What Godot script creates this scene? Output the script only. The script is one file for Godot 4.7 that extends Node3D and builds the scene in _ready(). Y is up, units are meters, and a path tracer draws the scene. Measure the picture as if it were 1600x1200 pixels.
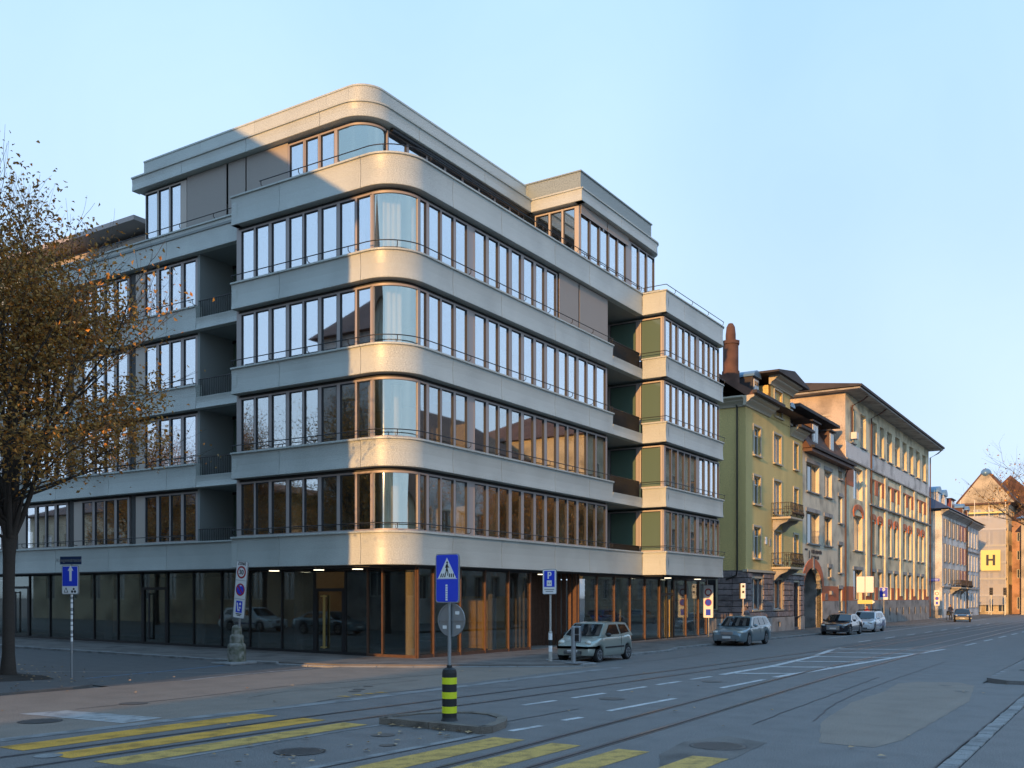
extends Node3D
# A street corner: a rounded concrete office block, older houses along the tram street, low evening sun.

class MB:
	# collects triangles; corners run counter-clockwise as seen from outside
	var V := PackedVector3Array()
	var N := PackedVector3Array()
	var C := PackedColorArray()
	func tri(a: Vector3, b: Vector3, c: Vector3) -> void:
		var n := (b - a).cross(c - a).normalized()
		V.append(a); V.append(c); V.append(b)
		N.append(n); N.append(n); N.append(n)
	func trin(a: Vector3, b: Vector3, c: Vector3, na: Vector3, nb: Vector3, nc: Vector3) -> void:
		V.append(a); V.append(c); V.append(b)
		N.append(na); N.append(nc); N.append(nb)
	func quad(a: Vector3, b: Vector3, c: Vector3, d: Vector3) -> void:
		tri(a, b, c); tri(a, c, d)
	func quadn(a: Vector3, b: Vector3, c: Vector3, d: Vector3, na: Vector3, nb: Vector3, nc: Vector3, nd: Vector3) -> void:
		trin(a, b, c, na, nb, nc); trin(a, c, d, na, nc, nd)
	func box(c: Vector3, s: Vector3, b := Basis()) -> void:
		var x := b.x * s.x * 0.5
		var y := b.y * s.y * 0.5
		var z := b.z * s.z * 0.5
		quad(c - x - y + z, c + x - y + z, c + x + y + z, c - x + y + z)
		quad(c + x - y - z, c - x - y - z, c - x + y - z, c + x + y - z)
		quad(c + x - y + z, c + x - y - z, c + x + y - z, c + x + y + z)
		quad(c - x - y - z, c - x - y + z, c - x + y + z, c - x + y - z)
		quad(c - x + y + z, c + x + y + z, c + x + y - z, c - x + y - z)
		quad(c - x - y - z, c + x - y - z, c + x - y + z, c - x - y + z)
	func span(lo: Vector3, hi: Vector3) -> void:
		box((lo + hi) * 0.5, hi - lo)
	func bar(a: Vector3, b: Vector3, w: float, h: float) -> void:
		# a straight bar of section w by h from a to b
		var d := b - a
		var z := d.normalized()
		var up := Vector3.UP if absf(z.y) < 0.95 else Vector3.RIGHT
		var x := up.cross(z).normalized()
		box((a + b) * 0.5, Vector3(w, h, d.length()), Basis(x, z.cross(x), z))
	func prism(poly: PackedVector2Array, z0: float, z1: float, xf := Transform3D()) -> void:
		# polygon in local x,y pushed out along z
		var p := poly
		var area := 0.0
		for i in p.size():
			var q := p[(i + 1) % p.size()]
			area += p[i].x * q.y - q.x * p[i].y
		if area < 0.0:
			p = p.duplicate(); p.reverse()
		var ix := Geometry2D.triangulate_polygon(p)
		for i in range(0, ix.size(), 3):
			var a := p[ix[i]]
			var b := p[ix[i + 1]]
			var c := p[ix[i + 2]]
			if (b - a).cross(c - a) < 0.0:
				var t := b; b = c; c = t
			tri(xf * Vector3(a.x, a.y, z1), xf * Vector3(b.x, b.y, z1), xf * Vector3(c.x, c.y, z1))
			tri(xf * Vector3(a.x, a.y, z0), xf * Vector3(c.x, c.y, z0), xf * Vector3(b.x, b.y, z0))
		for i in p.size():
			var a := p[i]
			var b := p[(i + 1) % p.size()]
			quad(xf * Vector3(a.x, a.y, z0), xf * Vector3(b.x, b.y, z0), xf * Vector3(b.x, b.y, z1), xf * Vector3(a.x, a.y, z1))
	func tube(pts: Array, radii: Array, sides := 6) -> void:
		var rings := []
		for i in pts.size():
			var t: Vector3 = (pts[mini(i + 1, pts.size() - 1)] - pts[maxi(i - 1, 0)]).normalized()
			var up := Vector3.UP if absf(t.y) < 0.9 else Vector3.RIGHT
			var x := up.cross(t).normalized()
			var y := t.cross(x)
			var ring := []
			for k in sides:
				var a := TAU * k / sides
				var n := x * cos(a) + y * sin(a)
				ring.append([pts[i] + n * radii[i], n])
			rings.append(ring)
		for i in pts.size() - 1:
			for k in sides:
				var k2 := (k + 1) % sides
				var p = rings[i][k]; var q = rings[i][k2]; var r = rings[i + 1][k2]; var s = rings[i + 1][k]
				quadn(p[0], q[0], r[0], s[0], p[1], q[1], r[1], s[1])
		for k in range(1, sides - 1):
			tri(rings[0][0][0], rings[0][k + 1][0], rings[0][k][0])
			var e = rings[pts.size() - 1]
			tri(e[0][0], e[k][0], e[k + 1][0])
	func lathe(prof: Array, sides: int, xf := Transform3D()) -> void:
		# prof: Vector2(radius, y) from bottom to top, round the local y axis
		for i in prof.size() - 1:
			var a: Vector2 = prof[i]
			var b: Vector2 = prof[i + 1]
			var d := (b - a).normalized()
			for k in sides:
				var t0 := TAU * k / sides
				var t1 := TAU * (k + 1) / sides
				var u0 := Vector3(cos(t0), 0, -sin(t0))
				var u1 := Vector3(cos(t1), 0, -sin(t1))
				var n0 := (xf.basis * (u0 * d.y - Vector3.UP * d.x)).normalized()
				var n1 := (xf.basis * (u1 * d.y - Vector3.UP * d.x)).normalized()
				quadn(xf * (u0 * a.x + Vector3.UP * a.y), xf * (u1 * a.x + Vector3.UP * a.y), xf * (u1 * b.x + Vector3.UP * b.y), xf * (u0 * b.x + Vector3.UP * b.y), n0, n1, n1, n0)
	func ball(c: Vector3, r: Vector3, n := 10) -> void:
		for i in n:
			for k in 2 * n:
				var q := []
				for w in [[i, k], [i, k + 1], [i + 1, k + 1], [i + 1, k]]:
					var a: float = PI * w[0] / n - PI / 2
					var b: float = PI * w[1] / n
					q.append(Vector3(cos(a) * cos(b), sin(a), -cos(a) * sin(b)))
				quadn(c + q[0] * r, c + q[1] * r, c + q[2] * r, c + q[3] * r, (q[0] / r).normalized(), (q[1] / r).normalized(), (q[2] / r).normalized(), (q[3] / r).normalized())
	func sweep(path: Array, prof: Array, caps := true) -> void:
		# path: [Vector2 place in x,z; Vector2 outward normal]; prof: Vector2(out, y), counter-clockwise with out to the right
		var m := prof.size()
		for i in path.size() - 1:
			var p: Vector2 = path[i][0]
			var q: Vector2 = path[i + 1][0]
			var pn: Vector2 = path[i][1]
			var qn: Vector2 = path[i + 1][1]
			for k in m:
				var a: Vector2 = prof[k]
				var b: Vector2 = prof[(k + 1) % m]
				var d := (b - a).normalized()
				var na := Vector3(pn.x * d.y, -d.x, pn.y * d.y)
				var nb := Vector3(qn.x * d.y, -d.x, qn.y * d.y)
				quadn(_sw(p, pn, a), _sw(q, qn, a), _sw(q, qn, b), _sw(p, pn, b), na, nb, nb, na)
		if caps:
			var ix := Geometry2D.triangulate_polygon(PackedVector2Array(prof))
			for e in [0, path.size() - 1]:
				for i in range(0, ix.size(), 3):
					var t := [_sw(path[e][0], path[e][1], prof[ix[i]]), _sw(path[e][0], path[e][1], prof[ix[i + 1]]), _sw(path[e][0], path[e][1], prof[ix[i + 2]])]
					var w: Vector2 = (path[1][0] - path[0][0]) if e == 0 else (path[e - 1][0] - path[e][0])
					if (t[1] - t[0]).cross(t[2] - t[0]).dot(Vector3(w.x, 0, w.y)) > 0.0:
						tri(t[0], t[2], t[1])
					else:
						tri(t[0], t[1], t[2])
	func _sw(p: Vector2, n: Vector2, o: Vector2) -> Vector3:
		return Vector3(p.x + n.x * o.x, o.y, p.y + n.y * o.x)
	func paint(c: Color) -> void:
		while C.size() < V.size():
			C.append(c)
	func mesh() -> ArrayMesh:
		var a := []
		a.resize(Mesh.ARRAY_MAX)
		a[Mesh.ARRAY_VERTEX] = V
		a[Mesh.ARRAY_NORMAL] = N
		if C.size() == V.size() and C.size() > 0:
			a[Mesh.ARRAY_COLOR] = C
		var m := ArrayMesh.new()
		if V.size() > 0:
			m.add_surface_from_arrays(Mesh.PRIMITIVE_TRIANGLES, a)
		return m

class Plan:
	# a facade line in plan: along x = cx - R from far back, round a quarter circle, along z = cz + R
	var cx := 0.0
	var cz := 0.0
	var R := 1.0
	var L := 1.0
	func _init(x: float, z: float, r: float) -> void:
		cx = x; cz = z; R = r; L = r * PI / 2.0
	func sl(z: float) -> float:
		return z - cz
	func sr(x: float) -> float:
		return L + x - cx
	func at(s: float) -> Array:
		if s <= 0.0:
			return [Vector2(cx - R, cz + s), Vector2(-1, 0)]
		if s >= L:
			return [Vector2(cx + s - L, cz + R), Vector2(0, 1)]
		var t := s / R
		var n := Vector2(-cos(t), sin(t))
		return [Vector2(cx, cz) + n * R, n]
	func path(s0: float, s1: float, step := 9.0) -> Array:
		var out := [at(s0)]
		var k := int(ceil(90.0 / step))
		for i in k + 1:
			var s := L * i / k
			if s > s0 + 0.001 and s < s1 - 0.001:
				out.append(at(s))
		out.append(at(s1))
		return out

const CAM := Vector3(-26.951, 2.3, 21.889)
const YAW := 32.51
const SUN_AZ := 6.5
const SUN_EL := 8.0
var M := {}
var taken := {}
var boxes := {}
var rng := RandomNumberGenerator.new()

func G(x: float, z: float) -> float:
	# lie of the land: the tram street falls away, the side street climbs
	return -0.0035 * clampf(x, 0.0, 150.0) + 0.010 * clampf(-z - 1.0, 0.0, 80.0)

func numbered(called: String) -> String:
	taken[called] = taken.get(called, -1) + 1
	return called if taken[called] == 0 else "%s_%03d" % [called, taken[called]]

func tag(o: Node, label: String, category: String, group := "") -> void:
	o.set_meta("label", label)
	o.set_meta("category", category)
	if group:
		o.set_meta("group", group)

func thing(called: String, label: String, category: String, at := Vector3.ZERO, turn := 0.0, group := "") -> Node3D:
	var o := Node3D.new()
	o.name = numbered(called)
	add_child(o)
	o.position = at
	o.rotation.y = turn
	tag(o, label, category, group)
	return o

func part(parent: Node, called: String, mesh, m: Material, at := Vector3.ZERO, b := Basis()) -> MeshInstance3D:
	var o := MeshInstance3D.new()
	o.name = called if parent != self else numbered(called)
	o.mesh = mesh.mesh() if mesh is MB else mesh
	o.material_override = m
	o.transform = Transform3D(b, at)
	parent.add_child(o, true)
	return o

func structure(called: String, mesh, m: Material) -> MeshInstance3D:
	var o := part(self, called, mesh, m)
	o.set_meta("kind", "structure")
	return o

func copy(o: Node3D, at: Vector3, turn: float, label := "", group := "") -> Node3D:
	var base := String(o.name)
	var cut := base.rfind("_0")
	if cut > 0 and base.length() - cut == 4:
		base = base.substr(0, cut)
	var c: Node3D = o.duplicate()
	c.name = numbered(base)
	add_child(c)
	c.position = at
	c.rotation.y = turn
	if label:
		c.set_meta("label", label)
	if group:
		c.set_meta("group", group)
	return c

func bx(x: float, y: float, z: float) -> BoxMesh:
	var key := "%.3f,%.3f,%.3f" % [x, y, z]
	if not boxes.has(key):
		var b := BoxMesh.new()
		b.size = Vector3(x, y, z)
		boxes[key] = b
	return boxes[key]

func cbox(x: float, y: float, z: float, c: float) -> Mesh:
	# a box with chamfered edges
	var key := "c%.3f,%.3f,%.3f,%.3f" % [x, y, z, c]
	if boxes.has(key):
		return boxes[key]
	var mb := MB.new()
	var h := Vector3(x, y, z) * 0.5
	var axes := [Vector3(1, 0, 0), Vector3(0, 1, 0), Vector3(0, 0, 1)]
	for i in 3:
		var j := (i + 1) % 3
		var k := (i + 2) % 3
		for s in [-1.0, 1.0]:
			var o: Vector3 = axes[i] * h[i] * s
			var u: Vector3 = axes[j] * (h[j] - c)
			var v: Vector3 = axes[k] * (h[k] - c) * s
			mb.quad(o - u - v, o + u - v, o + u + v, o - u + v)
		for s in [-1.0, 1.0]:
			for t in [-1.0, 1.0]:
				# edge along k between the faces i (sign s) and j (sign t)
				var a: Vector3 = axes[i] * h[i] * s + axes[j] * (h[j] - c) * t
				var b: Vector3 = axes[i] * (h[i] - c) * s + axes[j] * h[j] * t
				var w: Vector3 = axes[k] * (h[k] - c)
				if s * t > 0.0:
					mb.quad(a - w, b - w, b + w, a + w)
				else:
					mb.quad(b - w, a - w, a + w, b + w)
	for sx in [-1.0, 1.0]:
		for sy in [-1.0, 1.0]:
			for sz in [-1.0, 1.0]:
				var p := Vector3(h.x * sx, (h.y - c) * sy, (h.z - c) * sz)
				var q := Vector3((h.x - c) * sx, h.y * sy, (h.z - c) * sz)
				var r := Vector3((h.x - c) * sx, (h.y - c) * sy, h.z * sz)
				if sx * sy * sz > 0.0:
					mb.tri(p, q, r)
				else:
					mb.tri(p, r, q)
	boxes[key] = mb.mesh()
	return boxes[key]

# ---------------------------------------------------------------- materials
func noise(seed_: int, freq: float, ramp: Array, size := 512, kind := FastNoiseLite.TYPE_SIMPLEX, octaves := 4, normal := 0.0) -> NoiseTexture2D:
	var n := FastNoiseLite.new()
	n.seed = seed_
	n.noise_type = kind
	n.frequency = freq
	n.fractal_octaves = octaves
	var t := NoiseTexture2D.new()
	t.width = size
	t.height = size
	t.seamless = true
	t.noise = n
	if normal > 0.0:
		t.as_normal_map = true
		t.bump_strength = normal
	else:
		var g := Gradient.new()
		var offs := PackedFloat32Array()
		var cols := PackedColorArray()
		for e in ramp:
			offs.append(e[0])
			cols.append(Color(e[1], e[1], e[1]) if not e[1] is Color else e[1])
		g.offsets = offs
		g.colors = cols
		t.color_ramp = g
	return t

func mat(called: String, r: float, g: float, b: float, rough: float, more := {}) -> StandardMaterial3D:
	# colours are real-world linear values
	var m := StandardMaterial3D.new()
	m.resource_name = called
	m.albedo_color = Color(r, g, b).linear_to_srgb()
	m.roughness = rough
	for k in more:
		if k == "tex":
			m.albedo_texture = more.tex
			m.uv1_triplanar = true
			m.uv1_world_triplanar = true
			var s: float = more.get("scale", 1.0)
			var sy: float = more.get("scale_y", s)
			m.uv1_scale = Vector3(s, sy, s)
		elif k == "bump":
			m.normal_enabled = true
			m.normal_texture = more.bump
			m.normal_scale = more.get("bump_scale", 0.5)
		elif k == "coarse":
			m.detail_enabled = true
			m.detail_albedo = more.coarse
			m.detail_blend_mode = BaseMaterial3D.BLEND_MODE_MUL
			m.detail_uv_layer = BaseMaterial3D.DETAIL_UV_2
			m.uv2_triplanar = true
			m.uv2_world_triplanar = true
			var c: float = more.get("coarse_scale", 0.1)
			m.uv2_scale = Vector3(c, more.get("coarse_y", c), c)
		elif k == "mirror":
			# coated glass: a share of the light is mirrored, the rest goes straight through
			var im := Image.create(4, 4, false, Image.FORMAT_RGBA8)
			im.fill(Color(1, 1, 1, 1))
			m.albedo_texture = ImageTexture.create_from_image(im)
			m.transparency = BaseMaterial3D.TRANSPARENCY_ALPHA
			m.albedo_color.a = more.mirror
			m.metallic = 1.0
		elif k == "alpha":
			m.transparency = BaseMaterial3D.TRANSPARENCY_ALPHA
			m.albedo_color.a = more.alpha
		elif k == "coat":
			m.clearcoat_enabled = true
			m.clearcoat = more.coat
			m.clearcoat_roughness = 0.06
		elif k == "glow":
			m.emission_enabled = true
			m.emission = Color(1, 0.93, 0.8)
			m.emission_energy_multiplier = more.glow
		elif k in ["metallic", "metallic_specular", "vertex_color_use_as_albedo"]:
			m.set(k, more[k])
	M[called] = m
	return m

func materials() -> void:
	var grain := noise(1, 0.09, [[0.0, 0.62], [0.45, 0.92], [0.6, 1.0], [1.0, 1.0]], 512, FastNoiseLite.TYPE_SIMPLEX, 3)
	var speck := noise(2, 0.22, [[0.0, 0.55], [0.36, 0.80], [0.6, 0.96], [1.0, 1.0]], 512, FastNoiseLite.TYPE_SIMPLEX, 3)
	var blotch := noise(3, 0.012, [[0.0, 0.90], [0.5, 0.965], [1.0, 1.0]], 512, FastNoiseLite.TYPE_SIMPLEX, 5)
	var stain := noise(4, 0.010, [[0.0, 0.70], [0.4, 0.92], [0.65, 1.0], [1.0, 1.0]], 512, FastNoiseLite.TYPE_SIMPLEX, 5)
	var fleck := noise(5, 0.25, [[0.0, 0.40], [0.36, 0.74], [0.55, 0.94], [1.0, 1.0]], 512, FastNoiseLite.TYPE_SIMPLEX, 2)
	var streak := noise(6, 0.02, [[0.0, 0.82], [0.45, 0.95], [1.0, 1.0]], 512, FastNoiseLite.TYPE_SIMPLEX, 4)
	var course := noise(7, 0.05, [[0.0, 0.80], [0.35, 0.93], [0.6, 1.0], [1.0, 1.0]], 512, FastNoiseLite.TYPE_CELLULAR, 2)
	var bumpy := noise(8, 0.12, [], 512, FastNoiseLite.TYPE_SIMPLEX, 3, 3.0)
	for k in 3:
		var t: float = [1.0, 0.965, 1.03][k]
		mat("concrete%d" % k, 0.67 * t, 0.715 * t, 0.655 * t, 0.38, {"tex": speck, "scale": 0.2, "coarse": blotch, "coarse_scale": 0.045, "bump": bumpy, "bump_scale": 0.06})
	mat("road", 0.245, 0.232, 0.218, 0.70, {"tex": fleck, "scale": 0.3, "coarse": blotch, "coarse_scale": 0.13, "bump": bumpy, "bump_scale": 0.25})
	mat("road_new", 0.165, 0.16, 0.152, 0.70, {"tex": fleck, "scale": 0.3, "coarse": blotch, "coarse_scale": 0.16, "bump": bumpy, "bump_scale": 0.25})
	mat("road_warm", 0.36, 0.295, 0.235, 0.76, {"tex": fleck, "scale": 0.3, "coarse": blotch, "coarse_scale": 0.10, "bump": bumpy, "bump_scale": 0.25})
	mat("pavement", 0.24, 0.215, 0.19, 0.80, {"tex": fleck, "scale": 0.35, "coarse": stain, "coarse_scale": 0.11, "bump": bumpy, "bump_scale": 0.25})
	mat("earth", 0.055, 0.042, 0.03, 0.95, {"tex": fleck, "scale": 0.5, "coarse": stain, "coarse_scale": 0.3})
	mat("kerb", 0.30, 0.30, 0.29, 0.75, {"tex": grain, "scale": 0.6, "coarse": stain, "coarse_scale": 0.2})
	mat("island_kerb", 0.21, 0.18, 0.145, 0.8, {"tex": grain, "scale": 0.6, "coarse": stain, "coarse_scale": 0.3})
	mat("paint_white", 0.85, 0.85, 0.83, 0.6, {"tex": fleck, "scale": 0.35, "coarse": stain, "coarse_scale": 0.4})
	mat("paint_worn", 0.58, 0.57, 0.55, 0.65, {"tex": fleck, "scale": 0.35, "coarse": stain, "coarse_scale": 0.4})
	mat("paint_yellow", 0.95, 0.50, 0.05, 0.6, {"tex": fleck, "scale": 0.3, "coarse": stain, "coarse_scale": 0.25})
	mat("paint_yellow_worn", 0.80, 0.50, 0.11, 0.65, {"tex": fleck, "scale": 0.3, "coarse": stain, "coarse_scale": 0.45})
	mat("paint_blue", 0.12, 0.26, 0.42, 0.6, {"tex": fleck, "scale": 0.4})
	mat("tar", 0.022, 0.022, 0.024, 0.55)
	mat("groove", 0.008, 0.008, 0.009, 0.6)
	mat("rail_steel", 0.16, 0.17, 0.19, 0.30, {"metallic": 0.8})
	mat("cast_iron", 0.15, 0.135, 0.12, 0.6, {"tex": grain, "scale": 2.0, "metallic": 0.4})
	mat("frame", 0.38, 0.33, 0.305, 0.5, {"metallic": 0.15})
	mat("frame_light", 0.46, 0.40, 0.34, 0.5, {"metallic": 0.15})
	mat("dark_metal", 0.035, 0.036, 0.038, 0.45, {"metallic": 0.5})
	mat("slot", 0.05, 0.048, 0.045, 0.7)  # near-black; paints recess shade above windows, also colours soffit and posts
	mat("copper", 0.155, 0.088, 0.06, 0.45, {"metallic": 0.4, "tex": streak, "scale": 0.6})
	mat("brass", 0.62, 0.46, 0.17, 0.32, {"metallic": 0.7})
	mat("blind", 0.42, 0.375, 0.33, 0.85, {"tex": grain, "scale": 1.2})
	mat("glass", 0.93, 0.95, 0.97, 0.02, {"mirror": 0.62})
	mat("glass_low", 0.34, 0.38, 0.36, 0.02, {"mirror": 0.38})
	mat("glass_curved", 0.80, 0.86, 0.78, 0.03, {"mirror": 0.42})
	mat("glass_mid", 0.90, 0.93, 0.92, 0.02, {"mirror": 0.42})
	mat("gasket", 0.03, 0.03, 0.032, 0.6)
	mat("glass_green", 0.12, 0.18, 0.135, 0.05, {"metallic_specular": 0.9, "coat": 0.6})
	mat("plaster_in", 0.42, 0.42, 0.38, 0.9)
	mat("cream_in", 0.72, 0.62, 0.36, 0.9)
	mat("floor_in", 0.20, 0.19, 0.17, 0.7)
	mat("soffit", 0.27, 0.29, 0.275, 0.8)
	mat("curtain", 0.82, 0.84, 0.82, 0.9)
	mat("zinc", 0.30, 0.35, 0.335, 0.5, {"metallic": 0.2, "tex": grain, "scale": 0.3})
	mat("board_in", 0.60, 0.42, 0.12, 0.8)
	mat("lamp_glow", 0.9, 0.9, 0.85, 0.5, {"glow": 1.6})
	# older houses
	mat("yellow_plaster", 1.0, 0.76, 0.30, 0.9, {"tex": speck, "scale": 0.12, "coarse": blotch, "coarse_scale": 0.07, "coarse_y": 0.02})
	mat("stone_purple", 0.32, 0.26, 0.25, 0.85, {"tex": grain, "scale": 0.5, "coarse": stain, "coarse_scale": 0.3})
	mat("stone_purple1", 0.27, 0.225, 0.22, 0.85, {"tex": grain, "scale": 0.5, "coarse": stain, "coarse_scale": 0.25})
	mat("stone_purple2", 0.36, 0.295, 0.285, 0.85, {"tex": grain, "scale": 0.5, "coarse": stain, "coarse_scale": 0.35})
	mat("stone_trim", 0.60, 0.53, 0.40, 0.85, {"tex": grain, "scale": 0.4})
	mat("stone_grey", 0.46, 0.44, 0.41, 0.85, {"tex": grain, "scale": 0.4, "coarse": stain, "coarse_scale": 0.12})
	mat("brick_cream", 0.90, 0.79, 0.54, 0.9, {"tex": course, "scale": 0.45, "scale_y": 1.5, "coarse": stain, "coarse_scale": 0.06})
	mat("brick_grey", 0.82, 0.73, 0.55, 0.9, {"tex": course, "scale": 0.45, "scale_y": 1.5, "coarse": stain, "coarse_scale": 0.06})
	mat("brick_red", 0.62, 0.19, 0.085, 0.9, {"tex": course, "scale": 0.45, "scale_y": 1.5})
	mat("plaster_peach", 0.66, 0.54, 0.42, 0.9, {"tex": grain, "scale": 0.2, "coarse": stain, "coarse_scale": 0.05})
	mat("plaster_white", 0.84, 0.81, 0.76, 0.9, {"tex": grain, "scale": 0.2, "coarse": stain, "coarse_scale": 0.05})
	mat("plaster_ice", 0.72, 0.75, 0.76, 0.9, {"tex": grain, "scale": 0.2, "coarse": stain, "coarse_scale": 0.05})
	mat("plaster_cream", 0.62, 0.52, 0.36, 0.9, {"tex": grain, "scale": 0.2, "coarse": stain, "coarse_scale": 0.05})
	mat("plaster_pink", 0.62, 0.38, 0.28, 0.9, {"tex": grain, "scale": 0.2, "coarse": stain, "coarse_scale": 0.05})
	mat("roof_tile", 0.15, 0.075, 0.05, 0.85, {"tex": course, "scale": 0.5, "scale_y": 1.0, "coarse": stain, "coarse_scale": 0.1})
	mat("roof_dark", 0.065, 0.055, 0.055, 0.8, {"tex": course, "scale": 0.5, "coarse": stain, "coarse_scale": 0.1})
	mat("roof_slate", 0.05, 0.06, 0.10, 0.6, {"tex": course, "scale": 0.5})
	mat("blue_tin", 0.16, 0.27, 0.36, 0.4, {"metallic": 0.4})
	mat("pane_dark", 0.045, 0.05, 0.055, 0.05, {"metallic_specular": 0.85, "coat": 0.5})
	mat("pane_curtain", 0.36, 0.36, 0.33, 0.08, {"metallic_specular": 0.85, "coat": 0.5})
	mat("wood_white", 0.66, 0.65, 0.60, 0.6)
	mat("shutter_grey", 0.21, 0.22, 0.22, 0.7)
	mat("shutter_red", 0.18, 0.045, 0.05, 0.7)
	mat("shutter_sage", 0.30, 0.30, 0.24, 0.7)
	mat("wood_brown", 0.10, 0.045, 0.03, 0.6)
	mat("iron", 0.05, 0.043, 0.038, 0.6, {"metallic": 0.4})
	mat("netting", 0.62, 0.62, 0.62, 0.9, {"alpha": 0.38})
	mat("scaffold", 0.42, 0.43, 0.44, 0.5, {"metallic": 0.5})
	mat("sign_yellow", 0.78, 0.66, 0.22, 0.6)
	mat("letter_dark", 0.045, 0.045, 0.05, 0.7)
	# street furniture
	mat("sign_blue", 0.02, 0.06, 0.66, 0.4)
	mat("sign_navy", 0.015, 0.035, 0.09, 0.5)
	mat("sign_white", 0.86, 0.86, 0.84, 0.45)
	mat("sign_red", 0.42, 0.02, 0.025, 0.45)
	mat("sign_black", 0.012, 0.012, 0.013, 0.5)
	mat("galvanised", 0.36, 0.38, 0.39, 0.45, {"metallic": 0.6, "tex": grain, "scale": 1.5})
	mat("pole_pale", 0.55, 0.51, 0.45, 0.6, {"tex": grain, "scale": 2.0})
	mat("rubber_black", 0.014, 0.015, 0.016, 0.55)
	mat("band_yellow", 0.72, 0.78, 0.02, 0.35)
	mat("concrete_in", 0.24, 0.24, 0.225, 0.85)
	mat("stone_base", 0.33, 0.32, 0.285, 0.9, {"tex": grain, "scale": 1.4, "coarse": noise(21, 0.02, [[0.0, Color(0.45, 0.5, 0.4)], [0.45, Color(0.8, 0.82, 0.75)], [0.7, Color(1, 1, 1)], [1.0, Color(1, 1, 1)]], 256), "coarse_scale": 0.6})
	mat("bark", 0.075, 0.06, 0.048, 0.95, {"tex": grain, "scale": 1.2, "scale_y": 0.3, "bump": bumpy, "bump_scale": 1.0})
	var leaf := mat("leaf", 1, 1, 1, 0.7, {"vertex_color_use_as_albedo": true})
	leaf.backlight_enabled = true
	leaf.backlight = Color(0.55, 0.45, 0.2)
	mat("painted", 1, 1, 1, 0.8, {"vertex_color_use_as_albedo": true})
	# cars
	mat("car_pale", 0.37, 0.41, 0.36, 0.30, {"metallic": 0.45, "coat": 0.8})
	mat("car_steel", 0.20, 0.27, 0.30, 0.28, {"metallic": 0.5, "coat": 0.8})
	mat("car_night", 0.018, 0.020, 0.030, 0.22, {"metallic": 0.3, "coat": 1.0})
	mat("car_white", 0.72, 0.73, 0.74, 0.3, {"coat": 0.8})
	mat("car_blue", 0.015, 0.05, 0.24, 0.25, {"metallic": 0.3, "coat": 1.0})
	mat("car_glass", 0.012, 0.014, 0.016, 0.03, {"metallic_specular": 0.8})
	mat("car_trim", 0.02, 0.02, 0.022, 0.6)
	mat("tyre", 0.016, 0.016, 0.017, 0.85)
	mat("alloy", 0.50, 0.51, 0.52, 0.3, {"metallic": 0.8})
	mat("lens", 0.62, 0.60, 0.52, 0.08, {"metallic": 0.35})
	mat("lens_red", 0.35, 0.012, 0.012, 0.15)
	mat("plate", 0.70, 0.70, 0.68, 0.5)

# ---------------------------------------------------------------- camera, sky, sun
func light_and_camera() -> void:
	var cam := Camera3D.new()
	cam.name = "camera"
	cam.projection = Camera3D.PROJECTION_FRUSTUM
	cam.near = 0.1
	cam.far = 6000.0
	cam.size = 2.0 * cam.near * 600.0 / 1537.4
	cam.frustum_offset = Vector2(0, cam.near * 334.5 / 1537.4)
	add_child(cam)
	cam.position = CAM
	cam.rotation.y = deg_to_rad(YAW - 90.0)
	cam.current = true
	var sky := ProceduralSkyMaterial.new()
	sky.sky_top_color = Color(0.47, 0.652, 0.825)
	sky.sky_horizon_color = Color(0.648, 0.718, 0.80)
	sky.sky_curve = 0.5
	sky.ground_bottom_color = Color(0.35, 0.35, 0.35)
	sky.ground_horizon_color = Color(0.6, 0.62, 0.64)
	sky.sun_angle_max = 8.0
	sky.sky_energy_multiplier = 1.0
	var wisps := noise(31, 0.004, [[0.0, Color(1, 1, 1, 0)], [0.46, Color(1, 1, 1, 0.0)], [0.75, Color(1, 1, 1, 0.05)], [1.0, Color(1, 1, 1, 0.08)]], 1024, FastNoiseLite.TYPE_SIMPLEX, 4)
	wisps.height = 512
	sky.sky_cover = wisps
	var e := Environment.new()
	e.background_mode = Environment.BG_SKY
	e.sky = Sky.new()
	e.sky.sky_material = sky
	e.tonemap_mode = Environment.TONE_MAPPER_LINEAR
	e.tonemap_exposure = 1.85
	e.sdfgi_enabled = true
	e.ssao_enabled = true
	e.ssil_enabled = true
	var w := WorldEnvironment.new()
	w.name = "environment"
	w.environment = e
	add_child(w)
	var sun := DirectionalLight3D.new()
	sun.name = "sun"
	sun.light_energy = 0.85
	sun.light_color = Color(1.0, 0.76, 0.47)
	sun.light_angular_distance = 0.6
	sun.shadow_enabled = true
	add_child(sun)
	var az := deg_to_rad(SUN_AZ)
	var el := deg_to_rad(SUN_EL)
	var towards := Vector3(-cos(az) * cos(el), sin(el), sin(az) * cos(el))
	sun.basis = Basis.looking_at(-towards, Vector3.UP)

# ---------------------------------------------------------------- ground
func rect(x0: float, z0: float, x1: float, z1: float) -> PackedVector2Array:
	return PackedVector2Array([Vector2(x0, z0), Vector2(x1, z0), Vector2(x1, z1), Vector2(x0, z1)])

func line_poly(pts: Array, w: float) -> PackedVector2Array:
	# a strip of width w along a polyline
	var left := []
	var right := []
	for i in pts.size():
		var d: Vector2 = (pts[mini(i + 1, pts.size() - 1)] - pts[maxi(i - 1, 0)]).normalized()
		var n := Vector2(-d.y, d.x) * w * 0.5
		left.append(pts[i] + n)
		right.push_front(pts[i] - n)
	return PackedVector2Array(left + right)

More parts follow.
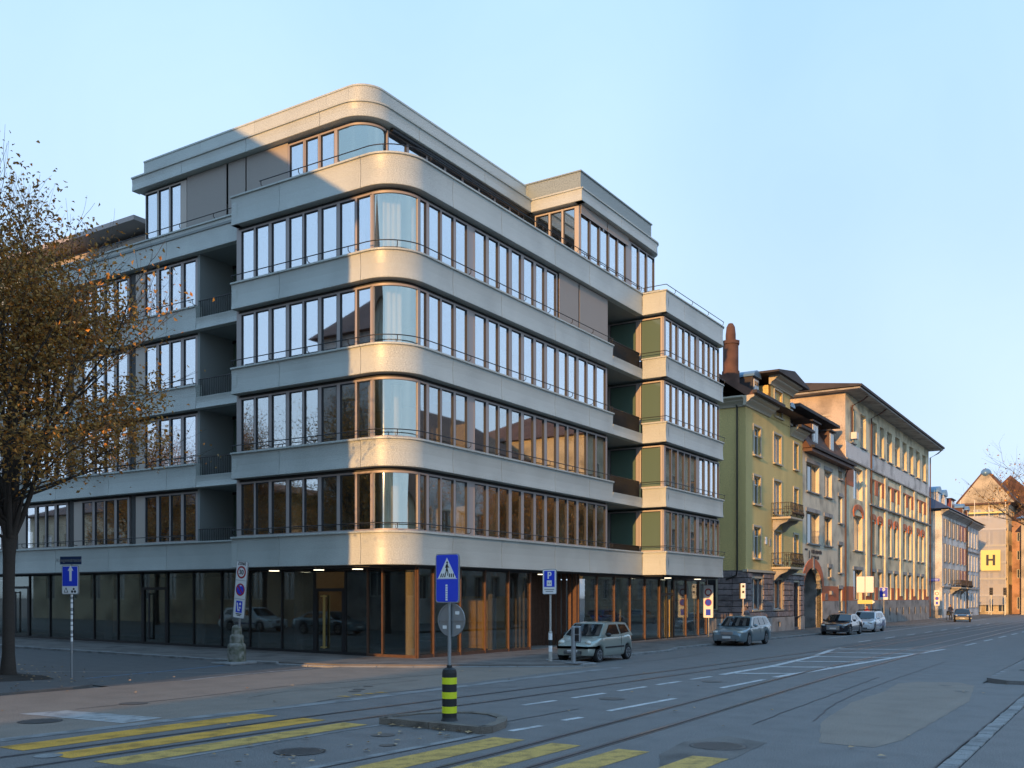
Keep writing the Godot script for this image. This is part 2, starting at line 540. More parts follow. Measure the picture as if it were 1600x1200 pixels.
func lay(mb: MB, poly: PackedVector2Array, lift: float, skirt := 0.0) -> void:
	# a sheet that follows the ground; skirt > 0 gives it sides
	for xs in [[-4000.0, 0.0], [0.0, 150.0], [150.0, 4000.0]]:
		for zs in [[-4000.0, -81.0], [-81.0, -1.0], [-1.0, 4000.0]]:
			for piece in Geometry2D.intersect_polygons(poly, rect(xs[0], zs[0], xs[1], zs[1])):
				var ix := Geometry2D.triangulate_polygon(piece)
				for i in range(0, ix.size(), 3):
					var t := []
					for k in 3:
						var p: Vector2 = piece[ix[i + k]]
						t.append(Vector3(p.x, G(p.x, p.y) + lift, p.y))
					if (t[1] - t[0]).cross(t[2] - t[0]).y > 0.0:
						mb.tri(t[0], t[1], t[2])
					else:
						mb.tri(t[0], t[2], t[1])
	if skirt > 0.0:
		var turn := 0.0
		for i in poly.size():
			var q := poly[(i + 1) % poly.size()]
			turn += poly[i].x * q.y - q.x * poly[i].y
		for i in poly.size():
			var a := poly[i]
			var b := poly[(i + 1) % poly.size()]
			if turn > 0.0:
				var t := a; a = b; b = t
			var a3 := Vector3(a.x, G(a.x, a.y) + lift, a.y)
			var b3 := Vector3(b.x, G(b.x, b.y) + lift, b.y)
			mb.quad(a3 - Vector3.UP * skirt, b3 - Vector3.UP * skirt, b3, a3)

func sheet(parent: Node, called: String, poly: PackedVector2Array, lift: float, m: Material, skirt := 0.0) -> MeshInstance3D:
	var mb := MB.new()
	lay(mb, poly, lift, skirt)
	return part(parent, called, mb, m)

func ellipse(c: Vector2, rx: float, rz: float, n := 20) -> PackedVector2Array:
	var p := PackedVector2Array()
	for i in n:
		p.append(c + Vector2(cos(TAU * i / n) * rx, sin(TAU * i / n) * rz))
	return p

func wob(pts: Array, amount: float, seed_: int) -> Array:
	# a hand-laid line: more points, each a little off
	var r := RandomNumberGenerator.new()
	r.seed = seed_
	var out := []
	for i in pts.size() - 1:
		var n := maxi(2, int((pts[i + 1] - pts[i]).length() / 0.45))
		for k in n:
			out.append(pts[i].lerp(pts[i + 1], float(k) / n) + Vector2(r.randf_range(-1, 1), r.randf_range(-1, 1)) * amount)
	out.append(pts[-1])
	return out

const EDGE := [Vector2(-3.05, -90), Vector2(-3.05, -4.6), Vector2(-2.9, -3.0), Vector2(-2.35, -0.6), Vector2(-1.2, 1.6), Vector2(0.2, 3.7), Vector2(1.3, 5.2), Vector2(2.2, 6.15), Vector2(3.0, 6.25), Vector2(3.35, 5.7), Vector2(3.5, 4.3), Vector2(3.8, 3.85), Vector2(7.6, 3.85), Vector2(8.2, 4.2), Vector2(8.7, 4.65), Vector2(13.0, 4.65), Vector2(15.5, 3.95), Vector2(48, 3.95), Vector2(52, 4.1), Vector2(148, 4.1)]

func ground() -> void:
	var mb := MB.new()
	lay(mb, PackedVector2Array([Vector2(-3500, -3500), Vector2(3500, -3500), Vector2(3500, 3500), Vector2(-3500, 3500)]), -0.03)
	structure("ground", mb, M.road)
	mb = MB.new()
	lay(mb, rect(-300, 6.5, 400, 18.3), 0.0)
	lay(mb, rect(3.0, 3.5, 400, 6.5), 0.0)
	lay(mb, rect(-300, 18.3, 2.4, 19.55), 0.0)
	var road := structure("road", mb, M.road)
	mb = MB.new()
	lay(mb, rect(-300, -0.7, 3.0, 6.5), 0.0)
	var junction := structure("junction_road", mb, M.road_warm)
	mb = MB.new()
	lay(mb, rect(-11.0, -120, -3.0, -0.7), 0.0)
	var side := structure("side_road", mb, M.road_new)
	# the paved south side beyond the sett gutter, and the strip past the lowered kerb
	mb = MB.new()
	lay(mb, rect(-300, 19.85, 2.4, 40), 0.004, 0.03)
	lay(mb, PackedVector2Array([Vector2(2.4, 18.9), Vector2(3.2, 18.32), Vector2(400, 18.32), Vector2(400, 40), Vector2(2.4, 40)]), 0.10, 0.16)
	var south := structure("pavement_south", mb, M.road)
	# pavement round the office block
	mb = MB.new()
	var inner := PackedVector2Array(EDGE)
	inner.append_array(PackedVector2Array([Vector2(148, -12), Vector2(31, -12), Vector2(31, -4), Vector2(6, -4), Vector2(6, -90)]))
	var low := PackedVector2Array()
	for p in Geometry2D.offset_polygon(inner, -0.14):
		if p.size() > low.size():
			low = p
	lay(mb, low, 0.085, 0.2)
	var pave := structure("pavement", mb, M.pavement)
	# kerbstones, each about a metre, lowered round the corner
	for i in EDGE.size() - 1:
		var a: Vector2 = EDGE[i]
		var b: Vector2 = EDGE[i + 1]
		if a.y < -45.0:
			a = Vector2(a.x, -45)
		if b.x > 110.0:
			b = Vector2(110, b.y)
		var n := maxi(1, int(round((b - a).length() / 1.1)))
		for k in n:
			var p := a.lerp(b, float(k) / n)
			var q := a.lerp(b, float(k + 1) / n)
			var mid := (p + q) * 0.5
			var flush: float = 0.06 if (mid.x < 1.8 and mid.y > -2.6) else 0.0
			var d := (q - p).normalized()
			var inward := Vector2(-d.y, d.x) if Vector2(-d.y, d.x).dot(Vector2(4, -4) - mid) > 0.0 or mid.x > 9.0 and Vector2(-d.y, d.x).y < 0.0 else Vector2(d.y, -d.x)
			var c := mid + inward * 0.075
			var h := 0.26
			var y := G(c.x, c.y) + 0.098 - flush + rng.randf_range(-0.004, 0.004) - h * 0.5
			var tilt := (G(q.x, q.y) - G(p.x, p.y)) / maxf(0.1, (q - p).length())
			var bz := Vector3(d.x, tilt, d.y).normalized()
			var bxv := Vector3.UP.cross(bz).normalized()
			part(pave, "kerbstone", cbox(0.15, h, snappedf((q - p).length() - 0.012, 0.01), 0.018), M.kerb, Vector3(c.x, y, c.y), Basis(bxv, bz.cross(bxv), bz))
	# planting bed with the street tree, its kerb and the verge
	mb = MB.new()
	lay(mb, PackedVector2Array([Vector2(-60, -0.75), Vector2(-12.0, -0.75), Vector2(-11.2, -1.1), Vector2(-10.9, -2.0), Vector2(-10.4, -5.0), Vector2(-10.4, -9.0), Vector2(-12.6, -9.6), Vector2(-60, -9.6)]), 0.06, 0.12)
	var bed := structure("verge", mb, M.road_new)
	sheet(bed, "soil", PackedVector2Array([Vector2(-12.6, -3.6), Vector2(-11.0, -3.1), Vector2(-10.55, -4.2), Vector2(-10.5, -8.4), Vector2(-12.6, -8.8)]), 0.066, M.earth)
	# gutter stones between junction and tracks
	mb = MB.new()
	lay(mb, line_poly([Vector2(-60, 5.8), Vector2(-18.0, 6.36), Vector2(-14.7, 6.52), Vector2(-10.5, 6.88), Vector2(-4.2, 7.08), Vector2(2.5, 7.3)], 0.36), 0.006)
	part(road, "gutter_strip", mb, M.kerb)
	# tram rails: a steel head with its groove
	for r in [[Vector2(-60, 7.6), Vector2(-18.9, 8.02), Vector2(-12.3, 8.32), Vector2(-6.7, 8.72), Vector2(2.2, 9.33), Vector2(20, 9.9), Vector2(60, 10.2), Vector2(150, 10.2)], [Vector2(-60, 8.65), Vector2(-19.3, 9.1), Vector2(-13.4, 9.32), Vector2(-8.3, 9.73), Vector2(0.3, 10.2), Vector2(20, 10.9), Vector2(60, 11.2), Vector2(150, 11.2)], [Vector2(-60, 14.4), Vector2(-14.7, 13.83), Vector2(-7.6, 13.55), Vector2(3.9, 13.08), Vector2(20, 12.9), Vector2(60, 12.6), Vector2(150, 12.5)], [Vector2(-60, 15.5), Vector2(-15.6, 14.88), Vector2(-10.5, 14.75), Vector2(3.3, 14.25), Vector2(20, 13.9), Vector2(60, 13.6), Vector2(150, 13.5)]]:
		var g := []
		for p in r:
			g.append(p + Vector2(0, 0.052))
		part(sheet(road, "tram_rail", line_poly(r, 0.055), 0.008, M.rail_steel), "rail_groove", _strip(g, 0.05), M.groove)
		var l := []
		for p in r:
			l.append(p + Vector2(0, 0.10))
		sheet(road, "rail_lip", line_poly(l, 0.022), 0.008, M.rail_steel)
	# zebra stripes
	for s in [[7.05, 7.72, -18.42, -13.22, 0], [8.36, 8.98, -18.46, -13.2, 0], [9.5, 10.08, -18.45, -13.3, 1], [12.9, 13.5, -18.4, -13.4, 1], [14.04, 14.56, -18.4, -13.45, 1], [15.2, 15.72, -18.4, -13.44, 1], [16.4, 16.95, -18.4, -13.44, 1]]:
		sheet(road, "crossing_stripe", rect(s[2], s[0], s[3], s[1]), 0.005, M.paint_yellow if s[4] == 0 else M.paint_yellow_worn)
	sheet(junction, "white_block", PackedVector2Array([Vector2(-15.75, 3.11), Vector2(-14.88, 3.41), Vector2(-14.63, 6.1), Vector2(-15.56, 6.15)]), 0.005, M.paint_worn)
	for x in [-9.75, -9.32, -8.92, -8.55]:
		sheet(junction, "yield_tooth", PackedVector2Array([Vector2(x, 6.05 + (x + 9.75) * 0.1), Vector2(x + 0.08, 6.45 + (x + 9.75) * 0.1), Vector2(x + 0.2, 6.15 + (x + 9.75) * 0.1)]), 0.005, M.paint_yellow)
	# lane dashes
	for d in [[-11.8, 10.5, -10.7, 10.62], [-9.0, 10.74, -7.8, 10.85], [-7.1, 10.9, -5.7, 11.0], [-5.0, 11.02, -3.58, 11.1], [-2.9, 11.11, -1.58, 11.22], [-0.8, 11.22, 0.5, 11.32], [-12.62, 12.72, -11.72, 12.82], [-10.86, 12.77, -10.24, 12.83], [-9.0, 12.78, -5.93, 12.92], [-2.86, 12.88, 0.3, 12.96]]:
		sheet(road, "lane_dash", line_poly([Vector2(d[0], d[1]), Vector2(d[2], d[3])], 0.15), 0.005, M.paint_white)
	for k in 9:
		sheet(road, "lane_dash", line_poly([Vector2(28.4 + 6.6 * k, 9.0), Vector2(31.4 + 6.6 * k, 8.97)], 0.14), 0.005, M.paint_white)
		sheet(road, "lane_dash", line_poly([Vector2(27.3 + 6.55 * k, 14.5 + 0.05 * k), Vector2(30.6 + 6.55 * k, 14.55 + 0.05 * k)], 0.14), 0.005, M.paint_white)
	sheet(road, "edge_line", line_poly([Vector2(33, 6.15), Vector2(55, 5.95), Vector2(110, 5.6)], 0.12), 0.005, M.paint_white)
	for l in [[Vector2(1.4, 11.3), Vector2(6.0, 11.35), Vector2(12.8, 10.9), Vector2(19.4, 9.95), Vector2(21.4, 9.9)], [Vector2(1.3, 12.95), Vector2(6.3, 13.3), Vector2(15.9, 13.9), Vector2(22.3, 14.25)]]:
		sheet(road, "hatch_outline", line_poly(l, 0.24), 0.005, M.paint_white)
	for k in 6:
		var x := 2.1 + 3.55 * k
		var top := 11.45 - 0.11 * k * k * 0.55
		sheet(road, "hatch_bar", line_poly([Vector2(x, maxf(10.1, top)), Vector2(x + 1.0, 13.05 + 0.2 * k)], 0.32), 0.0075, M.paint_white)
	# patches and tar seams
	sheet(road, "asphalt_patch", PackedVector2Array(wob([Vector2(-11.2, 18.45), Vector2(-11.15, 17.6), Vector2(-8.4, 16.9), Vector2(-4.6, 16.55), Vector2(-1.3, 16.6), Vector2(1.0, 16.4), Vector2(1.9, 16.75), Vector2(2.3, 17.7), Vector2(1.3, 18.25), Vector2(-3, 18.7), Vector2(-10.1, 18.66)], 0.02, 3)), 0.004, M.road_warm)
	sheet(road, "asphalt_patch", PackedVector2Array(wob([Vector2(-40, 11.0), Vector2(-18.7, 9.95), Vector2(-18.15, 10.0), Vector2(-18.05, 12.4), Vector2(-40, 12.6)], 0.02, 4)), 0.004, M.road_new)
	sheet(road, "asphalt_patch", PackedVector2Array(wob([Vector2(20.5, 9.1), Vector2(90, 9.1), Vector2(90, 14.2), Vector2(30, 14.2), Vector2(22.5, 12.0)], 0.02, 5)), 0.003, M.road_new)
	var seams := [[Vector2(-14.66, 3.33), Vector2(-13.66, 3.36), Vector2(-12.3, 3.42), Vector2(-9.66, 3.2), Vector2(-8.1, 3.1), Vector2(-6.9, 3.55), Vector2(-3.0, 4.1)], [Vector2(-11.1, 4.58), Vector2(-9.5, 4.2), Vector2(-8.1, 4.65), Vector2(-5, 4.9)], [Vector2(-10.85, 6.5), Vector2(-8.7, 6.4), Vector2(-6.85, 6.75), Vector2(-6.0, 7.9), Vector2(-5.4, 8.3)], [Vector2(-8.5, 16.75), Vector2(-5, 16.3), Vector2(-2.0, 16.15), Vector2(3, 16.0), Vector2(12, 15.9)], [Vector2(-9.5, 15.95), Vector2(-4, 15.75), Vector2(3, 15.5)], [Vector2(-12.4, 11.9), Vector2(-9, 12.1)], [Vector2(4, 6.6), Vector2(9, 6.7), Vector2(14, 6.3)]]
	for k in seams.size():
		sheet(road if k > 1 else junction, "tar_seam", line_poly(wob(seams[k], 0.025, 40 + k), 0.035 if k != 1 else 0.02), 0.0065, M.tar)
	sheet(road, "concrete_edge", line_poly([Vector2(-17.8, 10.24), Vector2(-14.25, 10.27), Vector2(-13.2, 10.3)], 0.10), 0.006, M.kerb)
	sheet(road, "concrete_edge", line_poly([Vector2(-18.5, 12.42), Vector2(-13.3, 12.55)], 0.16), 0.006, M.kerb)
	sheet(road, "tar_seam", line_poly([Vector2(-18.5, 12.53), Vector2(-13.3, 12.66)], 0.045), 0.0065, M.tar)
	sheet(road, "concrete_apron", PackedVector2Array(wob([Vector2(-14.6, 16.4), Vector2(-13.6, 15.95), Vector2(-12.2, 15.75), Vector2(-11.2, 16.1), Vector2(-11.6, 16.9), Vector2(-13.4, 17.0)], 0.015, 9)), 0.0045, M.pavement)
	# manhole covers
	for c in [[-12.35, 16.38, 0.42, 0], [-16.25, 11.3, 0.36, 0], [-16.2, 4.6, 0.36, 1], [-13.3, 3.4, 0.3, 1], [-18.5, 8.5, 0.2, 2], [-15.05, 12.0, 0.13, 0], [-14.2, 11.2, 0.2, 0], [-8.6, 5.6, 0.16, 1], [-8.15, 5.35, 0.16, 1], [-7.4, 5.0, 0.13, 1], [1.0, 17.6, 0.16, 0], [-0.6, 18.2, 0.16, 0], [-6.8, 11.75, 0.3, 0], [-1.2, 12.0, 0.28, 0]]:
		var on: Node = junction if c[3] == 1 else road
		var rim := sheet(on, "manhole_cover", ellipse(Vector2(c[0], c[1]), c[2], c[2], 24), 0.009, M.cast_iron if c[3] < 2 else M.kerb)
		if c[2] > 0.3:
			var rib := MB.new()
			var steps := 9
			for k in steps:
				var o: float = (float(k) / (steps - 1) - 0.5) * 1.7 * c[2]
				var half := sqrt(maxf(0.0, pow(c[2] * 0.9, 2) - o * o))
				if half > 0.05:
					lay(rib, rect(c[0] + o - 0.014, c[1] - half, c[0] + o + 0.014, c[1] + half), 0.014)
			part(rim, "ribs", rib, M.rail_steel)
			part(rim, "rim_gap", _ring(Vector2(c[0], c[1]), c[2], c[2] + 0.025), M.tar)
	# gutter of setts along the near pavement edge
	for k in 24:
		var x := -13.6 + 0.52 * k
		var off := rng.randf_range(-0.012, 0.012)
		part(south, "sett", cbox(0.5, 0.12, 0.24, 0.014), M.kerb, Vector3(x, -0.048 + rng.randf_range(-0.004, 0.004), 19.7 + off))
	sheet(south, "tar_seam", line_poly(wob([Vector2(-13.6, 19.55), Vector2(-1.2, 19.56)], 0.012, 61), 0.03), 0.007, M.tar)
	for k in 30:
		var x := 3.4 + 1.0 * k
		part(south, "kerbstone", cbox(0.98, 0.26, 0.16, 0.018), M.kerb, Vector3(x + 0.5, G(x + 0.5, 18) - 0.03, 18.4))
	# side road markings
	sheet(side, "bay_line", line_poly([Vector2(-9.96, -3.26), Vector2(-6.6, -3.7), Vector2(-4.2, -4.1)], 0.12), 0.005, M.paint_blue)
	sheet(side, "give_way_line", line_poly(wob([Vector2(-8.85, -0.5), Vector2(-7.4, -0.75), Vector2(-5.0, -0.95), Vector2(-3.2, -0.95)], 0.03, 70), 0.12), 0.005, M.paint_worn)
	sheet(side, "worn_line", line_poly([Vector2(-10.1, -7.5), Vector2(-6.0, -1.6)], 0.06), 0.005, M.paint_worn)
	for z in [-13.5, -14.6]:
		sheet(side, "worn_letter", line_poly([Vector2(-8.4, z), Vector2(-7.2, z - 0.2), Vector2(-6.4, z + 0.2)], 0.22), 0.005, M.paint_worn)
	# fallen leaves
	var fl := MB.new()
	var r := RandomNumberGenerator.new()
	r.seed = 77
	var spots := []
	for k in 130:
		spots.append(Vector2(r.randf_range(-14.0, -8.5), r.randf_range(-9, -0.9)))
	for k in 26:
		spots.append(Vector2(r.randf_range(-17.6, -13.2), r.randf_range(10.3, 12.3)))
	for k in 14:
		spots.append(Vector2(-13.2 - r.randf() * 0.12, r.randf_range(10.5, 12.4)))
	for k in 40:
		spots.append(Vector2(r.randf_range(-18, 2), r.randf_range(-0.5, 19)))
	for p in spots:
		var s := r.randf_range(0.035, 0.075)
		var lift: float = 0.02 if p.y > -0.75 else 0.075
		var b := Basis(Vector3.UP, r.randf() * TAU) * Basis(Vector3.RIGHT, r.randf_range(-0.35, 0.35))
		var c := Vector3(p.x, G(p.x, p.y) + lift + 0.01, p.y)
		var col := Color(0.34, 0.22, 0.10).lerp(Color(0.5, 0.36, 0.22), r.randf())
		fl.tri(c + b * Vector3(-s, 0, 0), c + b * Vector3(0, 0.012, s * 0.6), c + b * Vector3(s, 0, 0))
		fl.tri(c + b * Vector3(-s, 0, 0), c + b * Vector3(s, 0, 0), c + b * Vector3(0, 0.012, -s * 0.6))
		fl.paint(col)
	var f := part(self, "fallen_leaves", fl, M.painted)
	f.set_meta("kind", "stuff")
	tag(f, "dry brown leaves scattered over road, refuge and verge", "leaves")
	# refuge island with its kerb
	var isl := thing("traffic_island", "low refuge island with dark kerb under the striped bollard", "traffic island", Vector3.ZERO)
	var outer := [Vector2(-13.12, 10.2), Vector2(-12.75, 10.1), Vector2(-12.1, 10.25), Vector2(-11.6, 10.62), Vector2(-11.35, 11.1), Vector2(-11.4, 11.6), Vector2(-11.75, 12.1), Vector2(-12.3, 12.42), Vector2(-13.0, 12.6), Vector2(-13.22, 12.52)]
	var hole := Geometry2D.offset_polygon(PackedVector2Array(outer), -0.17)[0]
	sheet(isl, "paving", hole, 0.095, M.road_new)
	for i in outer.size():
		var a: Vector2 = outer[i]
		var b: Vector2 = outer[(i + 1) % outer.size()]
		var n := 2 if (b - a).length() > 1.5 else 1
		for k in n:
			var p := a.lerp(b, float(k) / n)
			var q := a.lerp(b, float(k + 1) / n)
			var d := (q - p).normalized()
			var inn := Vector2(-d.y, d.x)
			if inn.dot(Vector2(-12.4, 11.3) - p) < 0.0:
				inn = -inn
			var kerb := MB.new()
			lay(kerb, PackedVector2Array([p + d * 0.006, q - d * 0.006, q - d * 0.01 + inn * 0.18, p + d * 0.01 + inn * 0.18]), 0.12, 0.14)
			part(isl, "kerbstone", kerb, M.island_kerb)

func _strip(pts: Array, w: float) -> MB:
	var mb := MB.new()
	lay(mb, line_poly(pts, w), 0.0055)
	return mb

func _ring(c: Vector2, r0: float, r1: float) -> MB:
	var mb := MB.new()
	for i in 28:
		var a := Vector2.from_angle(TAU * i / 28.0)
		var b := Vector2.from_angle(TAU * (i + 1) / 28.0)
		lay(mb, PackedVector2Array([c + a * r0, c + b * r0, c + b * r1, c + a * r1]), 0.0085)
	return mb

# ---------------------------------------------------------------- the office block
const Y0 := [3.5, 7.02, 10.38, 13.75, 17.08]
const Y1 := [4.72, 8.06, 11.43, 14.8, 18.23]
var office: Node3D

func band_profile(y0: float, y1: float, lip := true) -> Array:
	var h := y1 - y0
	var p := [Vector2(-0.36, y0), Vector2(-0.015, y0), Vector2(0.0, y0 + 0.015), Vector2(-0.022, y0 + 0.25 * h), Vector2(-0.034, y0 + 0.5 * h), Vector2(-0.026, y0 + 0.72 * h)]
	if lip:
		p.append_array([Vector2(-0.004, y1 - 0.075), Vector2(0.055, y1 - 0.072), Vector2(0.06, y1 - 0.06), Vector2(0.06, y1 - 0.008), Vector2(0.05, y1), Vector2(-0.36, y1 + 0.02)])
	else:
		p.append_array([Vector2(0.0, y1 - 0.01), Vector2(-0.01, y1), Vector2(-0.36, y1)])
	return p

func panels(parent: Node, called: String, c: Plan, cuts: Array, prof: Array, gap := 0.02) -> void:
	for i in cuts.size() - 1:
		var mb := MB.new()
		mb.sweep(c.path(cuts[i] + gap * 0.5, cuts[i + 1] - gap * 0.5), prof)
		part(parent, called, mb, M["concrete%d" % rng.randi_range(0, 2)])

func window_at(parent: Node, c: Plan, s0: float, s1: float, g0: float, g1: float, y0: float, y1: float, inset: float, glass: Material, fr: Material, called := "window") -> MeshInstance3D:
	# a straight window: frame from s0 to s1, clear glass from g0 to g1
	var a := c.at((s0 + s1) * 0.5)
	var n := Vector3(a[1].x, 0, a[1].y)
	var u := Vector3.UP.cross(n)
	# u runs along the facade; find its sense against s
	var ahead: Vector2 = c.at(s1)[0] - c.at(s0)[0]
	var sense := signf(ahead.dot(Vector2(u.x, u.z)))
	var w := s1 - s0
	var h := y1 - y0
	g0 = maxf(s0 + 0.045, g0 - 0.025)
	g1 = minf(s1 - 0.045, g1 + 0.025)
	var l := (g0 - s0) if sense > 0.0 else (s1 - g1)
	var r := (s1 - g1) if sense > 0.0 else (g0 - s0)
	var key := "w%.3f,%.3f,%.3f,%.3f" % [w, h, l, r]
	if not boxes.has(key):
		var mb := MB.new()
		var d := 0.09
		mb.box(Vector3(-w * 0.5 + l * 0.5, 0, 0), Vector3(l, h, d))
		mb.box(Vector3(w * 0.5 - r * 0.5, 0, 0), Vector3(r, h, d))
		var mid := (l - r) * 0.5
		mb.box(Vector3(mid, -h * 0.5 + 0.03, -0.003), Vector3(w - l - r, 0.06, d - 0.006))
		mb.box(Vector3(mid, h * 0.5 - 0.035, -0.003), Vector3(w - l - r, 0.07, d - 0.006))
		boxes[key] = mb.mesh()
		# the dark casement rebate round the glass
		var gk := MB.new()
		for e in [-w * 0.5 + l + 0.009, w * 0.5 - r - 0.009]:
			gk.box(Vector3(e, 0, 0.0), Vector3(0.018, h - 0.135, d + 0.003))
		gk.box(Vector3(mid, h * 0.5 - 0.085, 0.0), Vector3(w - l - r - 0.08, 0.03, d + 0.002))
		boxes[key + "g"] = gk.mesh()
	var place: Vector2 = a[0] - a[1] * inset
	var o := part(parent, called, boxes[key], fr, Vector3(place.x, (y0 + y1) * 0.5, place.y), Basis(u, Vector3.UP, n))
	part(o, "rebate", boxes[key + "g"], M.gasket)
	part(o, "pane", bx(snappedf(w - l - r, 0.001), snappedf(h - 0.13, 0.001), 0.006), glass, Vector3((l - r) * 0.5, -0.005, -0.012))
	return o

func rod(parent: Node, called: String, c: Plan, s0: float, s1: float, out: float, y: float, rad: float, brackets := 2.0) -> void:
	var pts := []
	var rs := []
	for q in c.path(s0, s1, 7.0):
		pts.append(Vector3(q[0].x + q[1].x * out, y, q[0].y + q[1].y * out))
		rs.append(rad)
	var mb := MB.new()
	mb.tube(pts, rs, 6)
	var r := part(parent, called, mb, M.dark_metal)
	var n := maxi(2, int((s1 - s0) / brackets))
	for k in n + 1:
		var s := lerpf(s0 + 0.08, s1 - 0.08, float(k) / n)
		var q := c.at(s)
		var b := MB.new()
		var o3 := Vector3(q[0].x, 0, q[0].y)
		var n3 := Vector3(q[1].x, 0, q[1].y)
		b.tube([o3 + n3 * out + Vector3.UP * y, o3 + n3 * out + Vector3.UP * (y - 0.14), o3 + n3 * (out - 0.08) + Vector3.UP * (y - 0.19), o3 + n3 * (-0.2) + Vector3.UP * (y - 0.19)], [0.016, 0.016, 0.016, 0.016], 5)
		part(r, "bracket", b, M.dark_metal)

func curtain(parent: Node, a: Vector3, b: Vector3, y0: float, y1: float) -> void:
	var mb := MB.new()
	var d := b - a
	var n := Vector3.UP.cross(d).normalized()
	var steps := maxi(6, int(d.length() / 0.05))
	for i in steps:
		var p := a + d * (float(i) / steps) + n * sin(i * 1.7) * 0.03
		var q := a + d * (float(i + 1) / steps) + n * sin((i + 1) * 1.7) * 0.03
		mb.quad(p + Vector3.UP * y0, q + Vector3.UP * y0, q + Vector3.UP * y1, p + Vector3.UP * y1)
	part(parent, "curtain", mb, M.curtain)

func blind(parent: Node, c: Plan, s0: float, s1: float, y0: float, y1: float, inset: float) -> void:
	var a := c.at((s0 + s1) * 0.5)
	var n := Vector3(a[1].x, 0, a[1].y)
	var place: Vector2 = a[0] - a[1] * inset
	var o := part(parent, "fabric_blind", bx(s1 - s0 - 0.03, y1 - y0, 0.02), M.blind, Vector3(place.x, (y0 + y1) * 0.5, place.y), Basis(Vector3.UP.cross(n), Vector3.UP, n))
	part(o, "hem_bar", bx(s1 - s0 - 0.02, 0.04, 0.035), M.frame, Vector3(0, -(y1 - y0) * 0.5 + 0.02, 0))

func edges_of(gl: Array, first: float, last: float) -> Array:
	# frame limits half way between neighbouring panes
	var e := [first]
	for i in gl.size() - 1:
		e.append((gl[i][1] + gl[i + 1][0]) * 0.5)
	e.append(last)
	return e

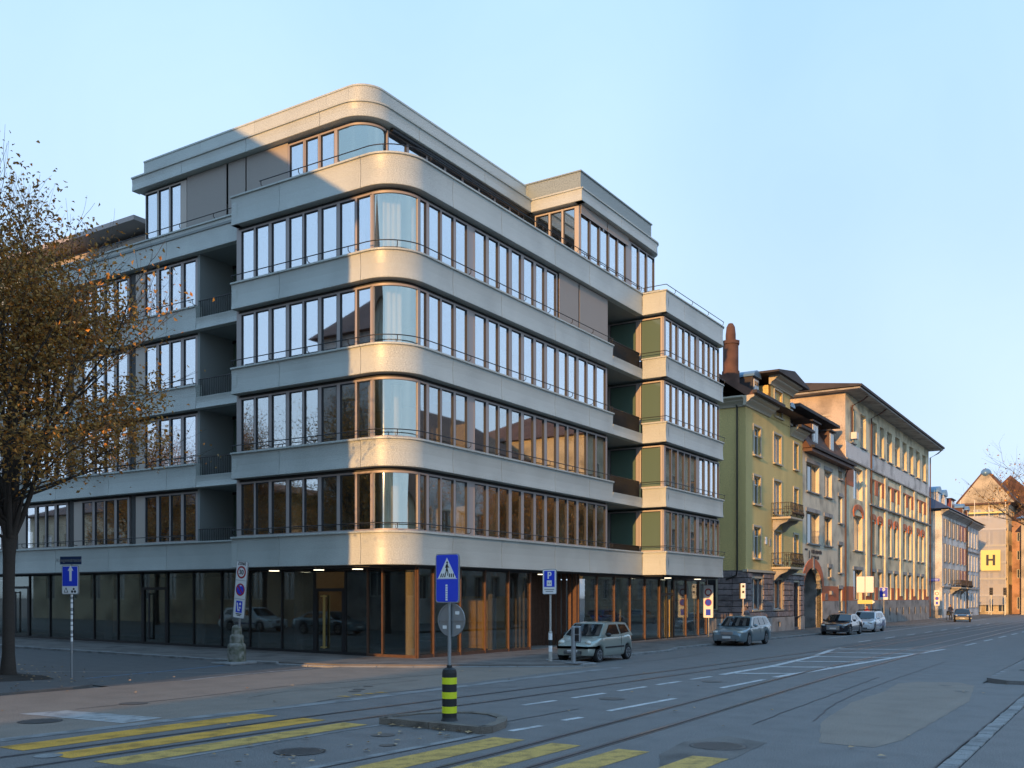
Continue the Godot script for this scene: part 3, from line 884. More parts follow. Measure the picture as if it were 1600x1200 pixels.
func build_office() -> void:
	office = thing("office_building", "grey-green concrete corner office block with rounded corner and ribbon windows", "building")
	var B := office
	var c := Plan.new(1.5, -1.5, 1.5)
	var zl := func(z): return c.sl(z)
	var xr := func(x): return c.sr(x)
	var lg := [[-8.22, -7.56], [-7.41, -6.74], [-6.53, -5.8], [-5.58, -4.93], [-4.79, -4.13], [-3.91, -3.19], [-2.98, -2.3], [-2.15, -1.47]]
	var rg := [[1.2, 1.94], [2.15, 2.8], [2.94, 3.65], [3.84, 4.56], [5.12, 5.87], [6.11, 6.75], [6.91, 7.56], [7.84, 8.53], [8.81, 9.55], [9.81, 10.47], [10.75, 11.52], [11.81, 12.51], [12.71, 13.41], [13.68, 14.4], [14.57, 15.32], [15.5, 16.4]]
	var cuts_l := [zl.call(-8.52), zl.call(-5.87), zl.call(-1.77), xr.call(3.27), xr.call(6.65), xr.call(11.0), xr.call(14.26)]
	for f in 5:
		var y0: float = Y0[f]
		var y1: float = Y1[f]
		if f == 0 or f == 4:
			panels(B, "facade_panel", c, cuts_l + [xr.call(20.1)], band_profile(y0, y1))
		else:
			panels(B, "facade_panel", c, cuts_l + [xr.call(16.72)], band_profile(y0, y1))
			panels(B, "facade_panel", c, [xr.call(16.72), xr.call(20.1)], band_profile(y0, y0 + 0.52, false))
	# windows of the four office storeys
	for f in 4:
		var w0: float = Y1[f] + 0.02
		var w1: float = Y0[f + 1] - 0.12
		var ins := 0.33
		var le := edges_of(lg, -8.42, -1.40)
		for i in lg.size():
			window_at(B, c, zl.call(le[i]), zl.call(le[i + 1]), zl.call(lg[i][0]), zl.call(lg[i][1]), w0, w1, ins, M.glass if f > 1 else M.glass_mid, M.frame)
		# the curved corner window
		var sa: float = zl.call(-1.40)
		var sb: float = xr.call(1.08)
		var arc := c.path(zl.call(-1.5) , xr.call(1.5), 4.5)
		var frm := MB.new()
		for yy in [[w0, w0 + 0.07], [w1 - 0.08, w1]]:
			frm.sweep(c.path(0.0 - 0.02, c.L + 0.02, 4.5), [Vector2(-0.375, yy[0]), Vector2(-0.285, yy[0]), Vector2(-0.285, yy[1]), Vector2(-0.375, yy[1])])
		var cw := part(B, "curved_window", frm, M.frame)
		var gp := MB.new()
		gp.sweep(c.path(0.03, c.L - 0.03, 3.0), [Vector2(-0.336, w0 + 0.06), Vector2(-0.33, w0 + 0.06), Vector2(-0.33, w1 - 0.07), Vector2(-0.336, w1 - 0.07)])
		part(cw, "pane", gp, M.glass_curved)
		for s in [0.0, c.L]:
			var q := c.at(s)
			var pl: Vector2 = q[0] - q[1] * 0.33
			part(cw, "post", bx(0.09, w1 - w0, 0.09), M.frame, Vector3(pl.x, (w0 + w1) * 0.5, pl.y))
		var re := edges_of(rg, 1.58, 16.6)
		for i in rg.size():
			if f == 3 and i >= 11:
				continue
			var e0: float = re[i]
			var e1: float = re[i + 1]
			var g0: float = rg[i][0]
			if i == 0:
				e0 = 1.55; g0 = 1.62
			if i == 3:
				e1 = 4.62
			if i == 4:
				e0 = 5.06
				var pq := c.at(xr.call(4.84))
				part(B, "solid_panel", bx(0.44, w1 - w0, 0.07), M.frame, Vector3(4.84, (w0 + w1) * 0.5, pq[0].y - 0.33))
			window_at(B, c, xr.call(e0), xr.call(e1), xr.call(g0), xr.call(rg[i][1]), w0, w1, ins, M.glass if f > 1 else M.glass_mid, M.frame)
		if f == 3:
			blind(B, c, xr.call(11.75), xr.call(13.6), w0, w1 + 0.08, 0.26)
			blind(B, c, xr.call(13.68), xr.call(16.6), w0, w1 + 0.08, 0.26)
		# near-black strip above the frames: shade of the head recess put into colour
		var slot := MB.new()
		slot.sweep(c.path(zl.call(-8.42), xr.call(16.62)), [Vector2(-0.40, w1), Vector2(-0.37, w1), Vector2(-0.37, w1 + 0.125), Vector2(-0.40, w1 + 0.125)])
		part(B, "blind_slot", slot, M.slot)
		# handrails
		rod(B, "handrail", c, zl.call(-8.5), xr.call(16.65), 0.02, Y1[f] + 0.27, 0.019)
		if f == 3:
			rod(B, "handrail", c, zl.call(-6.9), xr.call(20.0), 0.02, Y1[4] + 0.25, 0.019)
	# floors, core, partitions and columns
	for f in 5:
		var y: float = Y0[f] + 0.02
		var poly := PackedVector2Array()
		for q in c.path(zl.call(-8.55), xr.call(20.4)):
			poly.append(Vector2(q[0].x - q[1].x * 0.40, -(q[0].y - q[1].y * 0.40)))
		for q in [[20.45, 1.25], [28.4, 1.25], [28.4, -45], [1.63, -45], [1.63, -8.55]]:
			poly.append(Vector2(q[0], -q[1]))
		var sl := MB.new()
		sl.prism(poly, y, y + 0.4, Transform3D(Basis(Vector3(1, 0, 0), Vector3(0, 0, -1), Vector3(0, 1, 0)), Vector3.ZERO))
		part(B, "floor_slab", sl, M.soffit)
		if f < 4:
			var h := 2.95
			var fy := y + 0.4
			part(B, "core_wall", bx(19.0, h, 30.0), M.plaster_in, Vector3(18.9, fy + h * 0.5, -22.4))
			part(B, "partition_wall", bx(0.14, h, 5.6), M.cream_in if f < 2 else M.plaster_in, Vector3(5.95, fy + h * 0.5, -3.9))
			part(B, "partition_wall", bx(0.14, h, 6.0), M.plaster_in, Vector3(12.2, fy + h * 0.5, -4.6))
			part(B, "partition_wall", bx(5.6, h, 0.14), M.plaster_in, Vector3(4.8, fy + h * 0.5, -8.9))
			var col := MB.new()
			col.lathe([Vector2(0.2, 0), Vector2(0.2, h)], 20)
			var cm := col.mesh()
			for p in [[2.25, -1.95], [2.25, -7.2], [8.2, -1.6], [14.2, -1.6], [2.9, -13.5], [22.3, -0.9]]:
				part(B, "column", cm, M.cream_in if f < 2 else M.plaster_in, Vector3(p[0], fy, p[1]))
	# curtains behind some of the glass
	for e in [[3, Vector3(1.35, 0, -0.98), Vector3(0.62, 0, -1.7)], [3, Vector3(0.75, 0, -2.2), Vector3(0.75, 0, -2.9)], [2, Vector3(1.3, 0, -0.9), Vector3(0.8, 0, -1.3)], [1, Vector3(0.75, 0, -1.75), Vector3(0.68, 0, -2.0)], [3, Vector3(2.4, 0, -0.75), Vector3(1.7, 0, -0.75)], [1, Vector3(1.95, 0, -14.6), Vector3(1.95, 0, -13.9)]]:
		curtain(B, e[1], e[2], Y0[e[0]] + 0.42, Y0[e[0] + 1] - 0.02)
	_wing(B)
	_loggias(B, c)
	_oriel(B)
	_penthouse(B)
	_ground_floor(B, c)

func _wing(B: Node3D) -> void:
	# the set-back wing along the side street
	var c := Plan.new(1.23, 100.0, 0.01)
	var zl := func(z): return c.sl(z)
	var cuts := [zl.call(-44.0), zl.call(-39.6), zl.call(-35.2), zl.call(-30.8), zl.call(-26.4), zl.call(-22.2), zl.call(-18.1), zl.call(-14.02)]
	for f in 5:
		if f == 0 or f == 4:
			panels(B, "wing_panel", c, cuts + [zl.call(-8.56)], band_profile(Y0[f], Y1[f]))
		else:
			panels(B, "wing_panel", c, cuts + [zl.call(-12.1)], band_profile(Y0[f], Y1[f]))
			panels(B, "wing_panel", c, [zl.call(-12.1), zl.call(-8.56)], band_profile(Y0[f], Y0[f] + 0.5, false))
		# closed end of the projecting part
		part(B, "side_panel", bx(1.2, Y1[f] - Y0[f], 0.3), M.concrete0, Vector3(0.62, (Y0[f] + Y1[f]) * 0.5, -8.36))
	for f in 4:
		var w0: float = Y1[f] + 0.02
		var w1: float = Y0[f + 1] - 0.12
		part(B, "side_wall", bx(1.6, w1 - w0 + 0.12, 0.12), M.frame, Vector3(1.1, (w0 + w1) * 0.5 + 0.06, -8.47))
		for k in 7:
			var o := -4.65 * k
			var gl := [[-15.78, -15.06], [-14.83, -14.18], [-14.05, -13.41], [-13.18, -12.45]]
			var e := edges_of(gl, -15.86, -12.3)
			for i in 4:
				window_at(B, c, zl.call(e[i] + o), zl.call(e[i + 1] + o), zl.call(gl[i][0] + o), zl.call(gl[i][1] + o), w0, w1, 0.33, M.glass, M.frame)
			part(B, "solid_panel", bx(0.07, w1 - w0, 0.62), M.frame_light, Vector3(1.55, (w0 + w1) * 0.5, -16.18 + o))
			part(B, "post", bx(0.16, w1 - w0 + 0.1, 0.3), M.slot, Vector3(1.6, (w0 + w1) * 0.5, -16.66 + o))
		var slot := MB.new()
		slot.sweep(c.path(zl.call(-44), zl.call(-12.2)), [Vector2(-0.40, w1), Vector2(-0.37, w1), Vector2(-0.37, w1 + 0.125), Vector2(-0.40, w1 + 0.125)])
		part(B, "blind_slot", slot, M.slot)  # recess shade above the wing windows, painted as a strip
		rod(B, "handrail", c, zl.call(-44), zl.call(-12.2), 0.02, Y1[f] + 0.27, 0.019)
	rod(B, "handrail", c, zl.call(-17.5), zl.call(-8.7), 0.02, Y1[4] + 0.25, 0.019)
	rod(B, "handrail", c, zl.call(-30), zl.call(-17.2), -0.1, Y1[4] + 0.33, 0.022)

func _balusters(B: Node, a: Vector3, b: Vector3, h: float, step := 0.085) -> void:
	var mb := MB.new()
	var n := int((b - a).length() / step)
	for i in n + 1:
		var p := a.lerp(b, float(i) / n)
		mb.box(p + Vector3.UP * h * 0.5, Vector3(0.016, h, 0.016))
	mb.bar(a + Vector3.UP * (h + 0.015), b + Vector3.UP * (h + 0.015), 0.05, 0.03)
	mb.bar(a + Vector3.UP * 0.03, b + Vector3.UP * 0.03, 0.03, 0.02)
	part(B, "balustrade", mb, M.dark_metal)

func _loggias(B: Node3D, c: Plan) -> void:
	for f in 4:
		var y0: float = Y0[f] + 0.42
		var y1: float = Y0[f + 1] + 0.02
		var h := y1 - y0
		var m := (y0 + y1) * 0.5
		# street side: back glazing, end walls, balustrade
		for x in [[16.62, 18.2], [18.45, 20.9], [21.1, 23.4]]:
			var w: float = x[1] - x[0]
			var fr := part(B, "loggia_window", bx(w + 0.2, 0.12, 0.1), M.dark_metal, Vector3((x[0] + x[1]) * 0.5, y1 - 0.1, -2.3))
			part(fr, "pane", bx(w, h - 0.12, 0.02), M.glass_green, Vector3(0, -h * 0.5 + 0.0, 0.02))
			part(fr, "post", bx(0.22, h - 0.1, 0.12), M.dark_metal, Vector3(w * 0.5 + 0.12, -h * 0.5, 0.0))
		part(B, "loggia_wall", bx(0.12, h, 1.9), M.frame, Vector3(16.66, m, -1.35))
		_balusters(B, Vector3(16.75, Y0[f] + 0.50, -0.2), Vector3(20.1, Y0[f] + 0.50, -0.2), 0.86 if f > 0 else 1.0, 0.05)
		part(B, "loggia_soffit", bx(3.7, 0.02, 2.0), M.soffit, Vector3(18.45, y1 - 0.012, -1.35))
		# side street: the same, open between wing and corner block
		_balusters(B, Vector3(1.45, Y0[f] + 0.48, -12.15), Vector3(1.45, Y0[f] + 0.48, -8.6), 0.80 if f > 0 else 1.25, 0.11)
		for z in [[-12.1, -10.9], [-10.6, -9.4]]:
			var w: float = z[1] - z[0]
			var fr := part(B, "loggia_window", bx(0.1, 0.12, w + 0.2), M.dark_metal, Vector3(3.35, y1 - 0.1, (z[0] + z[1]) * 0.5))
			part(fr, "pane", bx(0.02, h - 0.12, w), M.glass_green, Vector3(-0.02, -h * 0.5, 0))
			part(fr, "post", bx(0.14, h - 0.1, 0.26), M.dark_metal, Vector3(0, -h * 0.5, w * 0.5 + 0.14))
		part(B, "loggia_wall", bx(1.9, h, 0.14), M.soffit, Vector3(2.45, m, -12.22))
		part(B, "loggia_wall", bx(2.0, h, 0.1), M.soffit, Vector3(2.4, m, -8.66))
		part(B, "loggia_soffit", bx(1.8, 0.02, 3.5), M.soffit, Vector3(2.4, y1 - 0.012, -10.4))

func _oriel(B: Node3D) -> void:
	# the bay that steps forward over the pavement
	var c := Plan.new(20.12, 1.31, 0.02)
	var gl := [[20.7, 21.39], [21.54, 22.17], [22.41, 23.1], [23.25, 23.93], [24.09, 24.84], [25.33, 26.0], [26.21, 26.85], [27.03, 27.64], [27.83, 28.36]]
	for f in 5:
		var prof := band_profile(Y0[f], Y1[f])
		panels(B, "bay_panel", c, [c.sl(-0.02), 0.01], prof, 0.0)
		panels(B, "bay_panel", c, [0.012, c.sr(22.6), c.sr(28.0)], prof)
		# rounded far end
		var path := [[Vector2(28.006, 1.33), Vector2(0, 1)]]
		for k in 7:
			var t := PI * 0.5 * k / 6.0
			path.append([Vector2(28.3 + sin(t) * 0.5, 0.83 + cos(t) * 0.5), Vector2(sin(t), cos(t))])
		path.append([Vector2(28.8, -3.0), Vector2(1, 0)])
		var mb := MB.new()
		mb.sweep(path, prof)
		part(B, "bay_panel", mb, M.concrete1)
	for f in 4:
		var w0: float = Y1[f] + 0.02
		var w1: float = Y0[f + 1] - 0.12
		var e := edges_of(gl, 20.46, 28.45)
		for i in gl.size():
			window_at(B, c, c.sr(e[i]), c.sr(e[i + 1]), c.sr(gl[i][0]), c.sr(gl[i][1]), w0, w1, 0.33, M.glass, M.frame)
		window_at(B, c, c.sl(-0.32), c.sl(1.0), c.sl(-0.2), c.sl(0.86), w0, w1, 0.33, M.glass_green, M.frame_light)
		window_at(B, c, c.sl(-2.2), c.sl(-0.34), c.sl(-2.0), c.sl(-0.55), w0, w1, 0.33, M.glass_green, M.frame)
		part(B, "end_wall", bx(0.1, w1 - w0 + 0.12, 4.0), M.frame, Vector3(28.42, (w0 + w1) * 0.5 + 0.06, -1.06))
		rod(B, "handrail", c, c.sl(-0.3), c.sr(28.6), 0.02, Y1[f] + 0.27, 0.019)
	rod(B, "handrail", c, c.sl(0.02), c.sr(28.4), 0.02, Y1[4] + 0.25, 0.019)
	part(B, "roof_upstand", bx(7.6, 0.45, 3.0), M.zinc, Vector3(24.7, Y1[4] + 0.1, -0.9))

func _penthouse(B: Node3D) -> void:
	var y0 := 20.6
	# roof terrace
	part(B, "terrace_floor", bx(28, 0.1, 44), M.soffit, Vector3(15.2, 17.95, -22.6))
	# main penthouse with rounded corner
	var c := Plan.new(2.5, -3.73, 1.3)
	var zl := func(z): return c.sl(z)
	var xr := func(x): return c.sr(x)
	var fascia := [Vector2(-0.4, y0), Vector2(-0.015, y0), Vector2(0, y0 + 0.015), Vector2(-0.02, y0 + 0.3), Vector2(0, y0 + 0.53), Vector2(0.055, y0 + 0.535), Vector2(0.06, y0 + 0.6), Vector2(-0.4, y0 + 0.62)]
	panels(B, "roof_fascia", c, [zl.call(-16.35), zl.call(-13.0), zl.call(-9.0), zl.call(-4.9), xr.call(4.32), xr.call(9.0), xr.call(13.2)], fascia)
	var up := [Vector2(-0.5, y0 + 0.6), Vector2(-0.38, y0 + 0.6), Vector2(-0.38, y0 + 1.33), Vector2(-0.35, y0 + 1.335), Vector2(-0.35, y0 + 1.40), Vector2(-0.5, y0 + 1.41)]
	panels(B, "roof_upstand", c, [zl.call(-16.0), zl.call(-12.2), zl.call(-8.9), zl.call(-4.9), zl.call(-3.75), xr.call(13.2)], up, 0.006)
	var wh := 2.3
	for i in 0:
		pass
	var w0 := y0 - 0.12 - wh
	var w1 := y0 - 0.10
	# roof plate and soffit
	var poly := PackedVector2Array()
	for q in c.path(zl.call(-16.3), xr.call(13.2)):
		poly.append(Vector2(q[0].x - q[1].x * 0.41, -(q[0].y - q[1].y * 0.41)))
	poly.append(Vector2(21.0, 2.8)); poly.append(Vector2(21.0, 16.3))
	var sl := MB.new()
	sl.prism(poly, y0 + 0.02, y0 + 0.5, Transform3D(Basis(Vector3(1, 0, 0), Vector3(0, 0, -1), Vector3(0, 1, 0)), Vector3.ZERO))
	part(B, "roof_plate", sl, M.soffit)
	# side-street windows, blinds, and the curved pane
	for g in [[-15.75, -15.0], [-14.88, -14.2], [-14.08, -13.42]]:
		window_at(B, c, zl.call(g[0] - 0.06), zl.call(g[1] + 0.06), zl.call(g[0] + 0.01), zl.call(g[1] - 0.01), w0, w1, 0.36, M.glass, M.frame_light)
	part(B, "end_post", bx(0.12, wh, 0.35), M.frame_light, Vector3(1.57, (w0 + w1) * 0.5, -13.2))
	part(B, "end_wall", bx(6.0, wh + 0.1, 0.1), M.frame_light, Vector3(4.6, (w0 + w1) * 0.5, -15.86))
	blind(B, c, zl.call(-13.0), zl.call(-10.5), w0, w1 + 0.08, 0.32)
	blind(B, c, zl.call(-10.4), zl.call(-9.35), w0, w1 + 0.08, 0.32)
	blind(B, c, zl.call(-9.3), zl.call(-6.9), w0, w1 + 0.08, 0.32)
	for g in [[-6.8, -6.1], [-5.92, -5.3], [-5.12, -4.45]]:
		window_at(B, c, zl.call(g[0] - 0.1), zl.call(g[1] + 0.1), zl.call(g[0]), zl.call(g[1]), w0, w1, 0.36, M.glass, M.frame)
	var frm := MB.new()
	for yy in [[w0, w0 + 0.07], [w1 - 0.08, w1]]:
		frm.sweep(c.path(-0.6, c.L + 0.1, 4.5), [Vector2(-0.41, yy[0]), Vector2(-0.32, yy[0]), Vector2(-0.32, yy[1]), Vector2(-0.41, yy[1])])
	var cw := part(B, "curved_window", frm, M.frame)
	var gp := MB.new()
	gp.sweep(c.path(-0.55, c.L + 0.05, 3.0), [Vector2(-0.366, w0 + 0.06), Vector2(-0.36, w0 + 0.06), Vector2(-0.36, w1 - 0.07), Vector2(-0.366, w1 - 0.07)])
	part(cw, "pane", gp, M.glass_curved)
	part(cw, "post", bx(0.1, wh, 0.12), M.frame, Vector3(1.56, (w0 + w1) * 0.5, -4.33))
	for k in 8:
		window_at(B, c, xr.call(2.7 + k * 1.26), xr.call(3.94 + k * 1.26), xr.call(2.78 + k * 1.26), xr.call(3.86 + k * 1.26), w0, w1, 0.36, M.glass, M.frame)
	part(B, "awning_case", bx(10.2, 0.12, 0.14), M.dark_metal, Vector3(7.9, y0 - 0.08, -2.62))
	part(B, "core_wall", bx(14, 2.7, 9), M.plaster_in, Vector3(11.5, 19.3, -10.8))
	# second penthouse, over the street
	var d := Plan.new(12.92, 0.28, 0.02)
	panels(B, "roof_fascia", d, [d.sl(-2.6), 0.0], fascia, 0.0)
	panels(B, "roof_fascia", d, [0.012, d.sr(17.0), d.sr(21.0)], fascia)
	var path := [[Vector2(21.006, 0.3), Vector2(0, 1)]]
	for k in 7:
		var t := PI * 0.5 * k / 6.0
		path.append([Vector2(21.2 + sin(t) * 0.7, -0.4 + cos(t) * 0.7), Vector2(sin(t), cos(t))])
	path.append([Vector2(21.9, -3.0), Vector2(1, 0)])
	var mb := MB.new()
	mb.sweep(path, fascia)
	part(B, "roof_fascia", mb, M.concrete1)
	part(B, "roof_upstand", bx(7.8, 0.8, 6.0), M.zinc, Vector3(16.95, y0 + 1.0, -2.85))
	part(B, "roof_coping", bx(7.9, 0.06, 6.1), M.zinc, Vector3(16.95, y0 + 1.43, -2.85))
	part(B, "roof_plate", bx(8.4, 0.45, 3.0), M.soffit, Vector3(17.2, y0 + 0.27, -1.6))
	for g in [[-2.25, -1.55], [-1.4, -0.75], [-0.6, 0.0 - 0.35]]:
		pass
	for g in [[-2.3, -1.65], [-1.5, -0.95], [-0.8, -0.25]]:
		window_at(B, d, d.sl(g[0] - 0.08), d.sl(g[1] + 0.07), d.sl(g[0]), d.sl(g[1]), w0, w1, 0.3, M.glass_mid, M.frame_light)
	part(B, "end_post", bx(0.1, wh, 0.2), M.frame_light, Vector3(13.2, (w0 + w1) * 0.5, -0.10))
	for k in 5:
		window_at(B, d, d.sr(13.28 + k * 0.97), d.sr(14.25 + k * 0.97), d.sr(13.36 + k * 0.97), d.sr(14.17 + k * 0.97), w0, w1, 0.33, M.glass, M.frame)
	part(B, "solid_panel", bx(0.5, wh, 0.08), M.frame, Vector3(18.4, (w0 + w1) * 0.5, -0.03))
	for k in 3:
		window_at(B, d, d.sr(18.66 + k * 0.97), d.sr(19.63 + k * 0.97), d.sr(18.74 + k * 0.97), d.sr(19.55 + k * 0.97), w0, w1, 0.33, M.glass, M.frame)
	blind(B, d, d.sr(13.25), d.sr(15.9), w1 - 0.36, w1 + 0.1, 0.24)
	blind(B, d, d.sr(15.95), d.sr(18.3), w1 - 0.36, w1 + 0.1, 0.24)
	part(B, "end_wall", bx(0.1, wh, 3.4), M.frame, Vector3(21.6, (w0 + w1) * 0.5, -1.8))
	part(B, "core_wall", bx(6.5, 2.6, 3.0), M.plaster_in, Vector3(17.8, 19.3, -4.5))
	# further, lower roof storey over the wing
	part(B, "wing_wall", bx(6, 1.7, 20), M.frame_light, Vector3(6.4, 18.9, -28.0))
	part(B, "wing_eave", bx(8.2, 0.22, 21), M.frame, Vector3(6.4, 20.1, -28.2))

func _ground_floor(B: Node3D, c: Plan) -> void:
	var top := 3.52
	# soffit under the overhang
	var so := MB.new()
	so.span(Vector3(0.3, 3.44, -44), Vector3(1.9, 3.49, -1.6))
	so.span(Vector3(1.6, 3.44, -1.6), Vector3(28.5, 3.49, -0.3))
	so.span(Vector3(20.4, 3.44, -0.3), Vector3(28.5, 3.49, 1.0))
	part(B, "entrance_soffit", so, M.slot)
	# street side glazing
	var xs := [1.7, 2.65, 4.38, 6.1, 7.87, 9.59]
	var runs := [xs, [13.98, 15.87, 17.75, 19.58, 21.41, 23.31], [25.25, 27.06, 29.01, 30.3]]
	for run in runs:
		for i in run.size() - 1:
			var w: float = run[i + 1] - run[i]
			var mid: float = (run[i] + run[i + 1]) * 0.5
			var o := part(B, "shop_window", bx(w, 0.2, 0.1), M.copper if run == xs else M.dark_metal, Vector3(mid, 0.0 + G(mid, 0) + 0.1, -0.5))
			part(o, "pane", bx(w - 0.06, 3.2, 0.02), M.glass_low, Vector3(0, 1.72, -0.01))
			part(o, "head", bx(w, 0.1, 0.1), M.dark_metal, Vector3(0, 3.35, 0))
		for x in run:
			part(B, "copper_mullion", bx(0.06, 3.5, 0.09), M.copper, Vector3(x, G(x, 0) + 1.75, -0.47))
	part(B, "plinth", bx(30, 0.6, 0.2), M.kerb, Vector3(16.6, -0.26, -0.5))
	# recessed entry with curved copper fins
	part(B, "entry_wall", bx(0.1, 3.5, 2.4), M.wood_brown, Vector3(9.7, 1.75, -1.7))
	part(B, "entry_wall", bx(4.2, 3.5, 0.1), M.wood_brown, Vector3(11.8, 1.75, -2.95))
	part(B, "entry_floor", bx(4.2, 0.1, 2.6), M.pavement, Vector3(11.8, -0.02, -1.7))
	for k in 11:
		var t := float(k) / 10.0
		part(B, "copper_fin", bx(0.05, 3.45, 0.2), M.copper, Vector3(12.35 + 1.5 * sin(t * 1.45), 1.74, -2.2 + 1.65 * (1.0 - cos(t * 1.35)) * 1.25), Basis(Vector3.UP, 0.5 - t * 0.5))
	# side street glazing
	var zs := [-44.0, -42.2, -40.4, -38.6, -36.8, -35.0, -33.2, -31.4, -29.6, -28.5, -26.75, -25.06, -23.32, -21.54, -19.79, -18.0, -16.25, -14.48, -12.77, -10.99, -9.28, -7.42, -5.64, -4.0, -2.87, -2.14, -0.55]
	for i in zs.size() - 1:
		var w: float = zs[i + 1] - zs[i]
		var mid: float = (zs[i] + zs[i + 1]) * 0.5
		var gy := G(1.7, mid) + 0.09
		var door: bool = mid > -16.3 and mid < -14.4 or mid > -5.7 and mid < -3.9 or mid > -26.0 and mid < -25.0
		var o := part(B, "door" if door else "shop_window", bx(0.1, 0.2, w), M.copper if mid > -2.9 else M.dark_metal, Vector3(1.7, gy, mid))
		part(o, "pane", bx(0.02, 3.1, w - 0.06), M.glass_low, Vector3(0.01, 1.65, 0))
		part(o, "head", bx(0.1, 0.1, w), M.dark_metal, Vector3(0, 3.3, 0))
		if door:
			part(o, "transom", bx(0.12, 0.12, w), M.dark_metal, Vector3(0, 2.5, 0))
			part(o, "stile", bx(0.12, 2.5, 0.12), M.dark_metal, Vector3(0, 1.2, w * 0.5 - 0.1))
			part(o, "stile", bx(0.12, 2.5, 0.12), M.dark_metal, Vector3(0, 1.2, -w * 0.5 + 0.1))
			var hd := MB.new()
			hd.box(Vector3(-0.12, 1.25, 0), Vector3(0.04, 2.1, 0.1))
			hd.box(Vector3(-0.06, 2.25, -0.08), Vector3(0.14, 0.05, 0.2))
			hd.box(Vector3(-0.06, 0.25, -0.08), Vector3(0.14, 0.05, 0.2))
			part(o, "handle", hd, M.brass if mid > -6 else M.dark_metal, Vector3(0, 0, -w * 0.5 + 0.62))
	for z in zs:
		part(B, "copper_mullion" if z > -2.9 else "mullion", bx(0.09, 3.6, 0.06), M.copper if z > -2.9 else M.dark_metal, Vector3(1.69, 1.72, z))
	part(B, "plinth", bx(0.2, 0.6, 44), M.kerb, Vector3(1.72, -0.22, -22))
	# street side door with its long handle
	var dr := part(B, "door", bx(1.75, 0.14, 0.12), M.dark_metal, Vector3(24.3, G(24, 0) + 2.6, -0.5))
	part(dr, "pane", bx(1.6, 2.5, 0.02), M.glass_low, Vector3(0, -1.3, 0))
	part(dr, "pane", bx(1.6, 0.8, 0.02), M.glass_low, Vector3(0, 0.48, 0))
	for x in [-0.85, 0.0, 0.85]:
		part(dr, "stile", bx(0.12, 3.4, 0.14), M.dark_metal, Vector3(x, -0.9, 0))
	part(dr, "handle", bx(0.09, 2.1, 0.05), M.brass, Vector3(0.14, -1.35, 0.14))
	# inside: floor, back wall, the board wall that the sun reaches, columns
	part(B, "shop_floor", bx(29, 0.12, 43), M.floor_in, Vector3(16.4, 0.0, -22.1))
	part(B, "back_wall", bx(20, 3.4, 34), M.concrete_in, Vector3(20, 1.75, -26.2))
	part(B, "partition_wall", bx(0.14, 3.4, 5.0), M.floor_in, Vector3(9.6, 1.75, -3.2))
	part(B, "board_wall", bx(0.06, 2.35, 2.6), M.board_in, Vector3(9.2, 1.2, -2.6))
	part(B, "partition_wall", bx(7.0, 3.4, 0.14), M.floor_in, Vector3(5.6, 1.75, -9.2))
	var col := MB.new()
	col.lathe([Vector2(0.19, 0.0), Vector2(0.19, 3.4)], 20)
	for p in [[2.0, -1.05], [2.6, -7.4], [8.0, -1.4], [15.6, -1.6], [20.6, -1.6], [26, -1.6], [2.6, -13.4], [2.6, -20]]:
		part(B, "column", col, M.cream_in if p[0] < 2.1 else M.concrete_in, Vector3(p[0], 0.06, p[1]))
	# lamps in the soffit
	for p in [[0.8, -2.6], [0.85, -4.6], [0.85, -7.0], [11.5, -1.0], [22.1, 0.55], [26.2, 0.6]]:
		var o := part(B, "ceiling_lamp", bx(0.32, 0.05, 0.32), M.dark_metal, Vector3(p[0], 3.415, p[1]))
		part(o, "lamp_glass", bx(0.28, 0.03, 0.28), M.lamp_glow, Vector3(0, -0.038, 0))
		var l := AreaLight3D.new()
		l.name = "lamp_light"
		l.area_size = Vector2(0.26, 0.26)
		l.light_energy = 0.02
		l.light_color = Color(1, 0.93, 0.8)
		l.area_range = 8.0
		l.shadow_enabled = true
		l.position = Vector3(0, -0.06, 0)
		l.rotation.x = -PI * 0.5
		o.add_child(l, true)

# ---------------------------------------------------------------- older houses
func face_basis(u: Vector3) -> Basis:
	return Basis(u, Vector3.UP, u.cross(Vector3.UP))

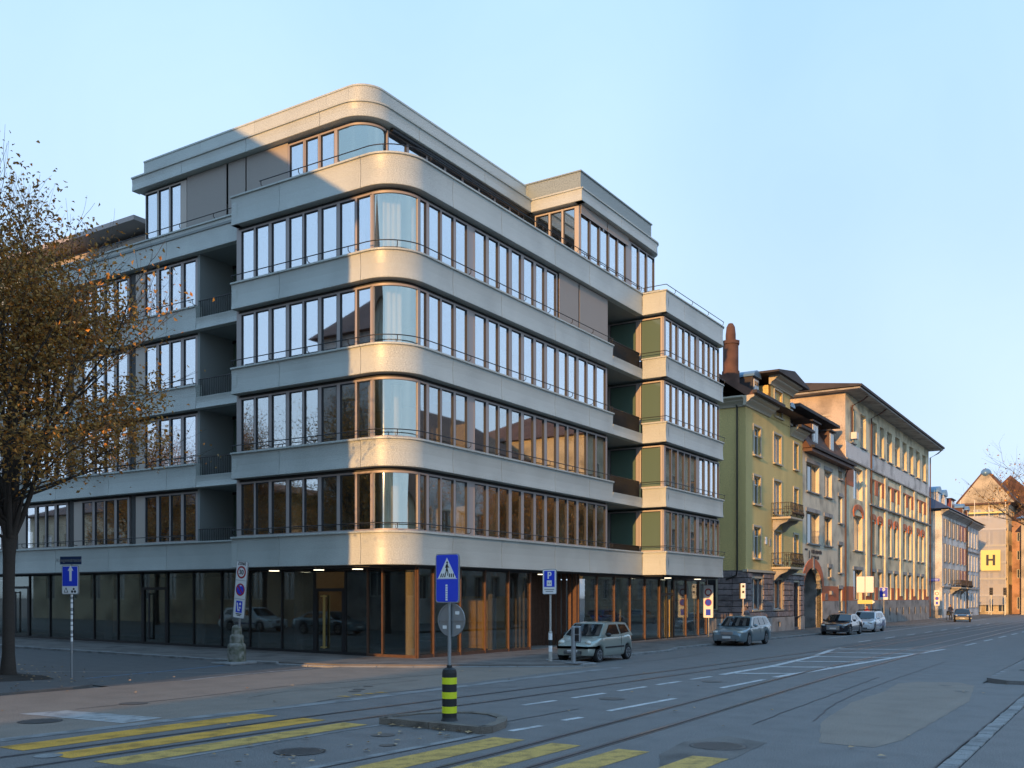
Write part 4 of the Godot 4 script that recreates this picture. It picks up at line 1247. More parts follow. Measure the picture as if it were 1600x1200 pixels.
func face_mesh(w: float, y0: float, y1: float, holes: Array, z: float, depth: float, x0 := 0.0) -> MB:
	# a wall sheet in local x,y at height z over the face, with real openings and their reveals
	var mb := MB.new()
	var xs := [x0, w]
	var ys := [y0, y1]
	var cut := []
	for h in holes:
		var a := clampf(h[0], x0, w)
		var b := clampf(h[1], x0, w)
		var c := clampf(h[2], y0, y1)
		var d := clampf(h[3], y0, y1)
		if b - a > 0.01 and d - c > 0.01:
			cut.append([a, b, c, d])
			for v in [a, b]:
				if not xs.has(v):
					xs.append(v)
			for v in [c, d]:
				if not ys.has(v):
					ys.append(v)
	xs.sort()
	ys.sort()
	for j in ys.size() - 1:
		var run := -1.0
		for i in xs.size() - 1:
			var mx: float = (xs[i] + xs[i + 1]) * 0.5
			var my: float = (ys[j] + ys[j + 1]) * 0.5
			var open := false
			for h in cut:
				if mx > h[0] and mx < h[1] and my > h[2] and my < h[3]:
					open = true
			if not open and run < -0.5:
				run = xs[i] + 10.0
			if run > -0.5 and (open or i == xs.size() - 2):
				var e: float = xs[i] if open else xs[i + 1]
				mb.quad(Vector3(run - 10.0, ys[j], z), Vector3(e, ys[j], z), Vector3(e, ys[j + 1], z), Vector3(run - 10.0, ys[j + 1], z))
				run = -1.0
	for h in cut:
		var q := z - depth
		mb.quad(Vector3(h[0], h[2], q), Vector3(h[0], h[2], z), Vector3(h[0], h[3], z), Vector3(h[0], h[3], q))
		mb.quad(Vector3(h[1], h[2], z), Vector3(h[1], h[2], q), Vector3(h[1], h[3], q), Vector3(h[1], h[3], z))
		if h[2] > y0:
			mb.quad(Vector3(h[0], h[2], z), Vector3(h[0], h[2], q), Vector3(h[1], h[2], q), Vector3(h[1], h[2], z))
		if h[3] < y1:
			mb.quad(Vector3(h[0], h[3], q), Vector3(h[0], h[3], z), Vector3(h[1], h[3], z), Vector3(h[1], h[3], q))
	return mb

func slab_mesh(w: float, y0: float, y1: float, holes: Array, thick: float, x0 := 0.0) -> MB:
	var mb := face_mesh(w, y0, y1, holes, thick, thick, x0)
	mb.quad(Vector3(x0, y1, thick), Vector3(w, y1, thick), Vector3(w, y1, 0), Vector3(x0, y1, 0))
	mb.quad(Vector3(x0, y0, 0), Vector3(w, y0, 0), Vector3(w, y0, thick), Vector3(x0, y0, thick))
	mb.quad(Vector3(x0, y0, 0), Vector3(x0, y0, thick), Vector3(x0, y1, thick), Vector3(x0, y1, 0))
	mb.quad(Vector3(w, y0, thick), Vector3(w, y0, 0), Vector3(w, y1, 0), Vector3(w, y1, thick))
	return mb

func casement(parent: Node3D, o: Vector3, b: Basis, h: Array, st: Dictionary) -> void:
	# the window in one opening h = [x0, x1, y0, y1]
	var w: float = h[1] - h[0]
	var hh: float = h[3] - h[2]
	var cols: int = st.get("cols", 2)
	var deep: float = st.get("deep", 0.2)
	var tr: float = st.get("transom", 0.0)
	var key := "f%.2f,%.2f,%d,%.2f" % [w, hh, cols, tr]
	if not boxes.has(key):
		var mb := MB.new()
		var t := 0.07
		mb.box(Vector3(-w * 0.5 + t * 0.5, 0, 0), Vector3(t, hh, 0.07))
		mb.box(Vector3(w * 0.5 - t * 0.5, 0, 0), Vector3(t, hh, 0.07))
		mb.box(Vector3(0, hh * 0.5 - t * 0.5, 0), Vector3(w - 2 * t, t, 0.066))
		mb.box(Vector3(0, -hh * 0.5 + t * 0.5, 0), Vector3(w - 2 * t, t, 0.066))
		for k in range(1, cols):
			mb.box(Vector3(-w * 0.5 + w * k / cols, 0, 0.004), Vector3(0.09, hh - 2 * t, 0.07))
		if tr > 0.0:
			mb.box(Vector3(0, hh * (tr - 0.5), 0.001), Vector3(w - 2 * t, 0.06, 0.064))
		boxes[key] = mb.mesh()
	var at := o + b * Vector3((h[0] + h[1]) * 0.5, (h[2] + h[3]) * 0.5, -deep + 0.03)
	var f := part(parent, "window", boxes[key], st.get("frame", M.wood_white), at, b)
	var pm: Material = st.get("pane", M.pane_dark)
	if st.get("mixed", false) and rng.randf() < 0.4:
		pm = M.pane_curtain
	part(f, "pane", bx(snappedf(w - 0.1, 0.01), snappedf(hh - 0.1, 0.01), 0.01), pm, Vector3(0, 0, -0.015))
	if st.has("sill"):
		part(f, "sill", bx(snappedf(w + 0.3, 0.01), 0.1, 0.28), st.sill, Vector3(0, -hh * 0.5 - 0.05, deep + 0.0))
	if st.has("lintel"):
		part(f, "lintel", bx(snappedf(w + 0.34, 0.01), 0.3, 0.08), st.lintel, Vector3(0, hh * 0.5 + 0.15, deep - 0.005))
	if st.has("trim"):
		var tm := MB.new()
		tm.box(Vector3(-w * 0.5 - 0.07, 0, 0), Vector3(0.14, hh + 0.02, 0.08))
		tm.box(Vector3(w * 0.5 + 0.07, 0, 0), Vector3(0.14, hh + 0.02, 0.08))
		tm.box(Vector3(0, hh * 0.5 + 0.08, 0.004), Vector3(w + 0.28, 0.14, 0.09))
		part(f, "surround", tm, st.trim, Vector3(0, 0, deep - 0.01))
	if st.has("shutter"):
		for s in [-1.0, 1.0]:
			var sm := MB.new()
			var sw := w * 0.5
			sm.box(Vector3(-sw * 0.5 + 0.03, 0, 0), Vector3(0.06, hh, 0.05))
			sm.box(Vector3(sw * 0.5 - 0.03, 0, 0), Vector3(0.06, hh, 0.05))
			for k in 9:
				sm.box(Vector3(0, -hh * 0.5 + hh * (k + 0.5) / 9.0, 0), Vector3(sw - 0.12, hh / 9.0 * 0.7, 0.03))
			part(f, "shutter", sm, st.shutter, Vector3(s * (w * 0.75 + 0.04), 0, deep + 0.02))
	if st.has("arch"):
		var am := MB.new()
		var pts := PackedVector2Array()
		var rise := w * 0.22
		for k in 9:
			var t := PI * k / 8.0
			pts.append(Vector2(-cos(t) * (w * 0.5 + 0.22), sin(t) * rise + 0.42 - rise * 0.2))
		for k in 9:
			var t := PI * (8 - k) / 8.0
			pts.append(Vector2(-cos(t) * w * 0.5, sin(t) * rise - 0.18))
		am.prism(pts, -0.06, 0.06)
		var ao := part(f, "brick_arch", am, st.arch, Vector3(0, hh * 0.5, deep + 0.0))
		part(ao, "keystone", bx(0.14, 0.5, 0.05), M.stone_grey, Vector3(0, rise * 0.85 + 0.12, 0.05))

func face(parent: Node3D, o: Vector3, u: Vector3, w: float, h: float, holes: Array, m: Material, st: Dictionary, base := 0.0) -> void:
	var b := face_basis(u)
	part(parent, "wall", face_mesh(w, base, h, holes, 0.0, st.get("deep", 0.2) + 0.06), m, o, b)
	for q in holes:
		casement(parent, o, b, q, q[4] if q.size() > 4 else st)

func grid(x0: float, x1: float, n: int, w: float, rows: Array) -> Array:
	# openings at even spacing: rows are [y0, y1]
	var out := []
	for r in rows:
		for k in n:
			var c := lerpf(x0, x1, (k + 0.5) / n)
			out.append([c - w * 0.5, c + w * 0.5, r[0], r[1]])
	return out

func hip_roof(x0: float, x1: float, z0: float, z1: float, y: float, rise: float, over: float, gable := false) -> MB:
	# ridge along x; z0 < z1
	var mb := MB.new()
	var a := Vector3(x0 - over, y, z1 + over)
	var b := Vector3(x1 + over, y, z1 + over)
	var c := Vector3(x1 + over, y, z0 - over)
	var d := Vector3(x0 - over, y, z0 - over)
	var half := (z1 - z0) * 0.5 + over
	var run := 0.0 if gable else minf(half, (x1 - x0) * 0.45)
	var zc := (z0 + z1) * 0.5
	var r0 := Vector3(x0 - over + run, y + rise, zc)
	var r1 := Vector3(x1 + over - run, y + rise, zc)
	mb.quad(a, b, r1, r0)
	mb.quad(c, d, r0, r1)
	mb.tri(b, c, r1)
	mb.tri(d, a, r0)
	mb.quad(d, c, b, a)
	return mb

func bend_pipe(parent: Node, pts: Array, rad: float, m: Material, called := "downpipe") -> void:
	var mb := MB.new()
	var rs := []
	for p in pts:
		rs.append(rad)
	mb.tube(pts, rs, 6)
	part(parent, called, mb, m)

func rusticate(parent: Node, o: Vector3, b: Basis, w: float, y0: float, y1: float, n: int, holes: Array) -> void:
	# squared stones, course by course, each its own piece
	for k in n:
		var a := lerpf(y0, y1, float(k) / n)
		var c := lerpf(y0, y1, float(k + 1) / n)
		var spans := [[0.0, w]]
		for h in holes:
			if h[2] < c - 0.05 and h[3] > a + 0.05:
				var next := []
				for s in spans:
					if h[0] > s[0] and h[1] < s[1]:
						next.append([s[0], h[0]]); next.append([h[1], s[1]])
					elif h[0] > s[0] and h[0] < s[1]:
						next.append([s[0], h[0]])
					elif h[1] > s[0] and h[1] < s[1]:
						next.append([h[1], s[1]])
					elif not (h[0] <= s[0] and h[1] >= s[1]):
						next.append(s)
				spans = next
		for s in spans:
			var l: float = s[1] - s[0]
			var cnt := maxi(1, int(round(l / (1.25 if k % 2 == 0 else 1.05))))
			for i in cnt:
				var x0: float = s[0] + l * i / cnt
				var x1: float = s[0] + l * (i + 1) / cnt
				if k % 2 == 1 and i > 0 and i < cnt:
					x0 -= 0.0
				part(parent, "rusticated_stone", cbox(snappedf(x1 - x0 - 0.03, 0.02), snappedf(c - a - 0.035, 0.01), 0.16, 0.028), M[["stone_purple", "stone_purple1", "stone_purple2"][rng.randi_range(0, 2)]], o + b * Vector3((x0 + x1) * 0.5, (a + c) * 0.5, rng.randf_range(-0.012, 0.012)), b)

func cornice(parent: Node, o: Vector3, b: Basis, x0: float, x1: float, y: float, out: float, m: Material) -> void:
	# stepped eaves moulding that grows outward towards the top
	var prof := PackedVector2Array([Vector2(0, 0), Vector2(out * 0.16, 0.02), Vector2(out * 0.18, 0.10), Vector2(out * 0.3, 0.2), Vector2(out * 0.55, 0.32), Vector2(out * 0.6, 0.36), Vector2(out * 0.62, 0.42), Vector2(out * 0.92, 0.5), Vector2(out, 0.54), Vector2(out, 0.64), Vector2(0, 0.64)])
	var mb := MB.new()
	mb.prism(prof, -x1, -x0, Transform3D(Basis(b.z, Vector3.UP, -b.x), Vector3.ZERO))
	part(parent, "cornice", mb, m, o + Vector3.UP * y)

func dormer(parent: Node, at: Vector3, w: float, h: float, deep: float, round_top: bool, side: Material) -> void:
	# faces +z; at = bottom centre of its front
	var d := part(parent, "dormer", bx(w, h, deep), side, at + Vector3(0, h * 0.5, -deep * 0.5))
	var cap := MB.new()
	if round_top:
		var pts := PackedVector2Array()
		for k in 11:
			var t := PI * k / 10.0
			pts.append(Vector2(cos(t) * (w * 0.5 + 0.12), sin(t) * w * 0.36))
		cap.prism(pts, -deep * 0.5 - 0.3, deep * 0.5 + 0.15)
	else:
		cap.box(Vector3(0, 0.06, 0), Vector3(w + 0.35, 0.12, deep + 0.4))
	part(d, "dormer_roof", cap, M.blue_tin if round_top else M.roof_dark, Vector3(0, h * 0.5, 0))
	part(d, "dormer_frame", bx(w * 0.72, h * 0.8, 0.06), M.wood_white, Vector3(0, 0, deep * 0.5 + 0.02))
	for s in [-1.0, 1.0]:
		part(d, "dormer_pane", bx(w * 0.26, h * 0.64, 0.03), M.pane_dark, Vector3(s * w * 0.16, 0, deep * 0.5 + 0.05))

func balcony(parent: Node, o: Vector3, w: float, out: float) -> void:
	# stone slab on consoles with a bellied wrought-iron railing; o = back edge middle, faces +z
	var s := part(parent, "balcony", cbox(w, 0.16, out, 0.03), M.stone_trim, o + Vector3(0, 0, out * 0.5))
	for x in [-w * 0.36, w * 0.36]:
		var p := PackedVector2Array([Vector2(0, 0), Vector2(out * 0.85, 0), Vector2(out * 0.75, -0.18), Vector2(out * 0.4, -0.36), Vector2(out * 0.12, -0.75), Vector2(0, -0.8)])
		var mb := MB.new()
		mb.prism(p, -0.14, 0.14, Transform3D(Basis(Vector3(0, 0, 1), Vector3(0, 1, 0), Vector3(-1, 0, 0)), Vector3.ZERO))
		part(s, "console", mb, M.stone_grey, Vector3(x, -0.08, -out * 0.5))
	var r := MB.new()
	var base := -out * 0.5
	var line := [Vector3(-w * 0.5, 0, base), Vector3(-w * 0.5, 0, out * 0.5), Vector3(w * 0.5, 0, out * 0.5), Vector3(w * 0.5, 0, base)]
	for i in 3:
		var a: Vector3 = line[i]
		var c: Vector3 = line[i + 1]
		var n := maxi(3, int((c - a).length() / 0.13))
		var outw: Vector3 = [Vector3(-1, 0, 0), Vector3(0, 0, 1), Vector3(1, 0, 0)][i]
		for k in n + 1:
			var p := a.lerp(c, float(k) / n)
			r.tube([p + Vector3.UP * 0.08, p + outw * 0.10 + Vector3.UP * 0.3, p + outw * 0.04 + Vector3.UP * 0.6, p + Vector3.UP * 1.05], [0.014, 0.014, 0.014, 0.014], 4)
		r.bar(a + Vector3.UP * 1.06, c + Vector3.UP * 1.06, 0.05, 0.04)
		r.bar(a + Vector3.UP * 0.62 + outw * 0.04, c + Vector3.UP * 0.62 + outw * 0.04, 0.03, 0.03)
		for k in int((c - a).length() / 0.3):
			var p := a.lerp(c, (k + 0.5) / maxf(1.0, int((c - a).length() / 0.3))) + outw * 0.1
			r.ball(p + Vector3.UP * 0.34, Vector3(0.06, 0.09, 0.06), 4)
	part(s, "iron_railing", r, M.iron)

func yellow_house() -> void:
	var H := thing("yellow_house", "yellow plastered corner house with rusticated purple stone ground floor and iron balconies", "house")
	var X := 36.1
	var b := face_basis(Vector3(1, 0, 0))
	var o := Vector3(X, 0, 0)
	var w := 13.0
	var st := {"deep": 0.22, "trim": M.stone_trim, "sill": M.stone_trim, "mixed": true, "transom": 0.72}
	var stg := {"deep": 0.26, "trim": M.stone_trim, "sill": M.stone_trim, "mixed": true}
	var holes := []
	for r in [[11.97, 13.88], [8.67, 10.54], [5.0, 7.1]]:
		holes.append([1.5, 2.9, r[0], r[1], st])
	for r in [[15.24, 17.1], [11.93, 13.98], [8.3, 10.65], [4.75, 7.05]]:
		holes.append([5.85, 7.53, r[0], r[1], {"deep": 0.22, "trim": M.stone_trim, "sill": M.stone_trim, "cols": 2, "pane": M.pane_curtain}])
	for r in [[12.0, 13.94], [8.8, 10.55], [5.2, 7.08]]:
		holes.append([10.66, 11.75, r[0], r[1], st])
	var up := []
	for h in holes:
		if h[3] < 15.0:
			up.append(h)
	face(H, o, Vector3(1, 0, 0), w, 15.0, up, M.yellow_plaster, st, 4.15)
	# middle bay that rises above the eaves
	part(H, "wall", face_mesh(9.6, 15.0, 17.3, [holes[3]], 0.06, 0.3, 5.0), M.yellow_plaster, o, b)
	casement(H, o + b.z * 0.06, b, holes[3], holes[3][4])
	part(H, "wall", bx(4.6, 2.3, 4.0), M.yellow_plaster, o + Vector3(7.3, 16.15, -2.1))
	cornice(H, o + Vector3(0, 0, 0.06), b, 4.6, 10.0, 17.25, 0.8, M.stone_trim)
	var top := MB.new()
	top.prism(PackedVector2Array([Vector2(3.6, 17.86), Vector2(11.0, 17.86), Vector2(11.0, 18.0), Vector2(7.3, 18.55), Vector2(3.6, 18.0)]), -5.0, 1.1)
	part(H, "bay_roof", top, M.roof_dark, o)
	# ground floor
	var gh := [[1.11, 3.16, 1.5, 3.62, stg], [5.61, 7.68, 1.5, 3.62, stg], [10.5, 11.8, 0.12, 3.48, {"deep": 0.3, "trim": M.stone_trim, "frame": M.wood_brown, "pane": M.wood_brown, "cols": 2}]]
	face(H, o, Vector3(1, 0, 0), w, 4.15, gh, M.stone_purple1, stg, -0.6)
	rusticate(H, o + Vector3(0, 0, 0.06), b, w, 0.95, 4.02, 8, [[0.95, 3.32, 1.4, 3.8], [5.45, 7.84, 1.4, 3.8], [10.34, 11.96, 0, 3.66]])
	part(H, "plinth", slab_mesh(w, -0.6, 0.93, [[10.34, 11.96, -0.6, 0.93], [2.0, 2.5, 0.25, 0.6], [6.4, 6.9, 0.25, 0.6]], 0.16), M.stone_grey, o, b)
	part(H, "string_course", bx(w + 0.3, 0.16, 0.36), M.stone_trim, o + Vector3(w * 0.5 - 0.1, 4.12, 0.05))
	# gable side towards the office block
	var bs := face_basis(Vector3(0, 0, 1))
	var os := Vector3(X, 0, -12.0)
	var sh := [[9.2, 9.95, 1.5, 3.6, {"deep": 0.24, "trim": M.stone_trim, "pane": M.pane_dark, "cols": 1}]]
	part(H, "wall", face_mesh(12.0, 4.15, 15.6, [], 0.0, 0.2), M.yellow_plaster, os, bs)
	face(H, os, Vector3(0, 0, 1), 12.0, 4.15, sh, M.stone_purple1, stg, -0.6)
	rusticate(H, os + Vector3(-0.06, 0, 0), bs, 12.08, 0.95, 4.02, 8, [[9.05, 10.1, 1.35, 3.75]])
	part(H, "plinth", slab_mesh(12.1, -0.6, 0.93, [], 0.16), M.stone_grey, os, bs)
	var gb := MB.new()
	gb.prism(PackedVector2Array([Vector2(0, 15.6), Vector2(12, 15.6), Vector2(12, 15.7), Vector2(8.5, 18.2), Vector2(3.5, 18.2)]), -0.3, 0.0)
	part(H, "gable", gb, M.yellow_plaster, os, bs)
	# eaves: left part higher than the right
	cornice(H, o, b, -0.5, 4.85, 14.95, 0.75, M.stone_trim)
	part(H, "gutter", bx(6.1, 0.2, 0.3), M.roof_dark, o + Vector3(2.0, 15.68, 0.95))
	cornice(H, o, b, 9.75, 13.0, 14.35, 0.6, M.stone_trim)
	part(H, "gutter", bx(3.6, 0.18, 0.26), M.roof_dark, o + Vector3(11.5, 15.05, 0.75))
	cornice(H, Vector3(X, 0, -2.4), bs, 0.0, 2.4, 14.95, 0.7, M.stone_trim)
	var roof := MB.new()
	roof.prism(PackedVector2Array([Vector2(1.0, 15.7), Vector2(-4.5, 18.9), Vector2(-11, 18.9), Vector2(-11, 15.7)]), 0.0, w, Transform3D(Basis(Vector3(0, 0, 1), Vector3(0, 1, 0), Vector3(-1, 0, 0)), Vector3(X + w, 0, 0)))
	part(H, "roof", roof, M.roof_tile)
	var ch := MB.new()
	ch.lathe([Vector2(0.62, 0), Vector2(0.62, 1.7), Vector2(0.55, 1.72), Vector2(0.55, 3.5), Vector2(0.62, 3.52), Vector2(0.62, 3.75), Vector2(0.36, 3.8), Vector2(0.36, 4.2), Vector2(0.30, 4.7), Vector2(0.16, 4.95), Vector2(0.0, 5.0)], 8)
	part(H, "chimney", ch, M.roof_tile, Vector3(X + 1.0, 15.9, -1.4))
	dormer(H, Vector3(X + 3.2, 15.9, -0.4), 1.3, 1.6, 3.0, true, M.roof_dark)
	dormer(H, Vector3(X + 11.0, 15.2, -0.3), 1.0, 1.5, 2.4, true, M.roof_dark)
	balcony(H, o + Vector3(6.9, 7.95, 0.0), 3.0, 1.35)
	balcony(H, o + Vector3(6.9, 4.42, 0.0), 3.0, 1.35)
	bend_pipe(H, [Vector3(X - 0.12, 15.6, -0.75), Vector3(X - 0.12, 14.9, -0.55), Vector3(X - 0.1, 4.2, -0.55), Vector3(X - 0.16, 3.8, -0.6), Vector3(X - 0.16, 3.55, -1.3)], 0.06, M.iron)
	part(H, "house_plate", bx(0.4, 0.5, 0.03), M.sign_white, o + Vector3(4.1, 6.3, 0.03))
	part(H, "house_plate", bx(0.3, 0.5, 0.03), M.stone_grey, o + Vector3(4.95, 6.2, 0.03))

func grey_house() -> void:
	var H := thing("brick_house", "narrow grey brick house with mansard dormers above a red brick arched gateway", "house")
	var o := Vector3(49.12, 0, 0.0)
	var b := face_basis(Vector3(1, 0, 0))
	var w := 13.0
	var st := {"deep": 0.34, "sill": M.stone_grey, "lintel": M.stone_grey, "mixed": true, "frame": M.stone_trim}
	var st3 := st.duplicate()
	st3.cols = 3
	var stn := st.duplicate()
	stn.cols = 1
	var holes := [[1.0, 4.65, 10.7, 12.95, st3], [1.0, 4.65, 6.62, 9.1, st3], [6.2, 8.55, 10.7, 12.9, st], [6.2, 8.5, 6.65, 9.05, st], [10.7, 12.0, 12.6, 13.3, stn], [10.7, 11.95, 8.8, 11.1, stn], [10.7, 11.95, 4.5, 6.9, stn], [7.4, 8.4, 4.05, 4.85, stn], [10.7, 11.9, 1.2, 3.1, stn]]
	var gate := [0.25, 5.45, -0.6, 4.75]
	part(H, "wall", face_mesh(w, -0.6, 13.7, holes + [gate], 0.0, 0.4), M.brick_grey, o, b)
	for q in holes:
		casement(H, o, b, q, q[4])
	# arched gateway: spandrels, ring of red brick, dark passage
	var cx := 2.85
	var ring := MB.new()
	var spand := MB.new()
	var n := 12
	for s in [-1.0, 1.0]:
		var sp := PackedVector2Array([Vector2(cx, 4.75), Vector2(cx + s * 2.6, 4.75)])
		for k in n / 2 + 1:
			var t := PI * 0.5 * k / (n / 2)
			sp.append(Vector2(cx + s * 2.6 * cos(t), 3.05 + 1.68 * sin(t)))
		spand.prism(sp, -0.4, 0.0)
	for k in n:
		var t0 := PI * k / n
		var t1 := PI * (k + 1) / n
		ring.prism(PackedVector2Array([Vector2(cx + 2.6 * cos(t0), 3.05 + 1.68 * sin(t0)), Vector2(cx + 2.6 * cos(t1), 3.05 + 1.68 * sin(t1)), Vector2(cx + 3.15 * cos(t1), 3.15 + 2.3 * sin(t1)), Vector2(cx + 3.15 * cos(t0), 3.15 + 2.3 * sin(t0))]), 0.0, 0.05)
	part(H, "gate_spandrel", spand, M.brick_grey, o)
	part(H, "brick_arch", ring, M.brick_red, o)
	part(H, "keystone", bx(0.4, 0.95, 0.1), M.stone_grey, o + Vector3(cx, 5.05, 0.03))
	part(H, "gate_pier", bx(0.24, 5.4, 7.5), M.stone_grey, o + Vector3(0.13, 2.1, -3.8))
	part(H, "gate_pier", bx(0.24, 5.4, 7.5), M.stone_grey, o + Vector3(5.57, 2.1, -3.8))
	part(H, "gate_back", bx(5.4, 5.4, 0.1), M.stone_grey, o + Vector3(cx, 2.1, -7.5))
	part(H, "gate_ceiling", bx(5.4, 0.1, 7.6), M.stone_grey, o + Vector3(cx, 4.8, -3.8))
	part(H, "brick_band", slab_mesh(w, 2.06, 3.3, holes + [gate], 0.03, 5.45), M.brick_red, o, b)
	part(H, "stone_base", slab_mesh(w, -0.6, 2.05, holes + [gate, [8.3, 9.2, 0.3, 0.75]], 0.06, 5.45), M.stone_grey, o, b)
	part(H, "side_wall", bx(0.4, 14, 12), M.brick_grey, o + Vector3(0.3, 6.7, -6.3))
	part(H, "letter_box", bx(0.5, 0.3, 0.2), M.stone_grey, o + Vector3(7.9, 2.75, 0.12))
	part(H, "wall_plaque", bx(0.9, 0.55, 0.04), M.stone_purple, o + Vector3(6.6, 2.4, 0.06))
	# dark lettering over the gate, too small to read: words as runs of strokes
	var lt := MB.new()
	var r := RandomNumberGenerator.new()
	r.seed = 5
	for row in [[2.35, 6.0, 4.3], [2.35, 5.55, 3.5]]:
		var x: float = row[0]
		while x < row[2] + 1.0:
			var ww := r.randf_range(0.05, 0.11)
			lt.box(Vector3(x, row[1] - 0.02 + r.randf_range(-0.01, 0.03), 0.02), Vector3(ww, r.randf_range(0.2, 0.3), 0.02))
			x += ww + (0.05 if r.randf() < 0.85 else 0.18)
	lt.box(Vector3(1.75, 5.75, 0.02), Vector3(0.2, 0.6, 0.02))
	lt.box(Vector3(0.9, 6.1, 0.02), Vector3(0.7, 0.14, 0.02))
	part(H, "lettering", lt, M.letter_dark, o)
	# mansard
	part(H, "eave_board", bx(w + 0.2, 0.24, 0.7), M.wood_brown, o + Vector3(w * 0.5 + 0.2, 13.75, 0.35))
	part(H, "gutter", bx(w + 0.4, 0.2, 0.3), M.roof_dark, o + Vector3(w * 0.5 + 0.3, 14.0, 0.75))
	var roof := MB.new()
	roof.prism(PackedVector2Array([Vector2(0.6, 13.9), Vector2(-1.6, 17.3), Vector2(-6, 18.2), Vector2(-11, 13.9)]), 0.0, w, Transform3D(Basis(Vector3(0, 0, 1), Vector3(0, 1, 0), Vector3(-1, 0, 0)), o + Vector3(w, 0, 0)))
	part(H, "roof", roof, M.roof_tile)
	dormer(H, o + Vector3(3.4, 14.5, 0.0), 2.0, 1.8, 2.2, false, M.wood_brown)
	dormer(H, o + Vector3(8.4, 14.5, 0.0), 1.5, 1.8, 2.2, false, M.wood_brown)
	part(H, "ridge_board", bx(w - 1.0, 0.25, 1.4), M.roof_dark, o + Vector3(w * 0.5 - 0.8, 17.2, -0.8))
	bend_pipe(H, [o + Vector3(13.2, 13.95, 0.7), o + Vector3(12.8, 13.6, 0.3), o + Vector3(12.75, 13.2, 0.12), o + Vector3(12.75, 0.0, 0.12)], 0.07, M.wood_brown)

